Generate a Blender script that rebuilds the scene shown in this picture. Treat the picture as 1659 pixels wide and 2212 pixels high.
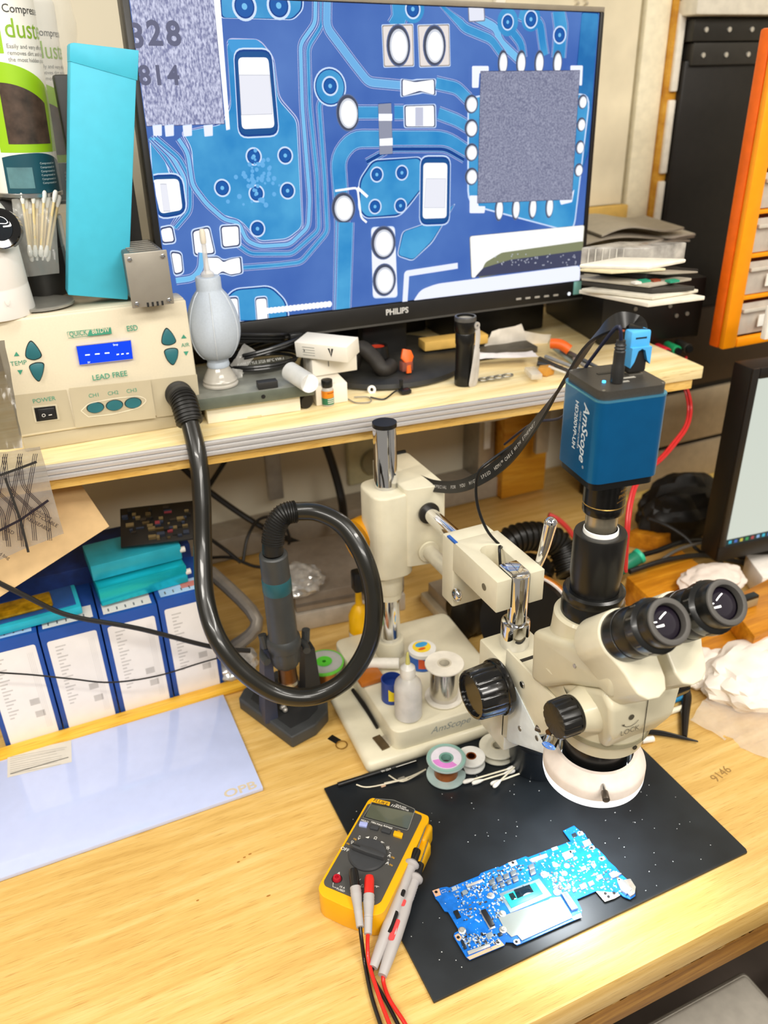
import bpy, bmesh, math, random
from mathutils import Vector as V, Matrix
C = bpy.context.scene
for o in list(bpy.data.objects): bpy.data.objects.remove(o)
rnd = random.Random(7)
# ---------------------------------------------------------------- camera, world, lights, exposure
RC = Matrix(((0.91009894, 0.21299202, -0.35546352), (-0.41370084, 0.41751375, -0.80903268), (-0.0239066, 0.88335535, 0.4680938)))
CAM = V((0, 0, 0.85)); FPX = 1772.0
cd = bpy.data.cameras.new('camera'); cam = bpy.data.objects.new('camera', cd); C.collection.objects.link(cam)
cam.matrix_world = Matrix.Translation(CAM) @ RC.to_4x4()
cd.sensor_fit = 'VERTICAL'; cd.sensor_height = 36; cd.sensor_width = 27; cd.lens = FPX / 2212 * 36
cd.clip_start = 0.02
cd.dof.use_dof = True; cd.dof.focus_distance = 0.90; cd.dof.aperture_fstop = 5.0
C.camera = cam
C.view_settings.view_transform = 'Standard'; C.view_settings.look = 'None'; C.view_settings.gamma = 1; C.view_settings.use_curve_mapping = False
C.view_settings.exposure = 0.48
C.cycles.use_denoising = True; C.cycles.max_bounces = 8; C.cycles.transparent_max_bounces = 12
C.cycles.sample_clamp_indirect = 4; C.cycles.caustics_reflective = False; C.cycles.caustics_refractive = False
W = bpy.data.worlds.new('room_ambience'); C.world = W; W.use_nodes = True
W.node_tree.nodes['Background'].inputs[0].default_value = (1.0, 0.93, 0.82, 1)
W.node_tree.nodes['Background'].inputs[1].default_value = 0.22
def area(name, loc, target, sx, sy, power, col):
    l = bpy.data.lights.new(name, 'AREA'); l.shape = 'RECTANGLE'; l.size = sx; l.size_y = sy; l.energy = power; l.color = col
    o = bpy.data.objects.new(name, l); C.collection.objects.link(o); o.location = loc
    o.rotation_euler = (V(target) - V(loc)).to_track_quat('-Z', 'Y').to_euler(); return o
area('ceiling_tube_light', (-0.5, -0.25, 1.75), (-0.45, -0.1, 0), 1.3, 0.12, 18, (1, .95, .87))
area('ceiling_tube_light', (1.2, 0.0, 1.75), (1.15, 0.1, 0), 1.3, 0.12, 17, (1, .95, .87))
area('ceiling_tube_light', (0.3, -1.3, 1.75), (0.3, 0.3, 0.2), 1.6, 0.3, 24, (1, .95, .87))
area('ceiling_tube_light', (-0.9, 0.7, 1.7), (0.3, 0.9, 0.2), 0.12, 1.0, 8, (1, .95, .87))
# ---------------------------------------------------------------- reading positions off the view
def ray(p): return RC @ V(((p[0] - 829.5) / FPX, -(p[1] - 1106) / FPX, -1))
def gz(px, py, z=0.0):
    d = ray((px, py)); return CAM + d * ((z - CAM.z) / d.z)
def gy(px, py, y):
    d = ray((px, py)); return CAM + d * (y / d.y)
def gx(px, py, x):
    d = ray((px, py)); return CAM + d * (x / d.x)
# ---------------------------------------------------------------- materials
def lin(c):
    if isinstance(c, str): c = [int(c[i:i + 2], 16) / 255 for i in (0, 2, 4)]
    return tuple(x / 12.92 if x <= .04045 else ((x + .055) / 1.055) ** 2.4 for x in c[:3]) + (1,)
MC = {}
def M(col, rough=.5, metal=0, noise=.04, ns=60, bump=0, alpha=1, trans=0, emit=0, coat=0, name=None, aniso=None, ior=1.45):
    k = (col, rough, metal, noise, ns, bump, alpha, trans, emit, coat, aniso)
    if k in MC: return MC[k]
    m = bpy.data.materials.new(name or 'mat_' + str(col)); m.use_nodes = True; t = m.node_tree; b = t.nodes['Principled BSDF']
    L = lin(col); N = t.nodes
    b.inputs['Roughness'].default_value = rough; b.inputs['Metallic'].default_value = metal; b.inputs['IOR'].default_value = ior
    b.inputs['Alpha'].default_value = alpha; b.inputs['Transmission Weight'].default_value = trans; b.inputs['Coat Weight'].default_value = coat
    if emit:
        b.inputs['Base Color'].default_value = (0, 0, 0, 1); b.inputs['Emission Color'].default_value = L; b.inputs['Emission Strength'].default_value = emit * .86
        b.inputs['Specular IOR Level'].default_value = .2
        MC[k] = m; return m
    tc = N.new('ShaderNodeTexCoord'); nz = N.new('ShaderNodeTexNoise'); nz.inputs['Scale'].default_value = ns; nz.inputs['Detail'].default_value = 4
    mp = N.new('ShaderNodeMapping'); t.links.new(tc.outputs['Object'], mp.inputs[0]); t.links.new(mp.outputs[0], nz.inputs['Vector'])
    if aniso: mp.inputs['Scale'].default_value = aniso
    cr = N.new('ShaderNodeValToRGB'); e = cr.color_ramp.elements
    e[0].position = .3; e[1].position = .7
    e[0].color = tuple(max(0, x * (1 - noise * 2)) for x in L[:3]) + (1,); e[1].color = tuple(min(1, x * (1 + noise * 2)) for x in L[:3]) + (1,)
    t.links.new(nz.outputs[0], cr.inputs[0]); t.links.new(cr.outputs[0], b.inputs['Base Color'])
    if bump:
        bp = N.new('ShaderNodeBump'); bp.inputs['Strength'].default_value = bump; bp.inputs['Distance'].default_value = .001
        t.links.new(nz.outputs[0], bp.inputs['Height']); t.links.new(bp.outputs[0], b.inputs['Normal'])
    MC[k] = m; return m
def wood(name, c0, c1, c2, sc=(1.2, 22, 22), rough=.42, knots=.0):
    m = bpy.data.materials.new(name); m.use_nodes = True; t = m.node_tree; N = t.nodes; b = N['Principled BSDF']; b.inputs['Roughness'].default_value = rough
    tc = N.new('ShaderNodeTexCoord'); mp = N.new('ShaderNodeMapping'); mp.inputs['Scale'].default_value = sc; t.links.new(tc.outputs['Object'], mp.inputs[0])
    n0 = N.new('ShaderNodeTexNoise'); n0.inputs['Scale'].default_value = 2.2; n0.inputs['Detail'].default_value = 3
    t.links.new(tc.outputs['Object'], n0.inputs['Vector'])
    vm = N.new('ShaderNodeVectorMath'); vm.operation = 'MULTIPLY_ADD'; t.links.new(n0.outputs['Color'], vm.inputs[0]); vm.inputs[1].default_value = (0.3, 1.6, 1.6); t.links.new(mp.outputs[0], vm.inputs[2])
    n1 = N.new('ShaderNodeTexNoise'); n1.inputs['Scale'].default_value = 2.0; n1.inputs['Detail'].default_value = 8; n1.inputs['Roughness'].default_value = .62
    t.links.new(vm.outputs[0], n1.inputs['Vector'])
    mp2 = N.new('ShaderNodeMapping'); mp2.inputs['Scale'].default_value = tuple(s * 9 if i else s * 5 for i, s in enumerate(sc)); t.links.new(tc.outputs['Object'], mp2.inputs[0])
    n2 = N.new('ShaderNodeTexNoise'); n2.inputs['Scale'].default_value = 2.4; n2.inputs['Detail'].default_value = 3; t.links.new(mp2.outputs[0], n2.inputs['Vector'])
    cr = N.new('ShaderNodeValToRGB'); e = cr.color_ramp.elements; e[0].position = .33; e[0].color = lin(c0); e[1].position = .66; e[1].color = lin(c2)
    q = e.new(.5); q.color = lin(c1); t.links.new(n1.outputs[0], cr.inputs[0])
    r2 = N.new('ShaderNodeValToRGB'); r2.color_ramp.elements[0].position = .3; r2.color_ramp.elements[0].color = (.5, .36, .2, 1); r2.color_ramp.elements[1].position = .43; r2.color_ramp.elements[1].color = (1, 1, 1, 1)
    t.links.new(n2.outputs[0], r2.inputs[0])
    mx = N.new('ShaderNodeMix'); mx.data_type = 'RGBA'; mx.blend_type = 'MULTIPLY'; mx.inputs[0].default_value = .55
    t.links.new(cr.outputs[0], mx.inputs[6]); t.links.new(r2.outputs[0], mx.inputs[7]); t.links.new(mx.outputs[2], b.inputs['Base Color'])
    bp = N.new('ShaderNodeBump'); bp.inputs['Strength'].default_value = .25; bp.inputs['Distance'].default_value = .0006; t.links.new(n2.outputs[0], bp.inputs['Height']); t.links.new(bp.outputs[0], b.inputs['Normal'])
    return m
CHROME = M('e8e8ea', .07, 1, 0); STEEL = M('b9b9b8', .28, 1, .05); BLACK = M('141414', .35); MATTE = M('1c1b1a', .6); RUB = M('0b0b0c', .3, bump=.05)
WHITE = M('f2efe8', .45); CREAM = M('ddd6bd', .38, coat=.15, noise=.015); GOLD = M('c9a35a', .3, 1); COPPER = M('b8683a', .3, 1)
BEIGE = M('ddd2b8', .45, noise=.01, bump=.02, ns=500); TEAL = M('2c6a72', .35); GLASS = M('ffffff', .05, trans=1, ior=1.4); CLEAR = M('e8ecec', .12, alpha=.28)
# ---------------------------------------------------------------- mesh builder
class B:
    def __init__(s, T=None): s.v = []; s.f = []; s.m = []; s.mats = []; s.T = T
    def mi(s, m):
        if m not in s.mats: s.mats.append(m)
        return s.mats.index(m)
    def add(s, vs, fs, m, T=None):
        n = len(s.v); X = s.T @ T if (s.T and T) else (T or s.T)
        s.v += [(X @ V(v)) if X else V(v) for v in vs]; i = s.mi(m)
        for f in fs: s.f.append([n + k for k in f]); s.m.append(i)
        return s
    def bm(s, b, m, T=None):
        b.verts.ensure_lookup_table(); b.verts.index_update()
        s.add([v.co.copy() for v in b.verts], [[v.index for v in f.verts] for f in b.faces], m, T); b.free(); return s
    def box(s, lo, hi, m, bev=0, seg=2, T=None, vert=False):
        b = bmesh.new(); bmesh.ops.create_cube(b, size=1)
        for v in b.verts: v.co = V([lo[i] + (v.co[i] + .5) * (hi[i] - lo[i]) for i in range(3)])
        if bev:
            eds = [e for e in b.edges if abs((e.verts[0].co - e.verts[1].co).normalized().z) > .9] if vert else list(b.edges)
            bmesh.ops.bevel(b, geom=eds, offset=bev, segments=seg, profile=.5, affect='EDGES')
        bmesh.ops.recalc_face_normals(b, faces=b.faces); return s.bm(b, m, T)
    def cyl(s, a, b_, r, m, r2=None, n=28, cap=True, bev=0):
        a = V(a); b_ = V(b_); L = (b_ - a).length; r2 = r if r2 is None else r2
        pr = [(0, 0), (r, 0), (r2, L), (0, L)] if cap else [(r, 0), (r2, L)]
        if bev: pr = [(0, 0), (r - bev, 0), (r - bev * .3, bev * .3), (r, bev), (r2, L - bev), (r2 - bev * .3, L - bev * .3), (r2 - bev, L), (0, L)]
        return s.lathe(pr, m, a, b_ - a, n)
    def lathe(s, pr, m, o=(0, 0, 0), ax=(0, 0, 1), n=28, mod=None):
        Q = V((0, 0, 1)).rotation_difference(V(ax)).to_matrix().to_4x4(); Q.translation = V(o)
        vs = []; fs = []; rows = []
        for r, z in pr:
            if r < 1e-6: rows.append([len(vs)]); vs.append((0, 0, z))
            else:
                rows.append(list(range(len(vs), len(vs) + n)))
                for k in range(n):
                    a = 2 * math.pi * k / n; q = r * (mod(k) if mod else 1); vs.append((q * math.cos(a), q * math.sin(a), z))
        for A, D in zip(rows, rows[1:]):
            for k in range(n):
                j = (k + 1) % n
                if len(A) == 1 and len(D) == 1: break
                if len(A) == 1: fs.append([A[0], D[j], D[k]][::-1])
                elif len(D) == 1: fs.append([A[k], A[j], D[0]])
                else: fs.append([A[k], A[j], D[j], D[k]])
        return s.add(vs, fs, m, Q)
    def tube(s, pts, r, m, n=10, sm=6, flat=None, cap=True):
        P = [V(p) for p in pts]; P = smooth(P, sm) if sm > 1 and len(P) > 2 else P
        R = (lambda t: r) if not callable(r) else r
        vs = []; fs = []; N = len(P); up = None
        for i, p in enumerate(P):
            d = (P[min(i + 1, N - 1)] - P[max(i - 1, 0)]).normalized()
            if up is None:
                up = V(flat) if flat else (V((0, 0, 1)) if abs(d.z) < .9 else V((1, 0, 0)))
            if flat and not isinstance(flat, tuple): up = V(flat)
            a = d.cross(up)
            if a.length < 1e-5: a = d.orthogonal()
            a.normalize(); b = a.cross(d).normalized()
            if not flat: up = b
            q = R(i / (N - 1)); w = q if not flat else q
            for k in range(n):
                t = 2 * math.pi * k / n; ww = (w, w) if not flat else (w, w * s.flr)
                vs.append(p + a * (math.cos(t) * ww[0]) + b * (math.sin(t) * ww[1]))
        for i in range(N - 1):
            for k in range(n): fs.append([i * n + k, i * n + (k + 1) % n, (i + 1) * n + (k + 1) % n, (i + 1) * n + k])
        if cap: fs.append(list(range(n))[::-1]); fs.append([(N - 1) * n + k for k in range(n)])
        return s.add(vs, fs, m)
    flr = .25
    def prism(s, pts, m, h0, h1, T=None, bev=0, seg=2):      # pts in local xy, extruded h0..h1 along z
        b = bmesh.new(); vs = [b.verts.new((p[0], p[1], h0)) for p in pts]; f = b.faces.new(vs)
        if abs(h1 - h0) > 1e-9:
            r = bmesh.ops.extrude_face_region(b, geom=[f])
            for g in r['geom']:
                if isinstance(g, bmesh.types.BMVert): g.co.z = h1
            if bev: bmesh.ops.bevel(b, geom=list(b.edges), offset=bev, segments=seg, profile=.5, affect='EDGES', clamp_overlap=True)
            bmesh.ops.recalc_face_normals(b, faces=b.faces)
        return s.bm(b, m, T)
    def sph(s, c, r, m, sc=(1, 1, 1), n=16):
        b = bmesh.new(); bmesh.ops.create_uvsphere(b, u_segments=n, v_segments=n // 2 + 2, radius=r)
        return s.bm(b, m, Matrix.Translation(V(c)) @ Matrix.Diagonal((*sc, 1)))
    def text(s, txt, size, T, m, bold=0, sx=1, align='CENTER', shear=0, h=.00004, sp=1):
        cu = bpy.data.curves.new('t', 'FONT'); cu.body = txt; cu.size = size; cu.align_x = align; cu.align_y = 'CENTER'; cu.offset = bold * size; cu.shear = shear; cu.space_character = sp; cu.resolution_u = 3
        o = bpy.data.objects.new('t', cu); C.collection.objects.link(o); dg = bpy.context.evaluated_depsgraph_get(); me = bpy.data.meshes.new_from_object(o.evaluated_get(dg))
        s.add([(v.co.x * sx, v.co.y, h) for v in me.vertices], [list(p.vertices) for p in me.polygons], m, T)
        bpy.data.objects.remove(o); bpy.data.curves.remove(cu); bpy.data.meshes.remove(me); return s
    def build(s, name, parent=None, ang=35, origin=None):
        me = bpy.data.meshes.new(name)
        if origin is None and parent is None and s.v:
            lo = V([min(v[i] for v in s.v) for i in range(3)]); hi = V([max(v[i] for v in s.v) for i in range(3)]); origin = V(((lo.x + hi.x) / 2, (lo.y + hi.y) / 2, lo.z))
        if parent is not None: origin = origin_of(parent)
        org = V(origin) if origin is not None else V((0, 0, 0))
        me.from_pydata([tuple(v - org) for v in s.v], [], s.f)
        for m in s.mats: me.materials.append(m)
        me.polygons.foreach_set('material_index', s.m); me.polygons.foreach_set('use_smooth', [True] * len(s.f))
        me.update(); me.set_sharp_from_angle(angle=math.radians(ang))
        o = bpy.data.objects.new(name, me); C.collection.objects.link(o)
        if parent is not None: o.parent = parent
        else: o.location = org
        return o
def origin_of(p):
    v = V((0, 0, 0))
    while p: v = v + p.location; p = p.parent
    return v
def smooth(P, k):
    out = []; N = len(P)
    for i in range(N - 1):
        a = P[max(i - 1, 0)]; b = P[i]; c = P[i + 1]; d = P[min(i + 2, N - 1)]
        for j in range(k):
            t = j / k; out.append(.5 * ((2 * b) + (c - a) * t + (2 * a - 5 * b + 4 * c - d) * t * t + (3 * b - a - 3 * c + d) * t ** 3))
    out.append(P[-1]); return out
def thing(name, label, cat, loc, group=None):                 # Empty at the thing's base; children are built in world axes around it
    o = bpy.data.objects.new(name, None); C.collection.objects.link(o); o.location = loc; o.empty_display_size = .02
    o['label'] = label; o['category'] = cat
    if group: o['group'] = group
    return o
def tag(o, label, cat=None, group=None, kind=None):
    o['label'] = label
    if cat: o['category'] = cat
    if group: o['group'] = group
    if kind: o['kind'] = kind
    return o
def struct(o): o['kind'] = 'structure'; return o
def RZ(a): return Matrix.Rotation(a, 4, 'Z')
def frame(o, x, y):                                             # local frame: origin, x axis, y axis
    x = V(x).normalized(); y = V(y); z = x.cross(y).normalized(); y = z.cross(x)
    m = Matrix((x, y, z)).transposed().to_4x4(); m.translation = V(o); return m
class P2:                                                        # a flat face; px() reads a point of the view onto it
    def __init__(s, T): s.T = T; s.I = T.inverted(); s.o = T.translation; s.n = T.to_3x3() @ V((0, 0, 1))
    def px(s, x, y):
        d = ray((x, y)); t = (s.o - CAM).dot(s.n) / d.dot(s.n); q = s.I @ (CAM + d * t); return (q.x, q.y)
    def poly(s, b, pts, m, h=.0001, t=0, bev=0, raw=False):
        q = pts if raw else [s.px(*p) for p in pts]
        return b.prism(q, m, h if not t else h, h + t, s.T, bev)
    def line(s, b, pts, w, m, h=.0001, raw=False, close=False, r=0):
        q = [V(p) for p in (pts if raw else [s.px(*p) for p in pts])]
        if r: q = rounded(q, r)
        if close: q.append(q[0])
        vs = []; N = len(q)
        for i, p in enumerate(q):
            d = (q[min(i + 1, N - 1)] - q[max(i - 1, 0)]); d = d.normalized() if d.length > 0 else V((1, 0)); n = V((-d.y, d.x)) * w / 2
            vs += [(p.x + n.x, p.y + n.y, h), (p.x - n.x, p.y - n.y, h)]
        return b.add(vs, [[2 * i, 2 * i + 1, 2 * i + 3, 2 * i + 2] for i in range(N - 1)], m, s.T)
    def disc(s, b, c, r, m, h=.0001, ry=None, raw=False, n=24, t=0):
        x, y = c if raw else s.px(*c); return b.prism([(x + r * math.cos(2 * math.pi * k / n), y + (ry or r) * math.sin(2 * math.pi * k / n)) for k in range(n)], m, h, h + t, s.T)
    def rr(s, b, pts, rad, m, h=.0001, t=0, raw=False, bev=0):
        q = [V(p) for p in (pts if raw else [s.px(*p) for p in pts])]
        return b.prism([tuple(p) for p in rounded(q + [q[0]], rad, closed=True)], m, h, h + t, s.T, bev)
    def text(s, b, txt, c, size, m, rot=0, raw=False, h=.0001, **k):
        x, y = c if raw else s.px(*c); return b.text(txt, size, s.T @ Matrix.Translation((x, y, h)) @ RZ(rot), m, **k)
def rounded(q, r, closed=False):
    out = []; N = len(q) - (1 if closed else 0)
    for i in range(N):
        if not closed and i in (0, N - 1): out.append(q[i]); continue
        a = q[(i - 1) % N]; b = q[i]; c = q[(i + 1) % N]; u = (a - b); w = (c - b)
        k = min(r, u.length * .45, w.length * .45); u = b + u.normalized() * k; w = b + w.normalized() * k
        for j in range(5):
            t = j / 4; out.append(u * (1 - t) ** 2 + b * 2 * t * (1 - t) + w * t * t)
    return out
# ================================================================ the room
ROOMW = M('d8cfb8', .75, noise=.02, ns=3); DARK = M('17130f', .6)
WY = 1.5
b = B(); b.box((-1.6, WY, -.75), (2.6, WY + .06, 1.9), ROOMW); struct(b.build('wall_back'))
b = B(); b.box((-1.6, -1.6, -.80), (2.6, WY + .06, -.75), M('5a5048', .6, noise=.1, ns=8)); struct(b.build('floor'))
b = B(); b.box((2.0, .6, -.75), (2.06, WY, 1.9), ROOMW); struct(b.build('wall_right'))
OAK = wood('oak_laminate', 'c9a056', 'd6af64', 'e0bd78', sc=(2.6, 40, 40), rough=.36)
PINE = wood('pine_board', 'e3c98c', 'f0dca8', 'f8eac2', rough=.5)
OCHRE = wood('ochre_wood', 'b87818', 'cf9428', 'dca63e', rough=.5)
PLY = wood('plywood_edge', '7d5218', '9a6a26', 'b98838', sc=(2, 9, 30), rough=.55)
# wall battens and roller blind behind the monitor, right
b = B(); 
def wq(x0, x1, z0, z1, m, d=.02, bb=None): (bb or b).box((x0, WY - d, z0), (x1, WY - .0005, z1), m, .002)
wq(1.235, 1.295, .50, 1.7, M('f6edcf', .5)); struct(b.build('trim_1'))
b = B(); wq(1.296, 1.325, .46, 1.7, OCHRE, .03); struct(b.build('trim_2'))
t = thing('roller_blind', 'cream roller blind hanging on the wall right of the big monitor', 'blind', (1.07, WY - .02, .5))
b = B(); b.box((.92, WY - .014, .60), (1.225, WY - .006, 1.7), M('e4d9bb', .8, noise=.06, ns=9, bump=.1)); b.build('blind_cloth', t)
b = B()
for dx in (1.075, 1.095):
    for k in range(120): b.sph((dx + .004 * math.sin(k * .13), WY - .022, .63 + k * .009), .0032, M('b9ae96', .5), n=6)
b.build('bead_chain', t)
b = B(); b.box((.90, WY - .012, -.1), (.935, WY - .001, 1.7), M('f4efe0', .4)); struct(b.build('trim_3'))
b = B(); b.box((.955, WY - .04, .46), (1.225, WY - .022, .60), M('e0b860', .7), .002); tag(b.build('cardboard_sheet'), 'yellow cardboard sheet standing behind the big monitor against the wall', 'cardboard')
# slotted metal upright on the wall behind the blue camera
t = thing('slotted_upright', 'slotted silver metal rail fixed upright on the wall behind the blue camera', 'rail', (.86, 1.44, 0))
b = B(); b.box((.86, 1.43, .001), (.90, 1.499, .408), M('a9a49a', .4, .6), .001); b.build('rail', t)
for k in range(4): b = B(); b.box((.872, 1.4285, .02 + k * .100), (.888, 1.4299, .085 + k * .100), M('e9eef2', .3), .0004); b.build('slot', t)
# wall outlet
t = thing('wall_outlet', 'cream wall socket plate on the wall left of the chrome post', 'outlet', (.56, WY - .012, .16))
P = P2(frame((0, WY - .012, 0), (1, 0, 0), (0, 0, 1)))
x, z = P.px(793, 995); b = B(); b.box((x - .045, WY - .018, z - .05), (x + .045, WY, z + .05), M('c9c39c', .4), .006); b.build('plate', t)
b = B(); b.cyl((x + .01, WY - .03, z), (x + .01, WY - .012, z), .028, M('8f896d', .5)); b.build('socket', t)
# ================================================================ desk and shelf
t = thing('workbench', 'wide oak laminate workbench with a chipped layered front edge', 'desk', (.5, .75, -.75))
b = B(); b.box((-.9, .394, -.046), (1.99, WY - .002, 0), OAK, .004)
b.build('desktop', t)
b = B(); b.box((-.9, .399, -.098), (1.99, 1.03, -.047), PLY, .003)
for k in range(110):
    x = -.2 + k * .0125; w_ = .013 + rnd.random() * .012; d_ = rnd.random() * .007; CH = M(('c9963c', 'b07f2e', 'd8ab54')[k % 3], .6)
    b.add([(x, .3935 + rnd.random() * .002, -.0445), (x + w_, .3935 + rnd.random() * .002, -.0445), (x + w_ * .7, .3985, -.050 - d_), (x + w_ * .2, .3985, -.048 - d_ * .5)], [(0, 1, 2, 3)], CH)
b.build('layered_edge', t)
for x in (-.8, 1.85):
    b = B(); b.box((x, .45, -.75), (x + .06, .51, -.1), PLY); b.build('leg', t)
# raised yellow strip between the mat and the blue boxes
a0 = gz(-250, 1690, 0); a1 = gz(505, 1483, 0)
b = B(); y0 = 1.005
b.box((-.55, 1.020, .0005), (.215, 1.0455, .010), wood('yellow_batten', 'd79a1e', 'ecb63a', 'f4c95a'), .004)
tag(b.build('wooden_batten'), 'yellow wooden strip along the desk in front of the blue boxes', 'batten')
# shelf frame: x along the front edge, y to the wall
SA = math.radians(-5.05); SO = gz(85, 1007, .43); ST = Matrix.Translation(SO) @ RZ(SA); SZ = .43
def S(x, y, z=0): return ST @ V((x, y, z))
t = thing('wall_shelf', 'pale wooden shelf with an aluminium front rail above the desk', 'shelf', S(.5, .2))
b = B(ST); b.box((-.45, .0, -.020), (1.0, .44, 0), PINE, .0015); b.build('board', t)
b = B(ST)
for k, (z0, z1, d) in enumerate(((-.0195, -.0135, .006), (-.0135, -.012, .004), (-.012, -.006, .006), (-.006, -.0045, .004), (-.0045, 0.0005, .006))): b.box((-.45, -d, z0), (.86, -.0003, z1), M('d6d3d2', .4, .5, aniso=(1, 60, 60)), .0006)
b.build('aluminium_rail', t)
b = B(ST); b.box((-.45, .004, -.036), (.985, .03, -.0205), wood('shelf_batten', 'd2a24a', 'e0b661', 'ecc87c')); b.build('under_batten', t)
for x in (-.3, .35, .93):
    b = B(ST); b.box((x, .05, -.05), (x + .03, .40, -.0205), M('a9a49a', .4, .6), .002); b.box((x, .385, -.3), (x + .03, .40, -.05), M('a9a49a', .4, .6), .002); b.build('bracket', t)
# ================================================================ big monitor
mx, my, mz, ma, mt_, mr, mw, mh = .193, 1.153, .547, .038, .043, -.022, .708, .398
u = V((math.cos(ma) * math.cos(mr), math.sin(ma) * math.cos(mr), math.sin(mr)))
v = V((-math.sin(ma) * math.sin(mt_), math.cos(ma) * math.sin(mt_), math.cos(mt_))); v = (v - u * v.dot(u)).normalized()
MP = P2(frame((mx, my, mz), u, v)); MT = MP.T
mon = thing('monitor', 'large black monitor showing a magnified blue circuit board', 'monitor', S(.5, .18))
BZ = M('1d1b19', .4)
b = B(MT); b.box((-.009, -.032, -.030), (mw + .008, mh + .008, -.0008), BZ, .003)
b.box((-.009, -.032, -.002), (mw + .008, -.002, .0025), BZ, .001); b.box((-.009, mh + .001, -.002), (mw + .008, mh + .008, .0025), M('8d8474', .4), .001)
b.box((-.009, -.002, -.002), (-.001, mh + .001, .0025), BZ, .001); b.box((mw + .001, -.002, -.002), (mw + .008, mh + .001, .0025), BZ, .001)
b.box((.15, .04, -.055), (.56, .34, -.030), BZ, .01); b.build('housing', mon)
b = B(MT); b.box((-.0085, -.0325, .0026), (mw + .0075, -.0295, .0032), M('4a4844', .4)); b.build('lower_edge', mon)
b = B(); MP.text(b, 'PHILIPS', (856, 672), .0125, M('cfcdc8', .4), h=.0030, bold=.03, raw=False)
b.build('maker_lettering', mon)
b = B()
for x in (1118, 1138, 1158, 1178, 1198): q = MP.px(x, 645 - (x - 1118) * .10); b.box((q[0] - .005, q[1] - .0015, .003), (q[0] + .005, q[1] + .0015, .0034), M('a8a49c', .5), T=MT)
q = MP.px(1227, 634); b.cyl(MT @ V((q[0], q[1], .0027)), MT @ V((q[0], q[1], .0034)), .0028, M('f4f8ff', emit=1.2)); b.build('button_marks', mon)
b = B(); q = MP.px(1244, 621); b.box((q[0] - .008, q[1] - .011, .0034), (q[0] + .008, q[1] + .011, .0040), M('8fd0cc', .5), T=MT); b.build('energy_sticker', mon)
b = B(); b.box((.50, 1.205, SZ + .012), (.58, 1.228, .75), MATTE, .004); b.build('stand_neck', mon)
b = B(); b.lathe([(0, 0), (.134, 0), (.138, .004), (.136, .010), (.128, .014), (0, .016)], M('2b2a27', .45, noise=.2, ns=30), (.535, 1.205, SZ + .0006), (0, 0, 1), 56); b.build('stand_base', mon)
# ---------------- the picture on the screen
b = B(); E = lambda c: M(c, .3, emit=1.0)
cB, cT, cL, cW, cD, cG, cH, cI = E('2f5fae'), E('2388c6'), E('6fb4e0'), E('f4f6fb'), E('123f86'), E('8084ac'), E('c4d6f2'), E('5a6a92')
def screen_mat(name, c0, c1, sc, det=4, p0=.35, p1=.65, stretch=(1, 1, 1)):
    m = bpy.data.materials.new(name); m.use_nodes = True; t = m.node_tree; N = t.nodes; bs = N['Principled BSDF']; bs.inputs['Base Color'].default_value = (0, 0, 0, 1); bs.inputs['Roughness'].default_value = .3
    tc = N.new('ShaderNodeTexCoord'); mp = N.new('ShaderNodeMapping'); mp.inputs['Scale'].default_value = stretch; nz = N.new('ShaderNodeTexNoise'); nz.inputs['Scale'].default_value = sc; nz.inputs['Detail'].default_value = det; cr = N.new('ShaderNodeValToRGB')
    t.links.new(tc.outputs['Object'], mp.inputs[0]); t.links.new(mp.outputs[0], nz.inputs['Vector']); t.links.new(nz.outputs[0], cr.inputs[0]); e = cr.color_ramp.elements
    e[0].position = p0; e[0].color = lin(c0); e[1].position = p1; e[1].color = lin(c1)
    t.links.new(cr.outputs[0], bs.inputs['Emission Color']); bs.inputs['Emission Strength'].default_value = .86; bs.inputs['Specular IOR Level'].default_value = .2; return m
cB = screen_mat('board_blue', '3458a4', '5276b8', 5); cT = screen_mat('board_teal', '2a80bc', '4a9ccc', 14)
cCh = screen_mat('chip_speckle', '74789c', 'c6c9e0', 420, 3, .36, .66, (1, 1, .45)); cCh2 = screen_mat('chip_speckle_small', '6a6d86', '9598ac', 420, 3, .36, .66)
b.box((0, 0, -.0006), (mw, mh, 0), cB, T=MT)
HH = [.00002]; cHp, cDk = E('b4b8dc'), E('2b559e')
def nh(): HH[0] += .000012; return HH[0]
xmax, ymax = mw - .0002, mh - .0002
def clampq(q): return [(min(max(x, .0002), xmax), min(max(y, .0002), ymax)) for x, y in q]
def clip(q):                                                   # keep a polygon inside the screen
    for ax, lim, sg in ((0, .0003, 1), (0, xmax, -1), (1, .0003, 1), (1, ymax, -1)):
        out = []
        for i in range(len(q)):
            a, c = q[i - 1], q[i]; ia = (a[ax] - lim) * sg >= 0; ic = (c[ax] - lim) * sg >= 0
            if ia != ic:
                t = (lim - a[ax]) / (c[ax] - a[ax]); out.append(tuple(a[k] + (c[k] - a[k]) * t for k in (0, 1)))
            if ic: out.append(c)
        q = out
        if len(q) < 3: return []
    return q
def sp(pts, m, rr=0, edge=None, ew=.0022):
    q = [V(MP.px(*p)) for p in pts]
    if rr: q = rounded(q + [q[0]], rr, True)
    q = [tuple(p) for p in q]
    if edge:
        for em, k in edge:
            c = V((sum(p[0] for p in q) / len(q), sum(p[1] for p in q) / len(q)))
            g = clip([tuple(V(p) + (V(p) - c).normalized() * k) for p in q])
            if g: b.prism(g, em, nh(), 0 if 0 else HH[0], MT)
    g = clip(q)
    if g: b.prism(g, m, nh(), HH[0], MT)
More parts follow.
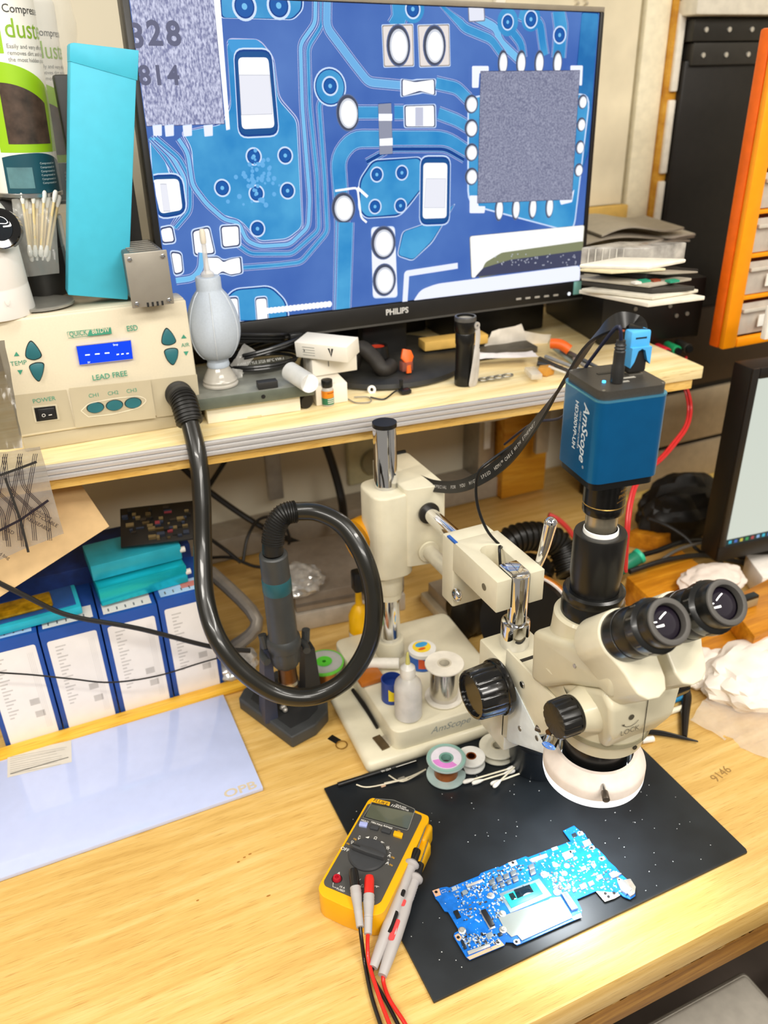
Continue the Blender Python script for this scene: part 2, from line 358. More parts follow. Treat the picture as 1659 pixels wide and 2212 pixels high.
def sl(pts, w, m, rr=.006):
    q = [V(MP.px(*p)) for p in pts]; q = rounded(q, rr) if rr else q
    vs = []; N = len(q); h = nh()
    for i, p in enumerate(q):
        d = (q[min(i + 1, N - 1)] - q[max(i - 1, 0)]).normalized(); n = V((-d.y, d.x)) * w / 2
        for sgn in (1, -1): r_ = p + n * sgn; r_ = clampq([tuple(r_)])[0]; vs.append((r_[0], r_[1], h))
    b.add(vs, [[2 * i, 2 * i + 1, 2 * i + 3, 2 * i + 2] for i in range(N - 1)], m, MT)
def trace(pts, w, core=None, rr=.008):                          # a copper track: pale halo, dark rim, core
    sl(pts, w + .0056, cHp, rr); sl(pts, w + .0042, cDk, rr); sl(pts, w + .0016, E('8fbce4'), rr); sl(pts, w, core or cT, rr)
def disc(c, r, m, ry=None):
    x, y = MP.px(*c); g = clip([(x + r * math.cos(k * math.pi / 14), y + (ry or r) * math.sin(k * math.pi / 14)) for k in range(28)])
    if g: b.prism(g, m, nh(), HH[0], MT)
def via(c, r=.0085): disc(c, r * 1.35, cH); disc(c, r * 1.1, cD); disc(c, r * .95, E('1b56a0')); disc(c, r * .3, cL)
def pad(pts, r=.005, dark=True):
    sp(pts, cW, r, edge=[(cH, .0040), (E('3a4468'), .0022)] if dark else [(cH, .0025)])
def blob(c, r, ry=None):
    ry = (ry or r) * .86; r = r * .86; disc(c, r * 1.12, cI, ry * 1.1); disc(c, r * 1.04, E('454a5c'), ry * 1.03); disc((c[0] + 1, c[1] + 1), r * .86, E('c4c8d2'), ry * .88); disc((c[0] + 1.5, c[1] + 1.5), r * .72, cW, ry * .76)
# copper areas
sp([(478, -10), (650, -12), (650, 20), (630, 40), (480, 38)], cT, .006, [(cH, .004), (cD, .0022)])
via((528, 14), .012); via((602, 12), .012)
sp([(395, 285), (480, 270), (500, 230), (490, 90), (560, 92), (590, 130), (600, 215), (640, 260), (652, 490), (620, 515), (560, 520), (520, 475), (470, 460), (420, 400), (415, 320)], cT, .008, [(cHp, .0042), (cDk, .0026), (cH, .0010)])
sp([(490, 85), (555, 85), (582, 112), (578, 128), (540, 105), (500, 115)], E('3f92cc'), .004)
sp([(325, 300), (345, 320), (360, 360), (368, 385), (330, 390)], cT, .003, [(cH, .003)])
for c in ((548, 338), (616, 336), (480, 406), (554, 418), (621, 412), (556, 494)): via(c)
for k in range(60): disc((555 + rnd.gauss(0, 22), 385 + rnd.gauss(0, 22)), .0015 + rnd.random() * .002, E('62a6da'))
# big chip with numerals
sp([(270, -12), (460, -12), (484, 267), (316, 272)], cCh, 0, [(E('4a4e7a'), .001)])
sp([(460, -12), (474, -12), (496, 278), (488, 280)], cW, 0, [(cH, .001)])
for c, tx, s_ in (((354, 75), '28', .037), ((296, 80), '3', .036), ((358, 165), '14', .030), ((312, 165), '8', .030)):
    x, y = MP.px(*c); b.text(tx, s_, MT @ Matrix.Translation((x, y, nh())), E('5e6078'), bold=.03, sp=1.25)
for x in (330, 356, 395, 440): sp([(x, 272), (x + 18, 270), (x + 18, 292), (x + 2, 294)], E('dfe2f0'), .001, [(cH, .001)])
# tracks
for i, dx in enumerate((0, 16, 32)):
    trace([(323 + dx * .4, 298), (355 + dx, 335 + dx * .2), (392 + dx * .55, 395 - dx * .3), (394 + dx * .5, 455), (372 + dx * .2, 492)], .0032, cL if i % 2 else cT)
trace([(385, 300), (405, 330), (415, 400), (445, 440), (485, 475), (515, 480), (532, 520), (560, 532), (625, 528), (665, 490), (668, 430), (652, 230), (648, 95), (680, 50), (680, -5)], .0035, cL)
trace([(505, 522), (540, 548), (630, 548), (688, 497), (684, 380), (668, 230), (664, 102), (694, 55), (693, -5)], .0035, cT)
trace([(520, 578), (600, 572), (650, 566), (706, 500), (700, 380), (688, 225), (700, 208), (712, 190)], .004, cT)
trace([(705, -6), (705, 60), (765, 140), (795, 178), (870, 185)], .009, E('68a6d8'))
disc((712, 188), .024, cH); disc((712, 188), .022, cD); disc((712, 188), .0205, cT); via((712, 186), .009)
trace([(1020, 35), (1070, 60), (1078, 90), (1120, 130)], .009, cL)
trace([(955, -4), (1000, 60), (1060, 85), (1085, 120)], .0095, cT)
trace([(1120, 30), (1165, 50), (1170, 90), (1175, 120)], .012, cT)
trace([(1095, 25), (1098, 60), (1125, 95), (1128, 125)], .010, cT); disc((1095, 48), .018, cT); via((1095, 48), .008)
trace([(1205, 22), (1210, 60), (1205, 125)], .022, cT, .003); via((1207, 76), .009); disc((1145, 40), .017, cT); via((1145, 42), .009)
sp([(1255, 28), (1291, 30), (1268, 330), (1235, 420), (1240, 200)], screen_mat('edge_blue', '1f66a4', '3b86bc', 20), .004, [(cD, .002)])
trace([(860, 5), (862, 40), (850, 60)], .020, cT); disc((890, 18), .018, cT); via((890, 20), .009)
# pads upper
for x0, x1 in ((826, 888), (903, 966)):
    sp([(x0, 58), (x1, 56), (x1 + 2, 140), (x0 + 4, 142)], E('dcd4d0'), .002, [(cH, .0035), (E('8a8078'), .0022), (E('c8bcb4'), .0008)]); blob(((x0 + x1) / 2 + 2, 99), .0195, .0275)
sp([(1010, 8), (1042, 8), (1044, 44), (1012, 46)], E('d8dae6'), .002, [(E('77798a'), .002)])
pad([(868, 172), (895, 178), (935, 172), (936, 205), (905, 196), (868, 208)], .003)
trace([(940, 180), (985, 190), (1010, 215)], .014, cT)
# round pads and bars
blob((750, 244), .019, .025); trace([(772, 243), (815, 243)], .014, cT, 0)
trace([(850, 243), (870, 243)], .016, cT, 0); trace([(945, 245), (985, 260), (1010, 275)], .014, cT)
pad([(874, 230), (935, 228), (936, 273), (875, 273)], .003); sp([(895, 232), (912, 232), (912, 272), (895, 272)], E('b9bccf'))
trace([(735, 690), (738, 470), (728, 340), (760, 300), (830, 300), (960, 300), (1005, 330)], .020, cT, .02)
trace([(790, 350), (840, 322), (960, 322), (1000, 345)], .005, cD, .01)
sp([(815, 225), (843, 223), (846, 332), (818, 334)], E('8a8ea0'), .001, [(cD, .001)])
sp([(816, 246), (845, 246), (845, 261), (816, 261)], cW); sp([(818, 300), (846, 298), (846, 314), (818, 315)], cW)
sp([(805, 350), (905, 342), (912, 400), (880, 440), (860, 462), (790, 468), (776, 450), (778, 390)], cT, .008, [(cH, .004), (cD, .0025)])
for c in ((812, 377), (866, 373), (808, 446), (863, 444)): via(c, .008)
blob((740, 449), .020, .023); sl([(722, 412), (770, 405), (778, 470), (790, 480)], .003, cW)
sl([(770, 405), (792, 425)], .004, cW)
# bottom-middle track and pads
trace([(745, 480), (740, 690)], .022, cT, 0)
sp([(800, 492), (850, 490), (856, 640), (804, 642)], E('e4e6ee'), .006, [(cH, .0015)]); blob((826, 524), .022, .026); blob((828, 604), .021, .026)
sp([(870, 500), (930, 480), (980, 440), (930, 520), (890, 560), (858, 550)], cT, .006, [(cH, .003), (cD, .0015)])
# capacitors
def cap(q, inner):
    sp(q, E('1c4f8a'), .012, [(cH, .0045), (cD, .0025)])
    c = V((sum(p[0] for p in q) / 4, sum(p[1] for p in q) / 4)); q2 = [tuple(c + (V(p) - c) * .86) for p in q]; sp(q2, cW, .006)
    sp(inner, E('dcdde6'), 0, [(E('a7a9b4'), .0008)])
cap([(506, 112), (582, 112), (598, 288), (516, 292)], [(515, 163), (580, 163), (586, 246), (520, 248)])
cap([(908, 342), (968, 342), (966, 480), (906, 482)], [(918, 386), (960, 386), (958, 448), (914, 448)])
cap([(322, 382), (388, 380), (398, 458), (342, 468)], [(345, 398), (358, 398), (366, 455), (352, 455)])
# small chip right
sp([(1010, 210), (1270, 205), (1235, 500), (1010, 440)], cT, .02, [(cH, .003)])
for k in range(4):
    blob((1083 + k * 39, 136), .0095, .018); blob((1015, 225 + k * 52), .0125, .0135); blob((1255 - k * 3, 220 + k * 49), .0095, .011); blob((1075 + k * 36, 452 - k * 2), .0085, .019)
for q in ([(1016, 143), (1052, 143), (1052, 158), (1032, 158), (1030, 190), (1016, 190)], [(1228, 142), (1255, 142), (1253, 185), (1247, 185), (1247, 158), (1228, 158)], [(1011, 422), (1028, 422), (1030, 445), (1045, 445), (1043, 460), (1011, 460)], [(1237, 408), (1232, 436), (1208, 442), (1205, 432), (1226, 425)]): sp(q, E('e4e8f8'), .002)
sp([(1035, 155), (1248, 153), (1231, 430), (1028, 438)], cCh2, 0, [(E('3a3c5a'), .001)])
# lower right silver parts
sp([(1012, 510), (1258, 486), (1252, 560), (1100, 575), (1016, 600)], E('f4f4f2'), .004, [(E('8a8060'), .0012)])
sp([(1045, 566), (1080, 545), (1256, 520), (1252, 560), (1030, 600)], E('7c8062'), .004); sp([(1040, 578), (1100, 560), (1254, 540), (1252, 572), (1022, 598)], E('41445c'), .003)
for k in range(50): disc((1060 + rnd.random() * 185, 572 - rnd.random() * 25), .001, E('b8bcc8'))
sl([(985, 573), (875, 590), (872, 700)], .009, E('dfe4f8'), .002); sp([(890, 648), (905, 625), (940, 612), (1250, 572), (1245, 640), (890, 660)], E('e2e6f8'), .01)
# lower left pads
for q in ([(415, 500), (448, 492), (460, 545), (420, 548)], [(476, 490), (512, 488), (514, 528), (480, 532)], [(345, 495), (368, 490), (374, 520), (350, 522)], [(368, 545), (388, 548), (392, 585), (376, 590)]): pad(q, .004)
pad([(440, 556), (470, 556), (480, 566), (492, 560), (515, 555), (518, 588), (495, 592), (478, 584), (462, 596), (444, 594)], .003)
trace([(378, 605), (415, 600), (432, 580), (434, 545)], .006, cL)
sp([(480, 690), (484, 650), (505, 626), (580, 620), (612, 650), (618, 690)], cT, .010, [(cH, .0045), (cD, .0025)])
for x in (488, 550): pad([(x, 645), (x + 22, 643), (x + 26, 695), (x + 4, 697)], .004)
for k in range(17): disc((575 + k * 8.3, 670 - k * .9), .0045, cW)
b.build('screen_image', mon)
# ================================================================ boom stand
XS = .47
st = thing('microscope_boom_stand', 'cream microscope boom stand with chrome post and two sliding arms', 'microscope stand', (.416, .94, 0))
BT = Matrix.Translation((.303, .770, 0)) @ RZ(math.radians(-2.5))
b = B(BT); b.box((0, 0, .0006), (.235, .245, .022), CREAM, .009, 3); b.build('base_plate', st)
b = B(BT); q = [(.044, .008), (.235, .008), (.235, .243), (.036, .243)]
b.prism([tuple(p) for p in rounded([V(a) for a in q] + [V(q[0])], .016, True)], CREAM, .020, .055, bev=.004, seg=3); b.build('base_block', st)
b = B(); b.text('AmScope', .016, frame(BT @ V((.13, .0077, .040)), (math.cos(-.0436), math.sin(-.0436), 0), (0, 0, 1)), M('9aa09c', .5), shear=.3); b.build('lettering', st)
P0 = V((.418, .942, 0))
b = B(); b.cyl(P0 + V((0, 0, .055)), P0 + V((0, 0, .435)), .0162, CHROME, bev=.001, n=40); b.build('post', st)
b = B(); b.cyl(P0 + V((0, 0, .435)), P0 + V((0, 0, .441)), .0168, BLACK); b.build('post_cap', st)
b = B(); b.cyl(P0 + V((0, 0, .0552)), P0 + V((0, 0, .085)), .0225, CREAM, r2=.021, bev=.002); b.build('post_socket', st)
b = B(); b.cyl(P0 + V((0, 0, .172)), P0 + V((0, 0, .205)), .0215, CREAM, bev=.002); b.cyl(P0 + V((0, 0, .162)), P0 + V((0, 0, .172)), .0195, CREAM); b.build('safety_collar', st)
b = B(); q = [V((.386, .905)), V((.446, .905)), V((.452, .975)), V((.386, .975))]
b.prism([tuple(p) for p in rounded(q + [q[0]], .022, True)], CREAM, .212, .345, bev=.005, seg=3)
b.prism([tuple(p) for p in rounded([V(a) for a in ((.43, .905), (.489, .895), (.489, 1.02), (.43, 1.02))] + [V((.43, .905))], .008, True)], CREAM, .228, .352, bev=.004, seg=3)
b.build('carriage', st)
b = B(); b.box((.447, 1.018, .344), (.487, 1.024, .356), BLACK, .002); b.build('carriage_end_cap', st)
for z, r, m, nm in ((.3145, .0105, STEEL if 0 else CHROME, 'upper_arm'), (.2525, .0105, M('cfc9b6', .35, .3), 'lower_arm')):
    b = B(); b.cyl((.461, .79, z), (.461, 1.05, z), r, m, n=32); b.cyl((.461, .8925, z), (.461, .896, z), r + .005, M('2a2825', .4) if nm == 'upper_arm' else CREAM, n=32); b.build(nm, st)
# yoke at the arm end
b = B(); b.box((.434, .775, .238), (.497, .806, .334), CREAM, .003)
q = [(.4345, .672), (.4545, .672), (.4545, .735)]
for k in range(7): a = math.pi - k * math.pi / 6; q.append((.467 + .0145 * math.cos(a), .738 + .0135 * math.sin(a)))
q += [(.4795, .735), (.4795, .672), (.4995, .672), (.4995, .778), (.4345, .778)]
b.prism(q, CREAM, .2935, .336, bev=.0012); b.build('yoke', st)
b = B(); b.box((.4345, .772, .3345), (.4385, .793, .3368), M('2f63b8', .5)); b.build('blue_sticker', st)['label'] = 'blue sticker'
b = B(); b.cyl((.4338, .700, .314), (.4350, .700, .314), .0045, M('6b6452', .5)); b.build('screw_hole', st); b = B(); b.sph((.436, .768, .262), .0095, CHROME, (.6, 1, 1)); b.build('chrome_bolt', st)
b = B(); b.cyl((XS - .003, .676, .23), (XS - .003, .676, .336), .0118, CHROME, n=40, bev=.001); b.box((XS - .0148, .674, .300), (XS + .0088, .702, .3385), CHROME, .001)
b.cyl((XS - .003, .678, .234), (XS - .003, .678, .270), .0175, CHROME, n=36, bev=.0012); b.build('pivot_pin', st)
b = B(); b.tube([(.4995, .695, .312), (.504, .692, .330), (.509, .690, .352), (.514, .688, .385)], lambda t: .0035 + .0045 * t, CHROME, n=20); b.sph((.514, .688, .386), .0081, CHROME); b.build('tension_lever', st)
# focus rack
b = B(); b.box((.434, .640, .105), (.500, .706, .2345), CREAM, .003)
b.prism([(.633, .2600), (.545, .2600), (.545, .215), (.600, .165), (.640, .1285), (.646, .1285), (.646, .2600)], CREAM, .434, .4375, Matrix(((0, 0, 1, 0), (1, 0, 0, 0), (0, 1, 0, 0), (0, 0, 0, 1))), bev=.0008)
b.prism([(.633, .2600), (.545, .2600), (.545, .215), (.600, .165), (.640, .1285), (.646, .1285), (.646, .2600)], CREAM, .4935, .497, Matrix(((0, 0, 1, 0), (1, 0, 0, 0), (0, 1, 0, 0), (0, 0, 0, 1))), bev=.0008)
b.box((.4375, .548, .20), (.4935, .64, .238), CREAM); b.build('focus_rack', st)
b = B(); b.box((.450, .6425, .2345), (.499, .6485, .2352), M('2a2620', .6)); b.build('rack_slot', st)
b = B(); b.prism([(.622, .222), (.556, .185), (.556, .176), (.626, .134), (.632, .134), (.632, .213)], M('e4ecee', .35), .4325, .434, Matrix(((0, 0, 1, 0), (1, 0, 0, 0), (0, 1, 0, 0), (0, 0, 0, 1))), bev=.0006); b.build('side_plate', st)  # triangular plate coloured near white to look lit against the cream rack
for y, z, r in ((.606, .172, .0035), (.608, .236, .004), (.572, .186, .0035)): b = B(); b.cyl((.4318, y, z), (.4345, y, z), r, STEEL, bev=.0006, n=16); b.build('screw', st)
for sx in (-1, 1):
    x0 = XS + sx * .036; x1 = x0 + sx * .044; b = B()
    K = [(0, 0), (.012, 0), (.012, .008), (.0335, .0081), (.0345, .011), (.0335, .016), (.0315, .017)]
    b.lathe(K, M('121212', .22, coat=.4), (x0, .640, .213), (sx, 0, 0), 72)
    b.lathe([(.0315, .017), (.0295, .047), (.0275, .0495), (.0250, .0495), (.0245, .046), (0, .0455)], M('121212', .22, coat=.4), (x0, .640, .213), (sx, 0, 0), 96, mod=lambda k: .965 if k % 8 in (0,) else 1.0)
    b.build('focus_knob', st)
# ================================================================ microscope head
HC = V((XS, .518, 0))
hd = thing('stereo_microscope_head', 'cream stereo microscope head with black eyepieces held above the black mat', 'microscope', (XS, .518, .2))
YZ = Matrix(((0, 0, 1, 0), (1, 0, 0, 0), (0, 1, 0, 0), (0, 0, 0, 1)))
HCM = M('cfc7ac', .40, coat=.2, noise=.01)
b = B()
b.prism([(.4535, .285), (.456, .322), (.470, .334), (.515, .306), (.560, .275), (.572, .262), (.565, .252), (.48, .252), (.466, .257)], HCM, .427, .513, YZ, bev=.008, seg=4)
for v_ in b.v:
    f_ = 1 - .30 * max(0, min(1, (.315 - v_.z) / .065)) ** 1.2; v_.x = XS + (v_.x - XS) * f_; v_.y += .004 * (1 - f_) * 3
b.lathe([(.0465, 0), (.047, .012), (.047, .026), (.044, .04)], HCM, (XS, .512, .2500), (0, 0, 1), 56)
b.build('zoom_body', hd)
b = B(); b.lathe([(.0455, 0), (.0478, .0005), (.0478, .006), (.0455, .0065)], M('8f8970', .5), (XS, .512, .2505), (0, 0, 1), 56); b.build('body_seam', hd)
b = B(); b.lathe([(0, 0), (.0425, 0), (.0440, .012), (.0465, .020)], HCM, (XS, .512, .2335), (0, 0, 1), 56); b.build('lower_collar', hd)
b = B()
b.prism([(.585, .263), (.588, .327), (.575, .334), (.52, .352), (.47, .372), (.455, .352), (.458, .330), (.474, .332), (.520, .303), (.562, .268)], HCM, .4255, .5145, YZ, bev=.009, seg=4)
b.lathe([(.045, -.04), (.041, -.02), (.0375, .0), (.0360, .022), (.033, .0245), (0, .0250)], HCM, (XS, .552, .338), (0, 0, 1), 56); b.build('upper_body', hd)
dE = V((0, -.722, .692)); vE = V((0, .692, .722))
for sx in (-1, 1):
    xe = XS + (.0325 if sx > 0 else -.0305); o = V((xe, .466, .3965))
    T = frame(o, (1, 0, 0), vE)       # z = x cross v
    if (T.to_3x3() @ V((0, 0, 1))).dot(dE) < 0: zs = -1
    else: zs = 1
    pts = []
    R1, R2 = .0262, .0215
    for k in range(13): a = math.radians(-20 + k * 200 / 12); pts.append((R1 * math.cos(a), R1 * math.sin(a)))
    # outer side is +x in this list; mirrored for the left head
    pts = [(.0262 * math.cos(a), .0262 * math.sin(a)) for a in [math.radians(-38 + k * 218 / 14) for k in range(15)]]
    pts += [(-.0262, -.020), (-.0262, -.046), (-.022, -.057), (-.012, -.0615), (0, -.060), (.008, -.053), (.0115, -.043), (.0135, -.033), (.017, -.024)]
    pts = [(p[0] * (1 if sx > 0 else 1) * sx, p[1]) for p in pts]
    if sx < 0: pts = pts[::-1]
    b = B(); b.prism(pts, CREAM, zs * -.046, 0, T, bev=.0022, seg=3); b.build('eyepiece_prism', hd)
    b = B(); pr = [(0, -.001), (.0238, -.0005), (.0242, .004), (.0240, .012), (.0238, .016), (.0222, .0165), (.0222, .0178), (.0236, .0182), (.0228, .034), (.0218, .0355), (.0218, .037), (.0240, .0375), (.0246, .041), (.0246, .050), (.0232, .0515), (.0208, .053), (.0204, .060), (.0210, .0605), (.0210, .067), (.0202, .0685), (.0168, .069)]
    b.lathe(pr, M('191918', .30, coat=.1), o, dE, 64); b.build('eyepiece_tube', hd)
    b = B(); b.lathe([(.0206, .0688), (.0200, .0700), (.0180, .0705), (.0156, .0700), (.0150, .0675), (.0148, .064)], M('4a4743', .55), o, dE, 48); b.build('eyecup', hd)['label'] = 'soft grey rubber eyecup'
    b = B(); b.lathe([(.0150, .0625), (.012, .0650), (.008, .0668), (.004, .0676), (0, .0678)], M('1a1320', .04, coat=1, ior=1.8), o, dE, 40); b.build('lens', hd)
    b = B()
    for k in range(12):
        a = k * math.pi / 6; d = V((math.cos(a), 0, 0)) + vE * math.sin(a); b.box((-.0006, -.0006, 0), (.0006, .0009, .007), M('55534e', .5), T=Matrix.Translation(o + dE * .0425 + d * .0243) @ V((0, 0, 1)).rotation_difference(dE).to_matrix().to_4x4())
    b.build('dioptre_marks', hd)
    xk = XS + sx * .050
    b = B(); b.lathe([(.030, -.028), (.0245, -.012), (.0205, 0), (.0195, .004), (0, .0042)], HCM, (xk, .494, .2915), (sx, 0, 0), 40); b.build('knob_boss', hd)
    b = B(); b.lathe([(.014, .004), (.0192, .0045), (.0200, .008)], BLACK, (xk, .494, .2915), (sx, 0, 0), 84)
    b.lathe([(.0200, .008), (.0195, .026), (.0182, .028), (.0175, .0278), (0, .0275)], M('1a1918', .3), (xk, .494, .2915), (sx, 0, 0), 84, mod=lambda k: .95 if k % 7 < 2 else 1); b.build('zoom_knob', hd)
T = frame((XS - .018, .4543, .2980), (1, 0, 0), (0, .02, 1)); FM = M('5f5a4c', .6)
b = B(); b.text('LOCK', .0085, T @ Matrix.Translation((0, -.010, .0004)), FM)
q = [(-.009, .0005), (-.006, -.003), (0, -.0045), (.006, -.003), (.009, 0)]; PP = P2(T); PP.line(b, q, .0007, FM, .0006, raw=True, r=.002)
b.prism([(-.011, .001), (-.0085, -.0018), (-.0075, .001)], FM, .0006, .0006, T); b.cyl(T @ V((0, .0065, 0)), T @ V((0, .0065, .0006)), .0030, M('4a463a', .4), n=20)
b.box((.0175, -.030, .0001), (.0182, .024, .0004), M('3a352a', .6), T=T); b.cyl(T @ V((.016, .035, 0)), T @ V((.016, .035, .0012)), .0028, STEEL, n=18)
b.cyl((XS + .006, .4705, .244), (XS + .006, .4670, .244), .0025, M('3a362c', .4), n=18)
b.build('lock_marking', hd)
b = B()
for dz in (.2965, .2885): b.box((.4335, .4795, dz), (.4339, .492, dz + .0008), FM)
b.cyl((.4257, .512, .334), (.4247, .512, .334), .0022, STEEL, n=16); b.build('knob_ticks', hd)
# trinocular port
TC = V((XS + .002, .551, 0))
b = B(); b.lathe([(0, .362), (.0318, .362), (.0318, .376), (.0305, .378), (.0305, .380), (.0312, .381), (.0312, .388), (.0285, .390), (.0245, .390)], M('131312', .25), TC, (0, 0, 1), 56); b.build('port_ring', hd)
b = B(); b.lathe([(.024, .385), (.0245, .40), (.0258, .408), (.0258, .452), (.0250, .4545), (.018, .4548), (.0162, .4538)], M('151413', .32), TC, (0, 0, 1), 56); b.build('photo_tube', hd)
b = B(); b.cyl(TC + V((.012, -.030, .370)), TC + V((.013, -.0328, .370)), .0026, STEEL, n=16); b.build('port_screw', hd)
b = B(); b.lathe([(.0172, .4545), (.0168, .4585), (.0160, .459)], M('f3f1ec', .4), TC, (0, 0, 1), 48); b.build('white_washer', hd)
b = B(); b.lathe([(0, .2345), (.0345, .2345), (.0345, .206), (.0335, .205), (.0345, .195), (.0345, .186), (.0325, .185), (.0325, .178), (0, .178)][::-1], M('111111', .25), (XS, .518, 0), (0, 0, 1), 48); b.build('objective_barrel', hd)
b = B(); b.tube([(.424, .530, .240), (.412, .527, .240)], .0035, M('6a5540', .3, 1), n=14); b.lathe([(0, 0), (.0075, 0), (.008, .002), (.0075, .009), (0, .0095)], CHROME, (.416, .525, .232), (-.7, -.5, -.3), 24); b.build('clamp_screw', hd)
# ================================================================ ring light
rg = thing('ring_light', 'round white LED ring light fixed under the microscope head', 'ring light', (XS, .518, .169))
RC_ = V((XS, .518, .004))
b = B(); b.lathe([(.0385, .176), (.0385, .200), (.0400, .2035), (.0440, .2035), (.0465, .200), (.0500, .1935), (.0535, .190), (.0545, .186), (.0545, .1765)], M('e6dad0', .5), RC_, (0, 0, 1), 72); b.build('housing', rg)
b = B(); b.lathe([(.0545, .1764), (.0542, .170), (.0530, .1655), (.050, .163), (.042, .163), (.039, .166), (.0385, .176)], M('ffffff', .4, emit=1.1), RC_, (0, 0, 1), 72); b.build('diffuser', rg)
b = B(); b.lathe([(.0384, .198), (.0375, .190), (.0365, .178)], M('c8dcec', .2, .6), RC_, (0, 0, 1), 48); b.build('inner_reflector', rg)
d = V((-.42, -.80, 0)).normalized()
for k in range(3):
    dd = Matrix.Rotation(k * 2 * math.pi / 3, 3, 'Z') @ d; b = B(); b.cyl(RC_ + dd * .044 + V((0, 0, .194)), RC_ + dd * .060 + V((0, 0, .194)), .0022, STEEL, n=14)
    b.cyl(RC_ + dd * .058 + V((0, 0, .194)), RC_ + dd * .069 + V((0, 0, .194)), .0038, M('6a625a', .35, .8), n=20, bev=.0006); b.build('thumb_screw', rg)
l = bpy.data.lights.new('ring_light_glow', 'AREA'); l.shape = 'DISK'; l.size = .095; l.energy = .36; l.color = (.88, .95, 1); l.spread = math.radians(100)
o = bpy.data.objects.new('ring_light_glow', l); C.collection.objects.link(o); o.location = (XS, .518, .1615); o.parent = rg; o.location = (0, 0, .165 - .169)
# ================================================================ USB camera
CT = Matrix.Translation((.4775, .5605, 0)) @ RZ(math.radians(-8))
cm = thing('microscope_camera', 'metallic blue square microscope camera on top of the black photo tube', 'camera', (.478, .56, .515))
BLU = M('0a6aa6', .32, .7, .02, coat=.2)
b = B(CT); b.box((-.035, -.035, .520), (.035, .035, .5985), BLU, .010, 5, vert=True); b.build('blue_case', cm)
b = B(CT); b.box((-.0352, -.0352, .5975), (.0352, .0352, .5992), M('62b4dc', .25, .8), .010, 5, vert=True); b.build('top_rim', cm)
BKP = M('3b3833', .42, noise=.08, bump=.1, ns=900)
b = B(CT); b.box((-.033, -.033, .5993), (.033, .033, .6075), BKP, .009, 5, vert=True); b.build('top_plate', cm)
b = B(CT); b.box((-.033, -.033, .5125), (.033, .033, .5200), M('0e0e0e', .3), .009, 5, vert=True); b.build('bottom_plate', cm)
b = B(CT)
for x, y in ((-.029, -.029), (.029, -.029), (-.029, .029), (.029, .029)): b.cyl((x, y, .6075), (x, y, .6079), .0014, STEEL, n=12)
b.box((-.012, -.016, .6076), (.004, -.013, .6079), M('a8a49a', .5)); b.box((.002, -.008, .6076), (.015, -.005, .6079), M('a8a49a', .5)); b.box((.012, -.002, .6076), (.026, .006, .6085), M('9b978c', .3, .8)); b.box((-.012, .010, .6076), (.006, .014, .6079), M('141414', .4))
b.text('HDMI', .003, CT @ Matrix.Translation((-.022, -.012, .6077)), M('b8b4a8', .5)); b.build('port_panel', cm)
b = B(CT); b.cyl((-.018, -.010, .6075), (-.018, -.010, .6090), .0016, M('4ac0ff', emit=2.5)); b.build('blue_indicator', cm)
CR = CT.to_3x3(); T = frame(CT @ V((-.0352, -.004, .561)), CR @ V((0, 0, -1)), CR @ V((0, -1, 0)))
if (T.to_3x3() @ V((0, 0, 1))).dot(CR @ V((-1, 0, 0))) < 0: T = frame(CT @ V((-.0352, -.004, .561)), CR @ V((0, 0, -1)), CR @ V((0, 1, 0)))
b = B(); SIL = M('c9d6de', .4)
b.text('AmScope', .0145, T @ Matrix.Translation((-.002, .010, 0)), SIL, bold=.012, shear=.25, align='CENTER'); b.text('HD200VP-UH', .0080, T @ Matrix.Translation((-.004, -.007, 0)), SIL, bold=.02)
b.text('HDMI 1080P CAMERA', .0038, T @ Matrix.Translation((-.002, .0008, 0)), SIL, shear=.2); b.text('®', .004, T @ Matrix.Translation((.030, .013, 0)), SIL)
b.build('maker_lettering', cm)
b = B(); b.lathe([(.010, .456), (.0155, .456), (.0155, .4745), (.0150, .475)], M('b3a994', .3, .85), (.4755, .556, 0), (0, 0, 1), 40); b.build('silver_sleeve', cm)
b = B(); b.lathe([(.0150, .4745), (.0192, .4745), (.0198, .476), (.0198, .4835), (.0195, .4845), (.0200, .4850), (.0200, .5125), (0, .5126)], M('0f0e0d', .22), (.4755, .556, 0), (0, 0, 1), 48); b.build('lens_adapter', cm)
b = B(); b.lathe([(.0200, .4840), (.0203, .4844), (.0200, .4850)], GOLD, (.4755, .556, 0), (0, 0, 1), 48)
T = frame((.4755 + .0201 * math.sin(.35), .556 - .0201 * math.cos(.35), .498), (math.cos(.35), math.sin(.35), 0), (0, 0, 1)); b.text('FMA050', .005, T, GOLD); b.text('AmScope', .0032, T @ Matrix.Translation((0, .0055, 0)), GOLD); b.text('FIXED MICROSCOPE ADAPTER', .0016, T @ Matrix.Translation((0, -.005, 0)), GOLD); b.build('gold_marking', cm)
# plugs and cables of the camera
hp = CT @ V((.019, .002, .6086))
hm = thing('hdmi_cable', 'flat black HDMI cable plugged into the blue camera and running left to the post', 'cable', hp)
b = B(CT); b.box((.0095, -.0025, .6092), (.0285, .0085, .632), M('262422', .4), .003, 3); b.build('plug', hm)
b = B(CT); b.prism([(.0092, .634), (.0288, .634), (.0288, .618), (.0255, .622), (.0225, .631), (.0190, .633), (.0155, .631), (.0125, .621), (.0092, .616), ], M('4fa8e2', .4), -.0102, -.0085 + .012, Matrix(((1, 0, 0, 0), (0, 0, -1, -.003), (0, 1, 0, 0), (0, 0, 0, 1))))
b.box((.0090, -.0030, .6295), (.0290, .009, .648), M('4fa8e2', .4), .002); b.box((.0135, -.0032, .641), (.0245, -.0029, .6425), M('1a2a38', .5)); b.build('blue_plug_shell', hm)['label'] = 'light blue plug shell'
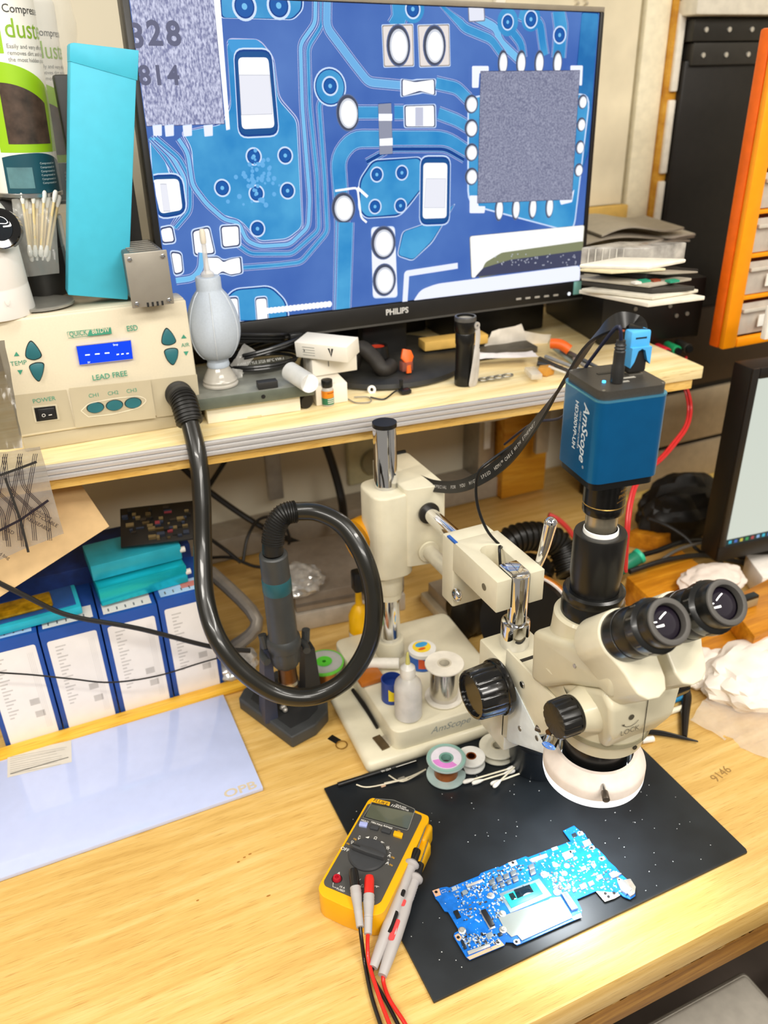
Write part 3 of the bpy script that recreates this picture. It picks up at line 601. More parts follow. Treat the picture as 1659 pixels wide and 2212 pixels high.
path = [CT @ V((.019, .003, .648)), gy(1372, 700, .575), gy(1335, 694, .58), gy(1285, 728, .60), gy(1232, 805, .64), gy(1165, 905, .69), gy(1085, 1000, .76), gy(1005, 1047, .83), gy(940, 1050, .90), gy(885, 1030, .96), gy(845, 1022, 1.0)]
def ribbon(bb, P, w, t, m, up=None):
    P = smooth([V(p) for p in P], 8); N = len(P); vs = []; nr = []
    for i, p in enumerate(P):
        d = (P[min(i + 1, N - 1)] - P[max(i - 1, 0)]).normalized(); u_ = V((.55, -.80, .0)) if up is None else up(i / (N - 1))
        n = (u_ - d * u_.dot(d)).normalized(); s_ = d.cross(n); nr.append((p, d, s_, n))
        for a, c in ((-1, -1), (1, -1), (1, 1), (-1, 1)): vs.append(p + s_ * (a * w / 2) + n * (c * t / 2))
    bb.add(vs, [[4 * i + k, 4 * i + (k + 1) % 4, 4 * i + 4 + (k + 1) % 4, 4 * i + 4 + k] for i in range(N - 1) for k in range(4)] + [[0, 1, 2, 3], [4 * N - 4, 4 * N - 3, 4 * N - 2, 4 * N - 1]], m); return nr
def rup(t):
    A, B_, C_ = V((-.5, -.8, .25)), V((-.30, -.10, .9)), V((-.55, -.62, .45))
    if t < .30: k = max(0, (t - .06) / .24); return A * (1 - k) + B_ * k
    k = max(0, min(1, (t - .42) / .22)); return B_ * (1 - k) + C_ * k
b = B(); nr = ribbon(b, path, .0165, .0028, M('1b1a19', .38), rup); b.build('ribbon', hm)
b = B(); txt = 'VENTION  SPECIAL  FOR  YOU  HIGH  SPEED  HDMI™ CABLE WITH ETHERNET'; arc = 0; k = 0; pos = 0
seq = nr[::-1]; start = 11; dist = 0; want = 0
for i in range(start, len(seq) - 1):
    p, d, s_, n = seq[i]; p2 = seq[i + 1][0]; L = (p2 - p).length
    while k < len(txt) and want <= dist + L:
        c = p.lerp(p2, (want - dist) / L); xax = -d; yax = s_ if s_.z > 0 else -s_; 
        Tt = frame(c + n * .0016 - yax * .0005, xax, yax)
        if (Tt.to_3x3() @ V((0, 0, 1))).dot(n) < 0: Tt = frame(c + n * .0016, xax, yax)
        if txt[k] != ' ': b.text(txt[k], .0062, Tt, M('d5d2cb', .5))
        k += 1; want += .0047
    dist += L
b.build('cable_lettering', hm)
pw = thing('usb_power_cable', 'thin black power cable with round plug in the blue camera top', 'cable', CT @ V((-.008, -.020, .608)))
b = B(CT); b.lathe([(0, .608), (.0055, .608), (.0058, .622), (.0050, .624), (.0050, .636), (.0042, .637), (.0052, .6385), (.0042, .640), (.0050, .6415), (.0040, .643), (.0040, .6455), (0, .646)], M('222120', .4), (-.008, -.014, 0), (0, 0, 1), 24); b.build('plug', pw)
b = B(); b.tube([CT @ V((-.008, -.014, .645)), CT @ V((-.012, -.012, .657)), gy(1283, 768, .585), gy(1262, 800, .60), gy(1255, 830, .64), gy(1215, 900, .72), gy(1150, 915, .80), gy(1090, 960, .9)], .0017, M('1a1f38', .4)); b.build('wire', pw)
lc = thing('ring_light_cable', 'thin black cable running from the HDMI cable down to the boom yoke', 'cable', gy(1095, 1200, .70))
b = B(); b.tube([gy(1110, 960, .76), gy(1060, 995, .765), gy(1034, 1020, .77), gy(1028, 1060, .77), gy(1035, 1105, .765), gy(1055, 1150, .755), gy(1085, 1183, .745), V((.476, .735, .340)), V((.472, .728, .334)), V((.471, .722, .31)), V((.471, .72, .285))], .0019, BLACK); b.build('wire', lc)
# ================================================================ hot air station
ya, ti = -.028, .056
u = V((math.cos(ya), math.sin(ya), 0)); v = V((-math.sin(ya) * math.sin(ti), math.cos(ya) * math.sin(ti), math.cos(ti)))
FT = frame((-.030, 1.090, .4302), u, v); F = P2(FT); FW, FH = .234, .1715
sn = thing('hot_air_station', 'beige hot air rework station with blue display and green buttons on the shelf', 'hot air station', (.09, 1.2, .43))
BG2 = M('bdb195', .5, noise=.01); GR = M('3f9478', .5)
b = B(FT); b.box((0, 0, -.050), (FW, FH, -.004), BEIGE, .004); b.box((.001, .002, -.285), (.204, FH - .002, -.045), BEIGE, .004)
b.box((.0015, 0, -.004), (FW - .0015, .0205, .001), BG2, .002); b.box((0, .0205, -.004), (FW, .170, .004), BEIGE, .003, 3)
F.poly(b, [(113, 682), (299, 663), (336, 902), (163, 924)], BEIGE, .004, .003, .0012)
b.build('case', sn)
b = B()
F.poly(b, [(24, 853), (143, 840), (162, 920), (42, 938)], BG2, .0042); F.poly(b, [(322, 819), (424, 807), (433, 887), (338, 900)], BG2, .0042); F.poly(b, [(148, 836), (323, 818), (335, 900), (164, 921)], BG2, .0072); b.build('lower_band', sn)
b = B(); F.poly(b, [(163, 745), (281, 732), (286, 773), (171, 786)], M('1446e8', .3, emit=1.0), .0073, .0003)
F.line(b, [(163, 745), (281, 732), (286, 773), (171, 786)], .0009, M('a39a86', .5), .0078, close=True)
ew = M('e8f4ff', .3, emit=1.6)
for x, y, w in ((188, 764, 10), (209, 762, 10), (230, 760, 10), (253, 763, 5), (263, 762, 5), (274, 761, 5)): F.poly(b, [(x - w / 2, y + 1.5), (x + w / 2, y + .7), (x + w / 2, y - 1.8), (x - w / 2, y - 1)], ew, .0078)
F.text(b, 'Stop', (248, 742), .0035, ew, h=.0078); F.text(b, 'SV', (191, 780), .003, ew, h=.0078); b.build('display', sn)
b = B(); th = math.radians(-0)
F.line(b, [(144, 715), (238, 705), (240, 718), (147, 728)], .0006, GR, .0074, close=True); F.poly(b, [(192, 711), (238, 706), (240, 718), (188, 723)], GR, .0075)
F.text(b, 'QUICK', (168, 718), .0088, GR, h=.0076, bold=.012, sx=.78); F.text(b, '861DW', (216, 712), .0088, BEIGE, h=.0077, bold=.012, sx=.74)
F.text(b, 'ESD', (284, 707), .0098, GR, h=.0076, bold=.014, sx=.85); F.text(b, 'LEAD FREE', (236, 809), .0098, GR, h=.0076, bold=.014, sx=.95)
for t_, p in (('CH1', (202, 851)), ('CH2', (243, 846)), ('CH3', (283, 841))): F.text(b, t_, p, .0072, GR, h=.0076)
F.text(b, 'TEMP', (40, 783), .0080, GR, h=.0046); F.text(b, 'AIR', (399, 744), .0072, GR, h=.0046); F.text(b, 'POWER', (95, 862), .0080, GR, h=.0046)
for q in ([(30, 768), (42, 767), (35, 758)], [(37, 798), (49, 797), (44, 808)], [(390, 730), (402, 729), (395, 721)], [(395, 758), (406, 757), (401, 767)]): F.poly(b, q, GR, .0046)
b.build('front_lettering', sn)
def pick(q, nm='arrow_button'):
    b = B(); c = [sum(p[i] for p in q) / len(q) for i in (0, 1)]; q2 = [(c[0] + (p[0] - c[0]) * 1.12, c[1] + (p[1] - c[1]) * 1.12) for p in q]
    F.rr(b, q2, .006, M('1f2a2a', .5), .0041, .0003); F.rr(b, q, .006, TEAL, .0042, .0022, bev=.0008); b.build(nm, sn)
pick([(66, 733), (80, 748), (91, 768), (73, 776), (55, 770), (57, 750)]); pick([(62, 789), (78, 782), (95, 783), (92, 805), (84, 823), (72, 811)])
pick([(358, 706), (370, 718), (380, 737), (364, 744), (348, 741), (350, 722)]); pick([(353, 756), (367, 751), (383, 752), (382, 770), (373, 788), (360, 776)])
b = B(); q = [(174, 884), (190, 868), (246, 857), (300, 852), (317, 861), (300, 877), (246, 891), (190, 897)]; F.line(b, q, .0011, M('e8ddc4', .5), .0078, close=True, r=.01); b.build('oval_rim', sn)
for c in ((205, 877), (246, 872), (286, 867)):
    b = B(); F.disc(b, c, .0112, M('1f2a2a', .5), .0073, .0073, t=.0003); F.disc(b, c, .0100, TEAL, .0075, .0066, t=.0020); b.build('channel_button', sn)
b = B(); F.rr(b, [(68, 876), (122, 871), (129, 904), (76, 911)], .001, M('cfc5aa', .5), .0041, .0010); F.poly(b, [(73, 879), (119, 874), (124, 902), (79, 908)], M('151515', .4), .0052, .0006); F.poly(b, [(80, 881), (117, 877), (121, 899), (85, 905)], M('222222', .3), .0058, .0022, .001)
q = F.px(94, 894); b.text('O', .006, FT @ Matrix.Translation((q[0], q[1], .0082)), WHITE); q = F.px(108, 892); b.text('–', .007, FT @ Matrix.Translation((q[0], q[1], .0082)), WHITE, bold=.04); b.build('power_switch', sn)
# hose
hx, hy = F.px(385, 850); h0 = FT @ V((hx, hy, .004)); nz_ = FT.to_3x3() @ V((0, 0, 1))
HOSE = M('1b1a16', .28, coat=.3, noise=.02)
hp_ = [h0 + nz_ * -.004, h0 + nz_ * .018, gy(398, 870, 1.050), gy(411, 915, 1.030)]
b = B(); b.cyl(h0, h0 + nz_ * .004, .0185, M('1b1a18', .4), n=40); b.build('hose_socket', sn)
b = B(); b.tube(hp_, .0165, M('191816', .45), n=24)
P = smooth([V(p) for p in hp_], 14)
for i in range(6, len(P) - 1, 2):
    d = (P[min(i + 1, len(P) - 1)] - P[i - 1]).normalized(); b.lathe([(.0163, -.0012), (.0182, -.0006), (.0182, .0006), (.0163, .0012)], M('191816', .45), P[i], d, 28)
b.build('ribbed_sleeve', sn)
hpath = [gy(410, 912, 1.031), gy(428, 990, 1.0), gy(436, 1080, .975), gy(438, 1180, .95), gy(443, 1290, .91), gy(470, 1380, .87), gy(525, 1450, .845), gy(600, 1498, .825), gy(680, 1503, .81), gy(750, 1465, .80), gy(797, 1390, .80), gy(808, 1300, .81), gy(788, 1210, .83), gy(745, 1140, .86), gy(690, 1108, .885), gy(640, 1105, .905)]
b = B(); b.tube(hpath, .0122, HOSE, n=22, sm=10); b.build('hose', sn)
# handpiece in its stand
HB = V((.252, .925, 0)); hs = thing('hot_air_handpiece', 'dark grey hot air handpiece with teal ring standing in its rest', 'hot air tool', gy(612, 1480, .92))
top = gy(590, 1195, .905); bot = gy(614, 1395, .915); ax = (top - bot).normalized(); GD = M('3a3c3c', .42)
e2 = top + ax * .035
b = B(); b.tube([gy(640, 1105, .905), gy(612, 1112, .907), gy(594, 1140, .907), gy(589, 1175, .906), top], .0138, M('191816', .42), n=22)
P = smooth([gy(640, 1105, .905), gy(612, 1112, .907), gy(594, 1140, .907), gy(589, 1175, .906)], 7)
for i in range(1, len(P) - 1): b.lathe([(.0136, -.001), (.0152, 0), (.0136, .001)], M('191816', .42), P[i], (P[i + 1] - P[i - 1]), 24)
b.build('ribbed_sleeve', hs)
L = (top - bot).length
b = B(); b.lathe([(0, 0), (.0235, 0), (.0245, .008), (.0235, .016), (.0205, .020), (.0195, L * .62), (.0188, L - .002), (.0170, L), (.0135, L)], GD, bot, ax, 40); b.build('grip', hs)
b = B(); b.cyl(bot + ax * (L * .62), bot + ax * (L * .76), .0200, M('20545c', .4), r2=.0197, n=40, bev=.001); b.build('teal_ring', hs)
b = B(); b.lathe([(0, -.032), (.0175, -.032), (.021, -.026), (.0225, -.004), (.0225, 0), (0, 0)], GD, bot, ax, 48, mod=lambda k: .94 if k % 6 < 2 else 1); b.build('vent_collar', hs)
b = B(); nb = bot - ax * .032; b.cyl(nb, nb - ax * .045, .0135, M('6b4a2c', .3, .9), n=32); b.cyl(nb - ax * .03, nb - ax * .036, .0148, STEEL, n=32); b.cyl(nb - ax * .045, nb - ax * .06, .009, STEEL, r2=.006, n=24); b.build('nozzle', hs)
# the rest
ht = thing('handpiece_rest', 'dark grey plastic rest with a wide foot holding the handpiece', 'tool rest', (.24, .92, 0))
q = [gz(518, 1532), gz(530, 1510), gz(600, 1470), gz(708, 1520), gz(710, 1560), gz(684, 1590), gz(632, 1618)]
c = sum((V(p) for p in q), V()) / len(q)
b = B(); b.prism([(p.x, p.y) for p in q], M('3c3e3f', .45), .0006, .022, bev=.003, seg=3); b.build('foot', ht)
b = B(); q2 = [(c.x + (p.x - c.x) * .75, c.y + (p.y - c.y) * .75) for p in q]; b.prism(q2, M('2b2c2d', .55), .022, .0226); b.build('recess', ht)
for px_, x0 in ((575, 0), (665, 1)):
    p0 = gy(px_ + (6 if not x0 else 8), 1540 if not x0 else 1500, .925 if not x0 else .93); p1 = gy(px_, 1395, .93)
    b = B(); w = .010 if not x0 else .014
    b.add([V((p0.x - w, p0.y - .012, .018)), V((p0.x + w, p0.y - .012, .018)), V((p0.x + w, p0.y + .02, .018)), V((p0.x - w, p0.y + .02, .018)), V((p1.x - w * .6, p1.y - .010, p1.z)), V((p1.x + w * .5, p1.y - .010, p1.z)), V((p1.x + w * .5, p1.y + .012, p1.z)), V((p1.x - w * .6, p1.y + .012, p1.z))], [(0, 1, 2, 3), (4, 5, 6, 7), (0, 1, 5, 4), (1, 2, 6, 5), (2, 3, 7, 6), (3, 0, 4, 7)], M('33384a' if not x0 else '2a2b2c', .5)); b.build('upright', ht)
b = B(); m0 = gy(572, 1395, .93); m1 = gy(660, 1385, .93)
b.tube([m0 + V((0, -.004, 0)), m0 + V((-.002, 0, .02))], .006, GD); b.tube([m1, m1 + V((.002, 0, .02))], .006, GD)
cc = bot - ax * .006; b.tube([cc + V((.031 * math.cos(a), .031 * math.sin(a), -.006)) for a in [math.radians(-20 + k * 22) for k in range(11)]], .0055, GD, n=12); b.build('cradle', ht)
b = B()
for k in range(9): b.sph((c.x - .015 + rnd.random() * .03, c.y - .02 + rnd.random() * .02, .0265), .0042, M('c9c5bd', .3, .5), n=8)
tag(b.build('silver_balls'), 'small heap of shiny silver bits lying on the foot of the handpiece rest', 'metal bits', kind='stuff')
# ================================================================ on top of the station
ZT = .6025
def yz(x, z, y): return (x, y, z)
LB = Matrix.Translation((.1345, 1.112, ZT + .0005)) @ Matrix.Rotation(math.radians(11.6), 4, 'Y')
b = B(LB); CY = M('46bcd8', .5, noise=.015)
b.box((-.073, 0, 0), (0, .034, .281), CY, .0015); b.prism([(-.0735, .262), (.0012, .256), (.0012, .2875), (-.070, .2815), (-.0738, .279)], CY, .0008, .0330, Matrix(((1, 0, 0, 0), (0, 0, 1, -.0016), (0, 1, 0, 0), (0, 0, 0, 1))), bev=.0006)
tag(b.build('cyan_carton'), 'tall cyan cardboard box leaning against the monitor on the hot air station', 'box')
b = B(); ms = gz(376, 656, ZT); mw_ = .052; mh_ = gy(363, 538, ms.y).z - ZT
t = thing('aluminium_enclosure', 'small grey metal enclosure with four screws beside the cyan box', 'enclosure', (ms.x - .025, ms.y, ZT))
AL = M('9b958a', .4, .35, noise=.02)
b = B(); b.box((ms.x - mw_ + .004, ms.y, ZT + .004), (ms.x - .0005, ms.y + .11, ZT + mh_ - .003), M('6f6b64', .4, .5, .02), .003)
for k in range(7): b.box((ms.x - mw_ + .010, ms.y + .006 + k * .014, ZT + mh_ - .0035), (ms.x - .006, ms.y + .012 + k * .014, ZT + mh_ - .0015), M('7f7b73', .4, .5), .0005)
b.build('body', t)
b = B(); b.box((ms.x - mw_, ms.y - .003, ZT + .0006), (ms.x, ms.y, ZT + mh_), AL, .0012)
for k in range(4): b.box((ms.x - .034 + k * .006, ms.y - .0036, ZT + .0006), (ms.x - .0315 + k * .006, ms.y - .0028, ZT + .006), M('1a1a1a', .6))
b.build('end_plate', t)
for dx, dz in ((.006, .006), (mw_ - .006, .006), (.006, mh_ - .007), (mw_ - .006, mh_ - .007)):
    b = B(); b.cyl((ms.x - dx, ms.y - .003, ZT + dz), (ms.x - dx, ms.y - .0052, ZT + dz), .0028, CHROME, bev=.0007, n=18); b.build('screw', t)
# white security camera
sc_ = gz(22, 690, ZT); R0 = .047
t = thing('security_camera', 'white rounded security camera with a black round lens on the station, far left', 'camera', (sc_.x - .02, sc_.y + .03, ZT))
o = V((sc_.x - .016, sc_.y + .050, ZT)); WH = M('f1ece6', .35, noise=.005)
b = B(); pr = [(0, .0006), (.048, .0006), (.0485, .003), (.0455, .035), (.0452, .036), (.0455, .037), (.0435, .07), (.041, .10), (.036, .122), (.026, .138), (.012, .146), (0, .147)]
b.lathe(pr, WH, o, (.02, -.06, 1), 56); b.build('shell', t)
b = B(); fo = gy(5, 495, o.y - .043); b.lathe([(0, .006), (.013, .0065), (.0135, .009), (.021, .0105), (.0225, .009), (.0225, -.004)], M('0b0b0c', .08, coat=1), fo, (-.25, -1, .22), 44); b.build('lens_window', t)
b = B(); b.lathe([(.0135, .0095), (.0115, .0098), (.009, .011), (0, .0122)], M('101820', .05, coat=1), fo, (-.25, -1, .22), 40); b.build('lens', t)
b = B(); T = frame(gy(17, 654, o.y - .0455) + V((0, -.001, 0)), (1, -.1, 0), (0, 0, 1)); P = P2(T); P.line(b, [(-.003, .003), (-.0028, -.001), (0, -.003), (.0028, -.001), (.003, .003)], .0008, M('d8d2cc', .5), .002, raw=True, r=.002); b.build('embossed_mark', t)
b = B(); d_ = gz(112, 664, ZT); b.lathe([(0, .0006), (.040, .0006), (.040, .0035), (.038, .004), (.030, .003), (0, .003)], M('a7a49c', .3, .4), (d_.x - .01, d_.y + .02, ZT), (0, 0, 1), 48)
tag(b.build('metal_disc'), 'thin grey metal disc lying behind the white security camera', 'disc')
b = B(); b.box((.098, 1.154, ZT + .0006), (.171, 1.176, .862), M('23211e', .45, noise=.08), .003); tag(b.build('dark_panel'), 'dark grey narrow panel added between the cyan box and the big monitor', 'panel')  # added panel, kept dark to fill the wedge beside the monitor
# black pot and clear case behind
b = B(); q = gz(108, 650, ZT); b.lathe([(0, 0), (.030, .0006), (.033, .01), (.034, .06), (.031, .06), (.030, .01), (0, .008)], M('2a2825', .45), (q.x, q.y + .045, ZT + .0005), (0, 0, 1), 40)
tag(b.build('black_pot'), 'dark plastic pot behind the swabs on the station', 'pot')
b = B(); b.box((-.11, 1.20, ZT + .0006), (.075, 1.345, .725), M('161310', .5), .004); tag(b.build('black_case'), 'black plastic case under the two duster cans, on the station', 'case')
b = B(); q0 = gy(118, 465, 1.19); q1 = gy(150, 590, 1.19)
b.box((q0.x, 1.185, q1.z), (q1.x + .004, 1.20, q0.z), M('9fb0b0', .1, alpha=.25), .002); b.box((q0.x, 1.186, q0.z - .003), (q1.x + .004, 1.202, q0.z), CLEAR); b.box((q0.x + .004, 1.183, q1.z), (q0.x + .007, 1.203, q0.z), CLEAR); b.box((q0.x, 1.183, q1.z), (q1.x + .003, 1.203, q1.z + .003), M('dfe6e6', .1, alpha=.6))
tag(b.build('clear_plastic_case'), 'clear plastic case with dark contents beside the cyan box', 'case')
# ---- duster cans with labels wrapped round the cylinder
def wrap(bb, src, R, o, Rz, lean):
    T = Matrix.Translation(o) @ lean @ RZ(Rz)
    bb.v += []; n = len(bb.v)
    for v_ in src.v: a = v_.x / R; rr_ = R + v_.z; bb.v.append(T @ V((rr_ * math.sin(a), -rr_ * math.cos(a), v_.y)))
    for f, m_ in zip(src.f, src.m): bb.f.append([n + k for k in f]); bb.m.append(bb.mi(src.mats[m_]))
def gridrect(bb, x0, x1, fy0, fy1, m, h, n=16):
    vs = []; 
    for i in range(n + 1):
        x = x0 + (x1 - x0) * i / n; y0_ = fy0(x) if callable(fy0) else fy0; y1_ = fy1(x) if callable(fy1) else fy1
        vs += [(x, y0_, h), (x, y1_, h)]
    bb.add(vs, [[2 * i, 2 * i + 2, 2 * i + 3, 2 * i + 1] for i in range(n)], m)
LG = M('9ac81e', .4, noise=.01); LTE = M('1c4d5a', .4, noise=.03); LBR = M('4a3a30', .4, noise=.25, ns=70); LWT = M('eeebe2', .35, noise=.01)
def can(px0, py0, yy, Rz, lab):
    R = .040; H_ = .235; base = gy(px0, py0, yy); lean = Matrix.Rotation(math.radians(2.5), 4, 'Y')
    t = thing('duster_can', lab, 'spray can', base, 'compressed air dusters in the plastic bag')
    T = Matrix.Translation(base) @ lean
    b = B(T); b.lathe([(0, .0005), (R * .9, .0005), (R, .004), (R, H_), (R * .98, H_ + .004), (R * .7, H_ + .018), (R * .4, H_ + .022), (0, H_ + .022)], LWT, n=56); b.build('can_body', t)
    b = B(T); b.lathe([(R * .92, 0), (R * 1.02, .001), (R * 1.02, .005), (R, .006)], STEEL, n=48); b.build('bottom_rim', t)
    b = B(T); b.lathe([(0, H_ + .022), (.012, H_ + .022), (.012, H_ + .05), (.008, H_ + .055), (0, H_ + .055)], WHITE, n=24); b.build('nozzle', t)
    s_ = B()
    gridrect(s_, -.042, .046, .006, lambda x: .052 - .012 * (x / .04) ** 2 * (1 if x > 0 else .4), LTE, .0003)
    gridrect(s_, -.042, .046, .0525, lambda x: .150 - .030 * max(0, (x + .035) / .075) ** 2, LG, .0003)
    gridrect(s_, -.030, .024, lambda x: .062, lambda x: .128 - .022 * max(0, (x + .03) / .055) ** 2, LBR, .0006)
    gridrect(s_, -.0335, -.018, .158, .245, LG, .0003)
    gridrect(s_, -.038, -.008, .012, .036, M('5c848a', .4, noise=.1), .0006)
    s_.text('ColorWay', .0155, Matrix.Translation((-.0255, .205, .0006)) @ RZ(math.pi / 2), WHITE, bold=.03)
    s_.text('✚', .012, Matrix.Translation((-.0255, .165, .0006)) @ RZ(0), WHITE, bold=.02)
    s_.text('Compressed', .0118, Matrix.Translation((-.013, .203, .0006)), M('3a3a3a', .5), align='LEFT'); s_.text('duster', .028, Matrix.Translation((-.014, .183, .0006)), M('8ab52a', .5), align='LEFT', sx=.9)
    for k, tx in enumerate(('Easily and very effectively', 'removes dirt and dust from', 'the most hidden places')): s_.text(tx, .0062, Matrix.Translation((-.0145, .1655 - k * .0068, .0006)), M('8a8a88', .5), align='LEFT')
    for k in range(6): s_.text('Compressed air', .0034, Matrix.Translation((.002, .040 - k * .0045, .0006)), M('cfe0e0', .5), align='LEFT')
    b = B(); wrap(b, s_, R, base, Rz, lean); b.build('printed_label', t)
    return base
can(64, 422, 1.210, .36, 'compressed air duster can with green label, the left one in the plastic bag')
can(112, 436, 1.296, .45, 'compressed air duster can half hidden behind the left can and the cyan box')
def sheet(q, m, nx=14, ny=14, amp=.004, seed=1, wob=26):   # a crumpled thin sheet between four corners
    r_ = random.Random(seed); vs = []; q = [V(p) for p in q]; n = (q[1] - q[0]).cross(q[3] - q[0]).normalized(); ph = [r_.random() * 6 for _ in range(8)]
    for j in range(ny + 1):
        for i in range(nx + 1):
            s, t = i / nx, j / ny; p = (q[0] * (1 - s) + q[1] * s) * (1 - t) + (q[3] * (1 - s) + q[2] * s) * t
            vs.append(p + n * amp * (math.sin(s * wob * .4 + ph[0] + 3 * t) + .6 * math.sin(t * wob * .5 + ph[1] + 2 * s) + .5 * math.sin((s + t) * wob + ph[2]) + .35 * (r_.random() - .5)))
    return vs, [[j * (nx + 1) + i, j * (nx + 1) + i + 1, (j + 1) * (nx + 1) + i + 1, (j + 1) * (nx + 1) + i] for j in range(ny) for i in range(nx)]
FILM = M('f4f4f0', .12, alpha=.16, coat=.5)
b = B(); cb = gy(70, 440, 1.24)
q = []
for k in range(30):
    a = 2 * math.pi * k / 30; q.append(a)
vs = []; NR = 22
for j in range(NR + 1):
    z = -.008 + .275 * j / NR
    for a in q: r_ = 1 + .035 * math.sin(3 * a + j * .9) + .03 * math.sin(7 * a - j * .5) + rnd.uniform(-.012, .012); vs.append((cb.x + .016 + .068 * r_ * math.cos(a) + z * .04, cb.y + .005 + .055 * r_ * math.sin(a), cb.z + z))
b.add(vs, [[j * 30 + i, j * 30 + (i + 1) % 30, (j + 1) * 30 + (i + 1) % 30, (j + 1) * 30 + i] for j in range(NR) for i in range(30)], FILM)
tag(b.build('plastic_bag'), 'clear shrink plastic bag wrapped around the two duster cans', 'plastic bag')
# swabs in a bag
base = [gy(66 + k * 3.6, 555 + (k % 3) * 10, 1.17 + (k % 3) * .006) for k in range(11)]
proto = None
SW = M('e6cd95', .5); CO = M('f6f2ea', .9, bump=.3, ns=900)
def swab_at(p0, p1, lab, grp, stick=SW, cat='cotton swab'):
    t = thing('cotton_swab', lab, cat, p0, grp); d = (p1 - p0).normalized()
    b = B(); b.cyl(p0, p1, .0012 if stick is not SW else .0017, stick, n=10); b.build('stick', t)
    for e, s_ in ((p0, -1), (p1, 1)):
        b = B(); b.lathe([(0, -.013), (.0012, -.0125), (.0026, -.007), (.0031, -.002), (.0028, .002), (.0016, .004), (0, .0045)], CO, e - d * (.004 * s_), d * s_, 14); b.build('cotton_tip', t)
    return t
sl_ = 'wooden cotton swab in the clear bag beside the white security camera'
for k, p in enumerate(base): swab_at(p, p + V((.006 + k * .0025, .004, .078)), sl_, 'wooden cotton swabs in the clear bag')
vs, fs = sheet([gy(44, 600, 1.16), gy(128, 590, 1.16), gy(118, 425, 1.175), gy(25, 430, 1.175)], None, amp=.0022, seed=5)
b = B(); b.add(vs, fs, M('f2efe6', .15, alpha=.28, coat=.4)); tag(b.build('swab_bag'), 'crumpled clear plastic bag holding the wooden swabs', 'plastic bag')
# static shielding bag hanging over the shelf edge at the far left
ES = M('a9a298', .18, .3, alpha=.62, noise=.12, ns=30)
t = thing('static_shielding_bag', 'silvery see-through antistatic bag printed with black grid lines, hanging at the left edge', 'bag', gy(30, 1210, .98))
QB = [gy(-60, 1235, .975), gy(138, 1152, .965), gy(86, 965, .985), gy(-60, 985, .985)]
vs, fs = sheet(QB, None, 18, 18, .0018, 3, 16); b = B(); b.add(vs, fs, ES); b.build('film', t)
PB = P2(frame(QB[0], QB[1] - QB[0], QB[3] - QB[0])); 
if PB.n.y > 0: PB = P2(frame(QB[1], QB[0] - QB[1], QB[2] - QB[1]))
b = B(); LK = M('1d1520', .5)
def mirror_ok(): return PB.n.y < 0
for dx in range(-90, 50, 32):
    for o_ in (0, 4, 8): PB.line(b, [(dx + o_, 985), (dx + o_ + 8, 1050), (dx + o_ + 60, 1100), (dx + o_ + 66, 1165)], .0007, LK, .004, r=.01)
    for o_ in (0, 4, 8): PB.line(b, [(dx + o_ + 35, 978), (dx + o_ + 20, 1060), (dx + o_ + 4, 1130), (dx + o_ + 10, 1178)], .0007, LK, .0042, r=.01)
PB.line(b, [(-10, 1028), (40, 1010), (80, 995)], .003, M('2c2a28', .4), .0045); PB.line(b, [(-10, 1148), (45, 1120), (105, 1078)], .0030, LK, .0045); PB.line(b, [(12, 1030), (45, 1120), (62, 1190)], .003, M('2c2a28', .4), .0045)
for tx, p in (('conductive', (90, 1105)), ('RECYCLABLE', (95, 1118)), ('REUSEABLE', (84, 1130)), ('ESD', (22, 1145)), ('grid bag', (5, 1195))): PB.text(b, tx, p, .0062, LK, rot=-1.0 if PB.n.y < 0 else 1, h=.0046)
b.build('printed_grid', t)
vs, fs = sheet([gy(-40, 975, 1.0), gy(48, 968, .99), gy(12, 735, 1.03), gy(-60, 740, 1.03)], None, 12, 16, .003, 9, 20); b = B(); b.add(vs, fs, M('4a4640', .15, alpha=.75, noise=.2, ns=40))
tag(b.build('dark_film_bag'), 'folded dark see-through bag beside the left end of the hot air station', 'bag')
# ================================================================ mats on the desk
MATM = M('1b1f23', .40, noise=.12, ns=25, bump=.06)
q = [gz(700, 1705, .003), gz(935, 2163, .003), gz(1611, 1852, .003), gz(1614, 1843, .003), gz(1600, 1826, .003), gz(1383, 1616, .003)]
x0, x1, y0_, y1_ = .2405, .6735, .4535, .775
b = B(); b.prism([(x0, .7740), (x0, y0_), (x1 - .002, y0_), (x1, y0_ + .004), (x1, y0_ + .014), (x1 + .0, .652), (.545, .7740)][::1], MATM, .0006, .0042, bev=.0006); 
mat_o = b.build('rubber_mat'); tag(mat_o, 'black rubber work mat under the microscope and circuit board', 'mat')
b = B(); 
for k in range(150):
    x, y = rnd.uniform(x0 + .01, x1 - .02), rnd.uniform(.46, .72); 
    if .29 < x < .52 and .45 < y < .59: continue
    r_ = rnd.random(); b.box((x, y, .0043), (x + .0006 + r_ * .0008, y + .0006 + .0006 * rnd.random(), .0046), M('b9bcbc', .6))
tag(b.build('dust_specks'), 'pale specks and crumbs scattered over the black rubber mat', 'debris', kind='stuff')
BM = M('bdc8ec', .12, noise=.01, coat=.6)
q = [gz(-330, 2015, .006), gz(570, 1707, .006), gz(570, 1700, .006), gz(497, 1503, .006), gz(485, 1502, .006), gz(-330, 1745, .006)]
b = B(); b.box((-.40, .8085, .0006), (.166, 1.019, .0070), BM, .0012)
t = thing('cutting_mat', 'glossy pale blue glass mat with golden letters in its corner', 'mat', (-.1, .9, 0)); b.build('glass_plate', t)
P = P2(frame((-.1, .8, .0071), (1, 0, 0), (0, 1, 0)))
b = B(); P.text(b, 'OPB', (519, 1706), .019, M('cdbfa6', .5), bold=.02, sx=1.25); P.text(b, 'professional', (530, 1719), .0045, M('c3b9b4', .5)); b.build('lettering', t)
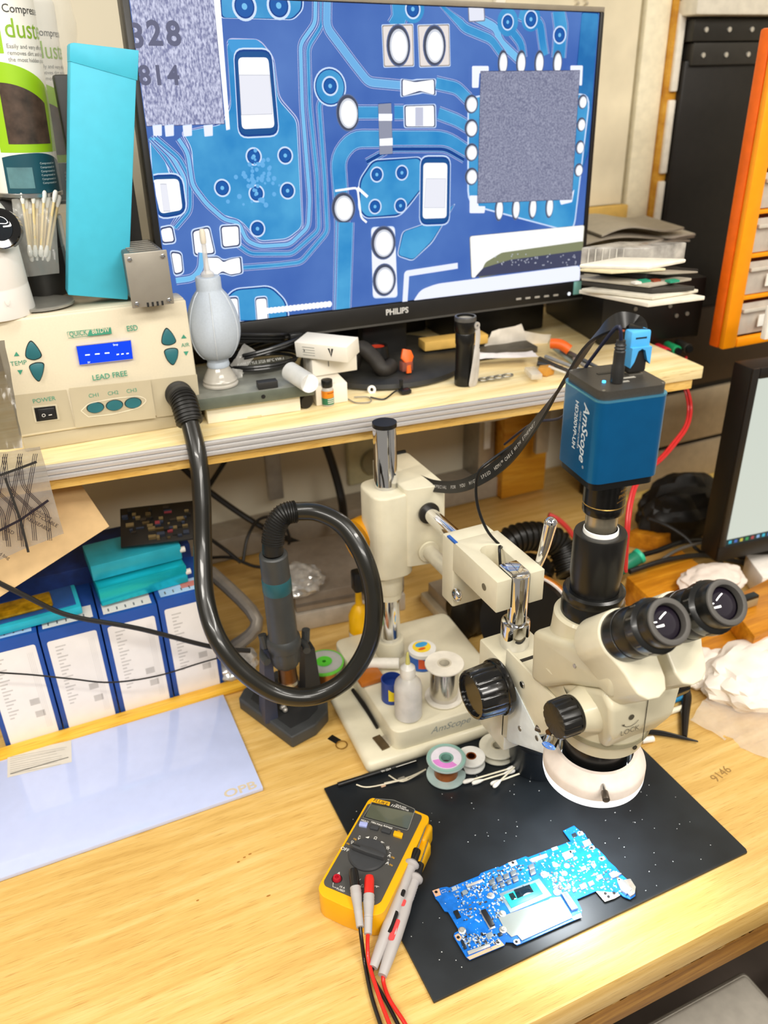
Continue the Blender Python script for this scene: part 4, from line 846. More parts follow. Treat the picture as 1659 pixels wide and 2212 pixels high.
b = B(); P.poly(b, [(16, 1630), (154, 1599), (155, 1646), (16, 1680)], M('cfc9bd', .5, noise=.02), .0001)
for k in range(9): P.line(b, [(22, 1636 + k * 4.6), (120 + rnd.random() * 28, 1636 + k * 4.6 - 22)], .0006, M('9a968e', .6), .0003)
P.line(b, [(22, 1672), (148, 1636)], .0014, M('4a4844', .6), .0003); b.build('paper_label', t)
# ================================================================ multimeter
mz_ = .036; MMT = frame((.2515, .6245, mz_), (.667, -.745, 0), (.745, .667, 0)); MM = P2(MMT)
YL = M('efb10a', .38, noise=.01, coat=.15); MG = M('4a4947', .42, noise=.01); DG = M('3c3d3f', .4)
t = thing('multimeter', 'yellow and grey digital multimeter with its dial turned off, on the mat edge', 'multimeter', (.2495, .6195, 0))
def outl(w, yb, yt, bow=.004):
    return [(-w, yt - .004), (-w, yb + .02), (-w * .98, yb + .008), (-w * .78, yb + .001), (0, yb - .0015), (w * .78, yb + .001), (w * .98, yb + .008), (w, yb + .02), (w, yt - .004), (w * .93, yt + .002), (0, yt + bow + .002), (-w * .93, yt + .002)][::1]
b = B(MMT); q = outl(.0415, -.078, .073); b.prism([tuple(p) for p in rounded([V(a) for a in q] + [V(q[0])], .008, True)], YL, -.0350, -.0002, bev=.006, seg=4)
b.box((.036, -.004, -.0345), (.053, .050, -.010), YL, .006, 4); b.box((.038, .042, -.0345), (.047, .071, -.006), YL, .005, 3)
b.box((.041, .010, -.0101), (.0525, .0115, -.0094), M('7a5206', .6)); b.build('holster', t)['label'] = 'yellow protective holster'
b = B(); MM.rr(b, [(805, 1737), (860, 1742), (911, 1762), (911, 1768), (822, 1950), (805, 1957), (702, 1914), (699, 1905), (795, 1737)], .004, MG, -.001, .0018, bev=.0006); b.build('face_panel', t)
b = B(); MM.rr(b, [(808, 1727), (850, 1730), (897, 1750), (881, 1796), (784, 1768)], .003, M('2c2d2c', .3), .0010, .0005)
MM.line(b, [(808, 1727), (850, 1730), (897, 1750), (881, 1796), (784, 1768)], .0007, M('8e8e88', .4), .0016, close=True, r=.003)
MM.poly(b, [(801, 1739), (893, 1758), (881, 1792), (789, 1766)], M('55594a', .12, coat=.8, noise=.02), .0016)
b.build('display', t)
b = B(); MM.poly(b, [(805, 1726), (843, 1735), (841, 1743), (801, 1734)], YL, .0018); MM.text(b, 'FLUKE', (822, 1735), .0066, M('2a2a28', .4), h=.0020, bold=.012, shear=.15, sx=1.05, rot=0)
WT = M('e8e6e0', .5); MM.text(b, '111', (850, 1743), .0052, WT, h=.0018, bold=.03, shear=.3); MM.text(b, 'TRUE RMS', (866, 1744), .0032, WT, h=.0018, bold=.008); MM.text(b, 'MULTIMETER', (868, 1749), .0032, WT, h=.0018, bold=.008); b.build('badge', t)
b = B()
for tx, p in (('HOLD', (788, 1775)), ('MIN MAX', (814, 1781)), ('RANGE', (838, 1788)), ('Hz', (862, 1797))): MM.text(b, tx, p, .0036, WT if tx != 'Hz' else YL, h=.0011, bold=.012)
for tx, p, sz_ in (('OFF', (745, 1836), .0062), ('V', (760, 1822), .0052), ('~', (762, 1818), .005), ('V', (775, 1813), .0052), ('=', (777, 1808), .004), ('Ω', (811, 1812), .0055), ('A', (841, 1850), .0060), ('~', (843, 1843), .005), ('A', (837, 1866), .0060), ('=', (839, 1859), .004), ('A', (732, 1888), .005), ('10 A', (739, 1918), .0036), ('FUSED', (736, 1924), .0036), ('V', (776, 1902), .005)): MM.text(b, tx, p, sz_, WT, h=.0011, bold=.006)
for p in ((752, 1824), (767, 1814), (849, 1854), (845, 1870)): MM.text(b, 'Hz', p, .0038, YL, h=.0011)
MM.poly(b, [(789, 1810), (798, 1808), (796, 1813)], WT, .0011); MM.line(b, [(822, 1820), (830, 1822)], .0006, WT, .0011); MM.poly(b, [(824, 1818), (829, 1821), (823, 1824)], WT, .0011)
MM.line(b, [(834, 1831), (842, 1834)], .0006, WT, .0011); MM.line(b, [(837, 1829), (835, 1836)], .0006, WT, .0011); MM.line(b, [(840, 1829), (838, 1837)], .0006, WT, .0011)
MM.line(b, [(778, 1916), (785, 1918), (784, 1911)], .0005, WT, .0011, close=True); MM.poly(b, [(812, 1914), (818, 1916), (813, 1919)], WT, .0011); MM.line(b, [(809, 1915), (819, 1917)], .0005, WT, .0011)
MM.line(b, [(720, 1908), (719, 1917), (727, 1919)], .0005, WT, .0011); b.build('printed_symbols', t)
for q, m, lb in (([(778, 1778), (795, 1781), (792, 1790), (775, 1787)], M('a7b0e4', .4), 'pale violet hold button'), ([(802, 1784), (820, 1788), (816, 1797), (799, 1793)], DG, ''), ([(827, 1790), (846, 1796), (842, 1805), (823, 1799)], DG, ''), ([(852, 1798), (871, 1804), (868, 1814), (849, 1808)], YL, 'yellow button')):
    b = B(); MM.rr(b, q, .001, m, .0006, .0030, bev=.0008); o = b.build('push_button', t)
    if lb: o['label'] = lb
b = B(); c = MM.px(795, 1849); DT = MMT @ Matrix.Translation((c[0], c[1], 0)); R_ = .0228
b.lathe([(0, .0005), (R_, .0005), (R_, .003), (R_ - .0015, .0052), (0, .0056)], DG, (0, 0, 0), (0, 0, 1), 56) if 0 else b.add([], [], DG)
bb = B(DT); bb.lathe([(0, .0008), (R_, .0008), (R_, .0030), (R_ - .0015, .0050), (0, .0052)], DG, n=64)
A_ = math.atan2(MM.px(827, 1862)[1] - MM.px(757, 1837)[1], MM.px(827, 1862)[0] - MM.px(757, 1837)[0])
bb.T = DT @ RZ(A_); bb.prism([(-.0225, -.0005), (-.018, .0030), (0, .0042), (.021, .0024), (.0225, -.0005), (.021, -.0034), (0, -.0042), (-.018, -.0035)], DG, .004, .0115, bev=.0012); bb.box((-.0205, -.0006, .0113), (-.010, .0006, .0118), M('1c1c1c', .5))
bb.build('rotary_dial', t)
b = B(); c = MM.px(728, 1900); JT = MMT @ Matrix.Translation((c[0], c[1], 0)); b.T = JT; b.lathe([(0, .001), (.0052, .001), (.0052, .0015), (.0042, .0045), (.0022, .0047), (.0018, .002), (0, .002)], M('b01828', .35), n=28); b.lathe([(.0052, .0009), (.0062, .001), (.0058, .0014)], M('241416', .5), n=28); b.build('red_socket', t)
# test leads
GL = M('b3aeac', .45, noise=.01); REDC = M('d8261c', .35, coat=.2); BLC = M('171515', .3, coat=.3)
def lead(lab, col, plug0, plug1, wire, pg, pe, wend, tipc, capm):
    t = thing('test_lead', lab, 'test lead', V(plug0))
    d = (V(plug1) - V(plug0)); L = d.length; d.normalize()
    b = B(); b.lathe([(0, -.001), (.0045, 0), (.0056, .004), (.0056, .020), (.0060, .0205)], capm, plug0, d, 28); b.build('cap', t)['label'] = ('red' if capm is REDC else 'black') + ' plug cap'
    b = B(); pr = [(.0060, .0205), (.0064, .022), (.0060, .0235), (.0064, .025), (.0060, .0265), (.0064, .028), (.0062, .03), (.0048, L * .68), (.0050, L * .70), (.0046, L * .72), (.0050, L * .74), (.0046, L * .76), (.0042, L), (0, L)]; b.lathe(pr, GL, plug0, d, 28); b.build('plug', t)
    b = B(); b.tube([V(plug1) - d * .002] + [V(p) for p in wire], .0022, col, n=12, sm=8); b.build('wire', t)
    if pg:
        pg, pe = V(pg), V(pe); e = (pe - pg); L = e.length; e.normalize()
        b = B(); b.lathe([(.0045, -.006), (.0088, -.002), (.0092, 0), (.0088, .002), (.0060, .004)], GL, pg, e, 30)
        b.lathe([(.0062, .004)] + [(.0062 - .0004 * (k % 2), .006 + k * .0018) for k in range(12)] + [(.0058, .03), (.0068, L * .35), (.0072, L * .62), (.0064, L * .82), (.0050, L), (0, L)], GL, pg, e, 30); b.build('probe_grip', t)
        b = B(); b.lathe([(.0046, -.020), (.0052, -.018), (.0056, -.004), (.0046, -.003)], BLC, pg, e, 24); b.build('probe_collar', t)
        b = B(); b.lathe([(0, -.056), (.0007, -.050), (.0010, -.028), (.0011, -.018)], M('d8d0b8', .25, 1), pg, e, 14); b.build('probe_tip', t)
        up = V((0, 0, 1)); up = (up - e * up.dot(e)).normalized(); sd = e.cross(up)
        for s0, hw in ((.22, .0022), (.50, .0032)):
            b = B(); pts = [tuple((0, 0))]; T = frame(pg + e * (L * (s0 + .09)) + (up * .82 + sd * (-.57 if tipc > 0 else .3)).normalized() * .0064, e, (up.cross(e)) * -1)
            if (T.to_3x3() @ V((0, 0, 1))).dot(up) < 0: T = frame(T.translation, e, up.cross(e))
            hl = .004 if s0 < .3 else .0125; b.prism([tuple(p) for p in rounded([V((-hl, -hw)), V((hl, -hw)), V((hl, hw)), V((-hl, hw)), V((-hl, -hw))], hw, True)], M('e04a4a', .4) if col is REDC else BLC, -.002, .0011, T); b.build('colour_insert', t)
        if wend: b = B(); b.tube([pe - e * .003] + [V(p) for p in wend], .0022, col, n=12, sm=8); b.build('wire', t)
lead('black test lead with grey plug and probe lying right of the yellow multimeter', BLC, gz(763, 1878, .049), gz(778, 2003, .034), [gz(781, 2030, .025), gz(788, 2080, .006), gz(802, 2150, .004), gz(826, 2225, .004), gz(850, 2290, .004)], gz(889, 1868, .030), gz(806, 2090, .010), [gz(803, 2102, .004), gz(812, 2125, .0045), gz(838, 2170, .0035), gz(866, 2225, .0035), gz(900, 2290, .0035)], 1, BLC)
lead('red test lead with grey plug and probe crossing beside the black lead', REDC, gz(798, 1892, .049), gz(795, 2018, .032), [gz(794, 2040, .022), gz(797, 2080, .012), gz(818, 2150, .009), gz(846, 2225, .008), gz(872, 2290, .006)], gz(897, 1898, .022), gz(826, 2108, .010), [gz(829, 2125, .005), gz(842, 2160, .009), gz(868, 2200, .0095), gz(890, 2235, .008), gz(930, 2290, .006)], -1, REDC)
# ================================================================ circuit board
z2 = lambda x, y: (x / 3.318 + 900, y / 3.318 + 1760)
BDT = frame((.40, .52, .0080), (1, 0, 0), (0, 1, 0)); BD = P2(BDT); PCB = M('0c66c0', .3, noise=.12, ns=120, coat=.2); TAN = M('d8a888', .4); SLV = M('cfd4d8', .28, .8, .03); WPT = M('e4eaf0', .5)
t = thing('circuit_board', 'blue laptop motherboard lying on the black mat under the ring light', 'circuit board', (.40, .52, .0045))
def zz(*a): return [z2(*p) for p in a]
out = zz((112, 545), (175, 522), (215, 516), (235, 522), (445, 438), (460, 418), (585, 372), (590, 378), (655, 345), (710, 325), (780, 298), (800, 305), (1105, 190), (1050, 115), (1128, 78), (1165, 110), (1205, 135), (1228, 178), (1265, 215), (1278, 235), (1300, 245), (1350, 295), (1375, 330), (1425, 375), (1470, 430), (1530, 480), (1565, 530), (1568, 580), (1530, 605), (1480, 585), (1450, 560), (1290, 545), (1150, 605), (1185, 680), (1180, 735), (1130, 755), (745, 925), (720, 935), (690, 915), (640, 912), (630, 935), (380, 1040), (355, 1020), (265, 870), (270, 848), (305, 830), (225, 695), (200, 690), (155, 620), (135, 600))
b = B(); BD.poly(b, out, PCB, -.0012, .0012); b.build('board', t)
def part(nm, m, q, h=.0001, th=.001, bev=.0002, lab=None):
    b = B(); BD.poly(b, zz(*q), m, h, th, bev); o = b.build(nm, t)
    if lab: o['label'] = lab
    return o
for q in ([(112, 545), (160, 528), (175, 575), (135, 588)], [(655, 345), (710, 325), (725, 355), (680, 375)], [(965, 240), (1005, 226), (1015, 245), (975, 260)], [(1150, 130), (1185, 118), (1200, 140), (1165, 152)], [(272, 865), (300, 850), (325, 880), (310, 905), (290, 900)], [(360, 1022), (600, 920), (565, 905), (590, 890), (630, 935), (380, 1040)], [(1110, 735), (1175, 705), (1185, 735), (1130, 755)], [(700, 900), (735, 890), (745, 922), (715, 932)], [(1305, 305), (1340, 298), (1355, 318), (1320, 332)], [(1240, 230), (1270, 222), (1280, 243), (1255, 252)]):
    part('bare_copper_corner', TAN if q[0][0] < 620 else M('e0cfc4', .4), q, .00005, .0001, 0)
def hole(p, r=.0016, ring=None):
    b = B(); c = BD.px(*z2(*p))
    if ring: BD.disc(b, c, r * ring, M('ece4de', .35, .3), .0002, raw=True, t=.0002)
    BD.disc(b, c, r, M('0a0a0c', .6), .0005, raw=True); b.build('mounting_hole', t)
for p, r in (((140, 555), .0018), ((690, 345), .0018), ((298, 880), .0018), ((585, 917), .0014), ((715, 912), .0016), ((1168, 132), .0013), ((1255, 238), .0016), ((1325, 317), .0016), ((1452, 467), .0012)): hole(p, r, 2.0 if r < .0017 else None)
part('cpu_frame', M('8f9fa8', .4, .5), [(590, 568), (878, 458), (968, 580), (672, 705)], .0001, .0004)
part('cpu_package', M('1fb0b0', .35), [(622, 580), (850, 490), (905, 570), (678, 672)], .0005, .0008)
part('cpu_die', M('10222e', .05, coat=1), [(695, 545), (808, 506), (840, 560), (722, 606)], .0013, .0006); part('cpu_die', M('142a30', .05, coat=1), [(658, 575), (690, 563), (718, 608), (682, 620)], .0013, .0005)
part('metal_shield', M('b9c2be', .32, .55, .02), [(585, 740), (945, 612), (960, 600), (1030, 590), (1110, 720), (1115, 742), (755, 905), (720, 865), (680, 880), (640, 840)], .0001, .0011)
part('memory_connector', SLV, [(1035, 575), (1075, 562), (1155, 680), (1110, 695)], .0001, .0035); part('connector_slot', M('62707c', .4), [(1050, 578), (1066, 572), (1142, 682), (1125, 688)], .0036, .0004)
o_ = part('card_slot', M('c9c4c0', .3, .7), [(452, 695), (490, 682), (565, 812), (525, 828)], .0001, .0010); part('slot_body', M('1a1a1c', .4), [(460, 700), (492, 688), (560, 800), (528, 815)], .0011, .0028)
part('small_connector', M('16181a', .4), [(262, 700), (292, 688), (318, 738), (288, 750)], .0001, .0022)
part('ribbon_connector', M('c8c6c0', .3, .5), [(352, 512), (470, 466), (478, 482), (362, 526)], .0001, .0016); part('ribbon_connector', M('d8dadc', .3, .5), [(815, 322), (930, 284), (940, 308), (825, 348)], .0001, .0020)
part('ribbon_connector', M('c6c8c4', .3, .5), [(362, 985), (520, 930), (528, 948), (372, 1008)], .0001, .0018); part('ribbon_connector', M('20242a', .4), [(315, 908), (330, 900), (360, 960), (342, 970)], .0001, .0018)
part('usb_port', SLV, [(1435, 490), (1470, 475), (1500, 500), (1540, 545), (1500, 580), (1460, 545)], .0001, .0038); part('usb_port', M('d2cfc6', .25, .8, .1), [(1480, 480), (1530, 470), (1568, 530), (1562, 575), (1530, 595), (1500, 560)], .0001, .0032)
part('audio_jack', SLV, [(1375, 430), (1410, 410), (1468, 430), (1440, 450), (1400, 462)], .0001, .0026)
part('side_bracket', M('e2dcd4', .35, .4), [(1285, 548), (1345, 530), (1440, 555), (1460, 575), (1420, 598), (1350, 622)], -.0008, .0006)
for p in ((1352, 565), (1415, 562), (1375, 588)): hole(p, .0018)
for p, r in (((533, 582), .0042), ((615, 712), .0042), ((326, 833), .0044), ((620, 826), .0044), ((915, 430), .0046), ((1005, 558), .0044)):
    b = B(); c = BD.px(*z2(*p)); T_ = BDT @ Matrix.Translation((c[0], c[1], 0)); b.T = T_; b.lathe([(0, .0001), (r, .0001), (r, .0010), (r * .8, .0016), (r * .6, .0018), (r * .55, .0032), (r * .25, .0034), (0, .003)], M('d6d6d0', .3, .7), n=28); b.build('standoff', t)
for p, r in (((995, 360), .0034), ((1077, 366), .0034), ((1060, 420), .0034)):
    b = B(); BD.disc(b, z2(*p), r, WPT, .0001, t=.0001)
    b.build('solder_pad', t)
IND = M('6a7074', .35, .3); 
for q in [(540, 488), (592, 467), (642, 448), (692, 425), (560, 526), (612, 506), (662, 488), (708, 468), (822, 380), (832, 418)]:
    x, y = q; s = 25 if y < 470 or x < 560 else 20; part('inductor', IND, [(x - s, y - 8), (x + s * .55, y - s), (x + s, y + 10), (x - s * .5, y + s + 2)], .0001, .0024, .0004)
for x, y, s, m in ((1082, 292, 44, 0), (1195, 388, 24, 1), (1270, 366, 20, 1), (1312, 450, 26, 1), (1194, 515, 32, 1), (1250, 495, 26, 1), (1235, 300, 18, 1), (1135, 315, 18, 1), (1108, 268, 16, 1), (525, 865, 28, 1), (345, 560, 24, 1), (1220, 205, 34, 2), (1130, 148, 22, 3), (598, 860, 20, 3), (270, 532, 22, 2), (1130, 545, 18, 1)):
    mm = (M('8e9ea6', .35, .3), M('7b8890', .35), M('c6d0d6', .3, .5), M('22272c', .4))[m]; part('chip', mm, [(x - s, y - s * .25), (x + s * .45, y - s * .85), (x + s, y + s * .25), (x - s * .4, y + s * .9)], .0001, .0011)
b = B(); r2 = random.Random(11)
poly = [BD.px(*p) for p in out]
def inside(x, y):
    c = False
    for i in range(len(poly)):
        (xa, ya_), (xb, yb) = poly[i - 1], poly[i]
        if (ya_ > y) != (yb > y) and x < (xb - xa) * (y - ya_) / (yb - ya_) + xa: c = not c
    return c
mats_ = [M('a8b6c0', .4), M('90a2ae', .4), M('5c5248', .5), M('c2ccd4', .4), M('8fa0aa', .4), M('2e3238', .4)]
zones = [((760, 1560), (130, 560), 330, 1), ((230, 640), (480, 600), 120, 0), ((440, 760), (360, 470), 100, 0), ((330, 620), (850, 960), 150, 0), ((300, 560), (620, 760), 60, 0), ((560, 660), (590, 740), 60, 1), ((900, 1100), (430, 560), 110, 1)]
for (xa, xb), (ya_, yb), n_, br in zones:
    for _ in range(n_):
        px_, py_ = r2.uniform(xa, xb), r2.uniform(ya_, yb); 
        if 585 < px_ < 975 and py_ > 455 and py_ > 1100 - px_ * .75: continue
        if br and py_ < 560 - (px_ - 760) * .52 - 200 + 60: pass
        x, y = BD.px(*z2(px_, py_))
        if not (inside(x - .002, y - .002) and inside(x + .002, y + .002)): continue
        w, h = (r2.choice((.0006, .0009, .0012, .0016)), r2.choice((.0005, .0007, .0010))); w, h = (w, h) if r2.random() < .5 else (h, w)
        b.box((x - w, y - h, 0), (x + w, y + h, r2.choice((.0004, .0007, .001))), r2.choice(mats_[:5] if br else mats_), T=BDT)
tag(b.build('surface_components', t), 'tiny pale capacitors and resistors', kind='stuff')
b = B()
for _ in range(300):
    x, y = r2.uniform(-.10, .11), r2.uniform(-.05, .056)
    if inside(x, y): w = r2.uniform(.0001, .0005); b.add([(x - w, y - w, .00006), (x + w, y - w, .00006), (x + w, y + w, .00006), (x - w, y + w, .00006)], [(0, 1, 2, 3)], WPT, BDT)
for tx, p, s_, ro in (('IIIIII', (470, 545), .0026, .4), ('IIII', (460, 565), .002, .4), ('IIIIIIII', (435, 760), .003, -1.1)): BD.text(b, tx, z2(*p), s_, WPT, rot=ro)
BD.line(b, zz((175, 545), (205, 535), (212, 550), (182, 560)), .0003, WPT, close=True); BD.line(b, zz((355, 698), (385, 690), (390, 712), (362, 720)), .0003, WPT, close=True)
b.build('white_markings', t)['kind'] = 'stuff'
# ================================================================ small things on the mat and by the stand
PS = 'paper stick cotton swab on the black mat, '
for a_, c_, z_, lab in (((1000, 1690), (1118, 1655), .008, 'leftmost one by the wire spools'), ((1020, 1692), (1112, 1664), .0075, 'short one beside the leftmost'), ((1066, 1700), (1132, 1638), .012, 'crossing over the others, pointing up'), ((1060, 1694), (1152, 1660), .0075, 'the one reaching furthest right')):
    swab_at(gz(*a_, z_), gz(*c_, z_), PS + lab, 'paper cotton swabs on the mat', M('f2ead2', .6))
def spool(nm, lab, px_, py_, z0, R, H_, mr, mc, mh, cat='spool', tilt=None, core=None, grp='wire and solder spools'):
    p = gz(px_, py_, z0 + H_); o = V((p.x, p.y, z0)); t = thing(nm, lab, cat, o, grp); tl = (0, 0, 1)
    for k, z in enumerate((0.0006, H_ - .003)):
        b = B(); b.lathe([(R * .28, z), (R * .98, z), (R, z + .001), (R, z + .002), (R * .98, z + .003), (R * .28, z + .003)], mr, o, tl, 44); b.build('flange', t)
    b = B(); b.lathe([(core or R * .6, .003), (core or R * .6, H_ - .003)], mc, o, tl, 40); b.build('winding', t)
    b = B(); b.lathe([(R * .27, H_ - .012), (R * .27, H_ + .0002), (R * .36, H_ + .0006), (R * .36, H_ - .001)], mh, o, tl, 32); b.lathe([(0, H_ - .011), (R * .27, H_ - .011)], M('4a463e', .6), o, tl, 24); b.build('hub', t); return t, o
t, o = spool('desoldering_braid_spool', 'small clear spool with pink and teal label on the mat beside the swabs', 964, 1637, .0046, .027, .032, M('b4c8c4', .2, alpha=.9), COPPER, M('7aa89c', .4))
b = B(); b.lathe([(.010, .0325), (.0205, .0325)], M('e9e4f0', .4), o, n=40); b.lathe([(.0225, .0326), (.0262, .0326)], M('8fb8ae', .4), o, n=40); P = P2(Matrix.Translation(o + V((0, 0, .0327))))
q = [(.0105 * math.cos(a), .0105 * math.sin(a)) for a in [math.radians(170 + k * 15) for k in range(9)]] + [(.0195 * math.cos(a), .0195 * math.sin(a)) for a in [math.radians(290 - k * 15) for k in range(9)]]; P.poly(b, q, M('e08ad8', .4), .0001, raw=True); b.build('round_label', t)
t, o = spool('small_white_spool', 'small white spool of copper braid behind the pink labelled spool', 1018, 1633, .0046, .0195, .016, M('ecebe6', .4), COPPER, COPPER, core=.010)
t, o = spool('cream_spool', 'cream spool lying between the small white spool and the focus rack', 1075, 1610, .0046, .026, .014, M('dcd8c6', .4), M('a89a80', .4), M('cfc8b0', .4))
t = thing('black_tub', 'dark round plastic tub on the mat under the focus rack', 'tub', (.515, .715, .005)); b = B(); b.lathe([(0, .0046), (.036, .0046), (.038, .008), (.041, .055), (.0435, .058), (.0435, .062), (.040, .063), (.036, .010), (0, .010)], M('1b2128', .35, alpha=1), (.525, .690, 0), n=48); b.build('tub', t)
t, o = spool('solder_spool', 'white spool of shiny solder wire standing on the stand base', 960, 1432, .0556, .028, .062, M('efe9dc', .5), M('cfcac2', .18, .95, .05, aniso=(1, 1, 60)), M('d8d0bd', .5), core=.0205)
t, o = spool('copper_wire_spool', 'grey spool with lime green rim holding copper wire, left of the stand base', 700, 1430, .0006, .030, .05, M('b8bab6', .3), M('c98242', .3, .8), M('58c83a', .4), core=.018)
b = B(); b.lathe([(.0285, .051), (.0305, .051), (.0312, .049), (.0305, .046)], M('6fd046', .4), o, n=48); b.lathe([(.003, .0515), (.0125, .0518)], M('5ccc3c', .4), o, n=32); b.build('green_rim', t)
# squeeze bottle
c_ = gz(882, 1560, .0556); o = V((c_.x + .006, c_.y + .012, .0556)); t = thing('squeeze_bottle', 'translucent white squeeze bottle on the microscope stand base', 'bottle', o)
SQ = M('eceae4', .25, alpha=.55); b = B(); b.lathe([(0, .0006), (.017, .0006), (.0195, .004), (.0195, .052), (.018, .060), (.012, .068), (.0095, .071), (.0095, .075)], SQ, o, n=40); b.build('body', t)
b = B(); b.lathe([(0, .002), (.0175, .002), (.0182, .006), (.0182, .044), (0, .044)], M('e2dde0', .2, alpha=.6), o, n=36); b.build('liquid', t)
b = B(); b.lathe([(.0105, .071), (.0108, .080), (.010, .086), (.004, .092), (0, .092)], M('f2f0ea', .3, alpha=.8), o, n=32); b.build('cap', t)
b = B(); b.lathe([(.0035, .090), (.0032, .096), (.0016, .110), (0, .112)], M('d8d27a', .3, alpha=.85), o, n=18); b.build('spout', t)['label'] = 'yellowish spout'
# tins
def tin(lab, px_, py_, z0, R, H_, m1, m2, m3, lid):
    c = gz(px_, py_, z0 + H_); o = V((c.x, c.y, z0)); t = thing('paste_tin', lab, 'tin', o, 'flux paste tins'); b = B(); b.lathe([(0, .0006), (R, .0006), (R, H_), (R * .9, H_), (R * .9, H_ - .012), (0, H_ - .012)] if not lid else [(0, .0006), (R, .0006), (R, H_)], m1, o, n=40); b.build('tin', t)
    b = B(); s_ = B(); gridrect(s_, -R * 1.2, R * .9, H_ * .2, lambda x: H_ * .72 + .004 * math.sin(x * 200), m2, .0003); gridrect(s_, -R * .7, R * .4, H_ * .30, H_ * .6, m3, .0006); gridrect(s_, R * .1, R * .8, H_ * .18, H_ * .34, m2, .0008); wrap(b, s_, R, o, .45, Matrix.Identity(4)); b.build('label', t)
    if lid: b = B(); b.lathe([(R, H_ - .006), (R + .001, H_ - .006), (R + .001, H_), (R * .9, H_ + .001), (0, H_ + .001)], lid, o, n=40); P = P2(Matrix.Translation(o + V((0, 0, H_ + .0012)))); P.disc(b, (0, .002), R * .7, M('f4d23a', .4), raw=True); P.disc(b, (.002, .007), R * .5, M('3fa0d8', .4), .0002, ry=R * .3, raw=True); P.disc(b, (-.002, -.003), R * .3, M('e05a28', .4), .0003, ry=R * .14, raw=True); b.build('lid', t)
BLT = M('24408e', .4)
tin('open dark blue tin with yellow and red label left of the squeeze bottle', 846, 1466, .0556, .0155, .036, BLT, M('e8d020', .4), M('d84a3a', .4), None)
tin('white lidded tin with colourful top behind the white solder spool', 912, 1400, .0556, .020, .030, M('2d62b8', .4), M('d8552a', .4), M('3a70c8', .4), M('e8e6e0', .4))
# tweezers in the tray of the stand base, glue tube, amber block, metal scrap
b = B(); b.tube([gz(762, 1490, .030), gz(790, 1530, .0262), gz(815, 1572, .0255)], lambda s_: .0035 - .0015 * abs(s_ - .3), BLACK, n=8); tag(b.build('black_tweezers'), 'black tweezers lying in the left tray of the microscope stand base', 'tweezers')
b = B(); T = frame(gz(823, 1605, .0225), (1, .1, 0), (0, 1, 0)); b.box((-.006, -.014, 0), (.006, .014, .0018), M('7a6a52', .3, .8, .1), T=T); b.box((.006, -.012, 0), (.012, .008, .003), M('cfc8b8', .3, .6), T=T)
for k in range(7): b.box((.010 + rnd.random() * .006, -.012 + k * .003, 0), (.013 + rnd.random() * .006, -.010 + k * .003, .003), WHITE, T=T)
tag(b.build('razor_blade_scrap'), 'small bent brown metal blade in the tray of the stand base', 'blade')
b = B(); b.cyl(gz(762, 1432, .066), gz(862, 1433, .066), .0085, M('ece8dc', .4), n=24, bev=.001); tag(b.build('glue_tube'), 'white tube lying across the stand base behind the blue tin', 'tube')
b = B(); c_ = gz(802, 1470, .0565); b.box((c_.x - .02, c_.y - .01, .0562), (c_.x + .018, c_.y + .02, .0642), M('b86a24', .3, alpha=.95), .002); tag(b.build('amber_block'), 'amber coloured flux block behind the blue tin', 'flux')
# kapton tape rolls hanging on the post side, yellow bottle
def ring_roll(nm, lab, c, ax, R, r, w, m, mi_, cat, n2='core'):
    t = thing(nm, lab, cat, V(c)); b = B(); b.lathe([(r, -w / 2), (R, -w / 2), (R, w / 2), (r, w / 2)], m, c, ax, 48); b.build('tape', t); b = B(); b.lathe([(r - .002, -w / 2), (r, -w / 2), (r, w / 2), (r - .002, w / 2), (r - .002, -w / 2)], mi_, c, ax, 48); b.build(n2, t); return t
AMB = M('e09a10', .12, coat=1, noise=.04)
ring_roll('kapton_tape_roll', 'wide amber tape roll hanging left of the stand carriage', gy(790, 1165, .965), (1, .25, .05), .036, .026, .030, AMB, M('d8c8a8', .5), 'tape')
b = B(); b.box(gy(768, 1285, .97), gy(768, 1285, .97) + V((.02, .02, .035)), BLACK, .004); b.tube([gy(775, 1270, .972), gy(800, 1290, .975), gy(812, 1268, .975)], .002, BLACK); tag(b.build('black_clip'), 'black clip below the amber tape roll beside the post', 'clip')
c_ = gz(800, 1420, .0006); o = V((c_.x - .008, 1.03, .0006)); t = thing('yellow_bottle', 'yellow plastic bottle behind the chrome post base', 'bottle', o)
b = B(); b.lathe([(0, 0), (.017, 0), (.018, .004), (.018, .075), (.012, .09), (.006, .096), (.005, .12), (0, .121)], M('f2b80a', .35), o, n=32); b.build('body', t)
b = B(); b.lathe([(.0182, .012), (.0184, .045)], M('e8e4dc', .5, noise=.2, ns=200), o, n=32); b.build('label', t)
# usb stick and ring by the base
p = gz(722, 1595, .002); t = thing('usb_stick', 'tiny black usb stick with a metal ring on the desk beside the stand base', 'usb stick', (p.x, p.y, 0)); T = frame((p.x, p.y, .0008), (-.45, .9, 0), (.9, .45, 0)); b = B(T); b.box((-.009, -.0055, 0), (.009, .0055, .004), BLACK, .001); b.build('stick', t)
p2_ = gz(738, 1610, .001); b = B(); b.tube([(p2_.x + .008 * math.cos(a), p2_.y + .008 * math.sin(a), .002) for a in [k * math.pi / 8 for k in range(17)]], .0008, GOLD, n=8, sm=2); b.build('metal_ring', t)
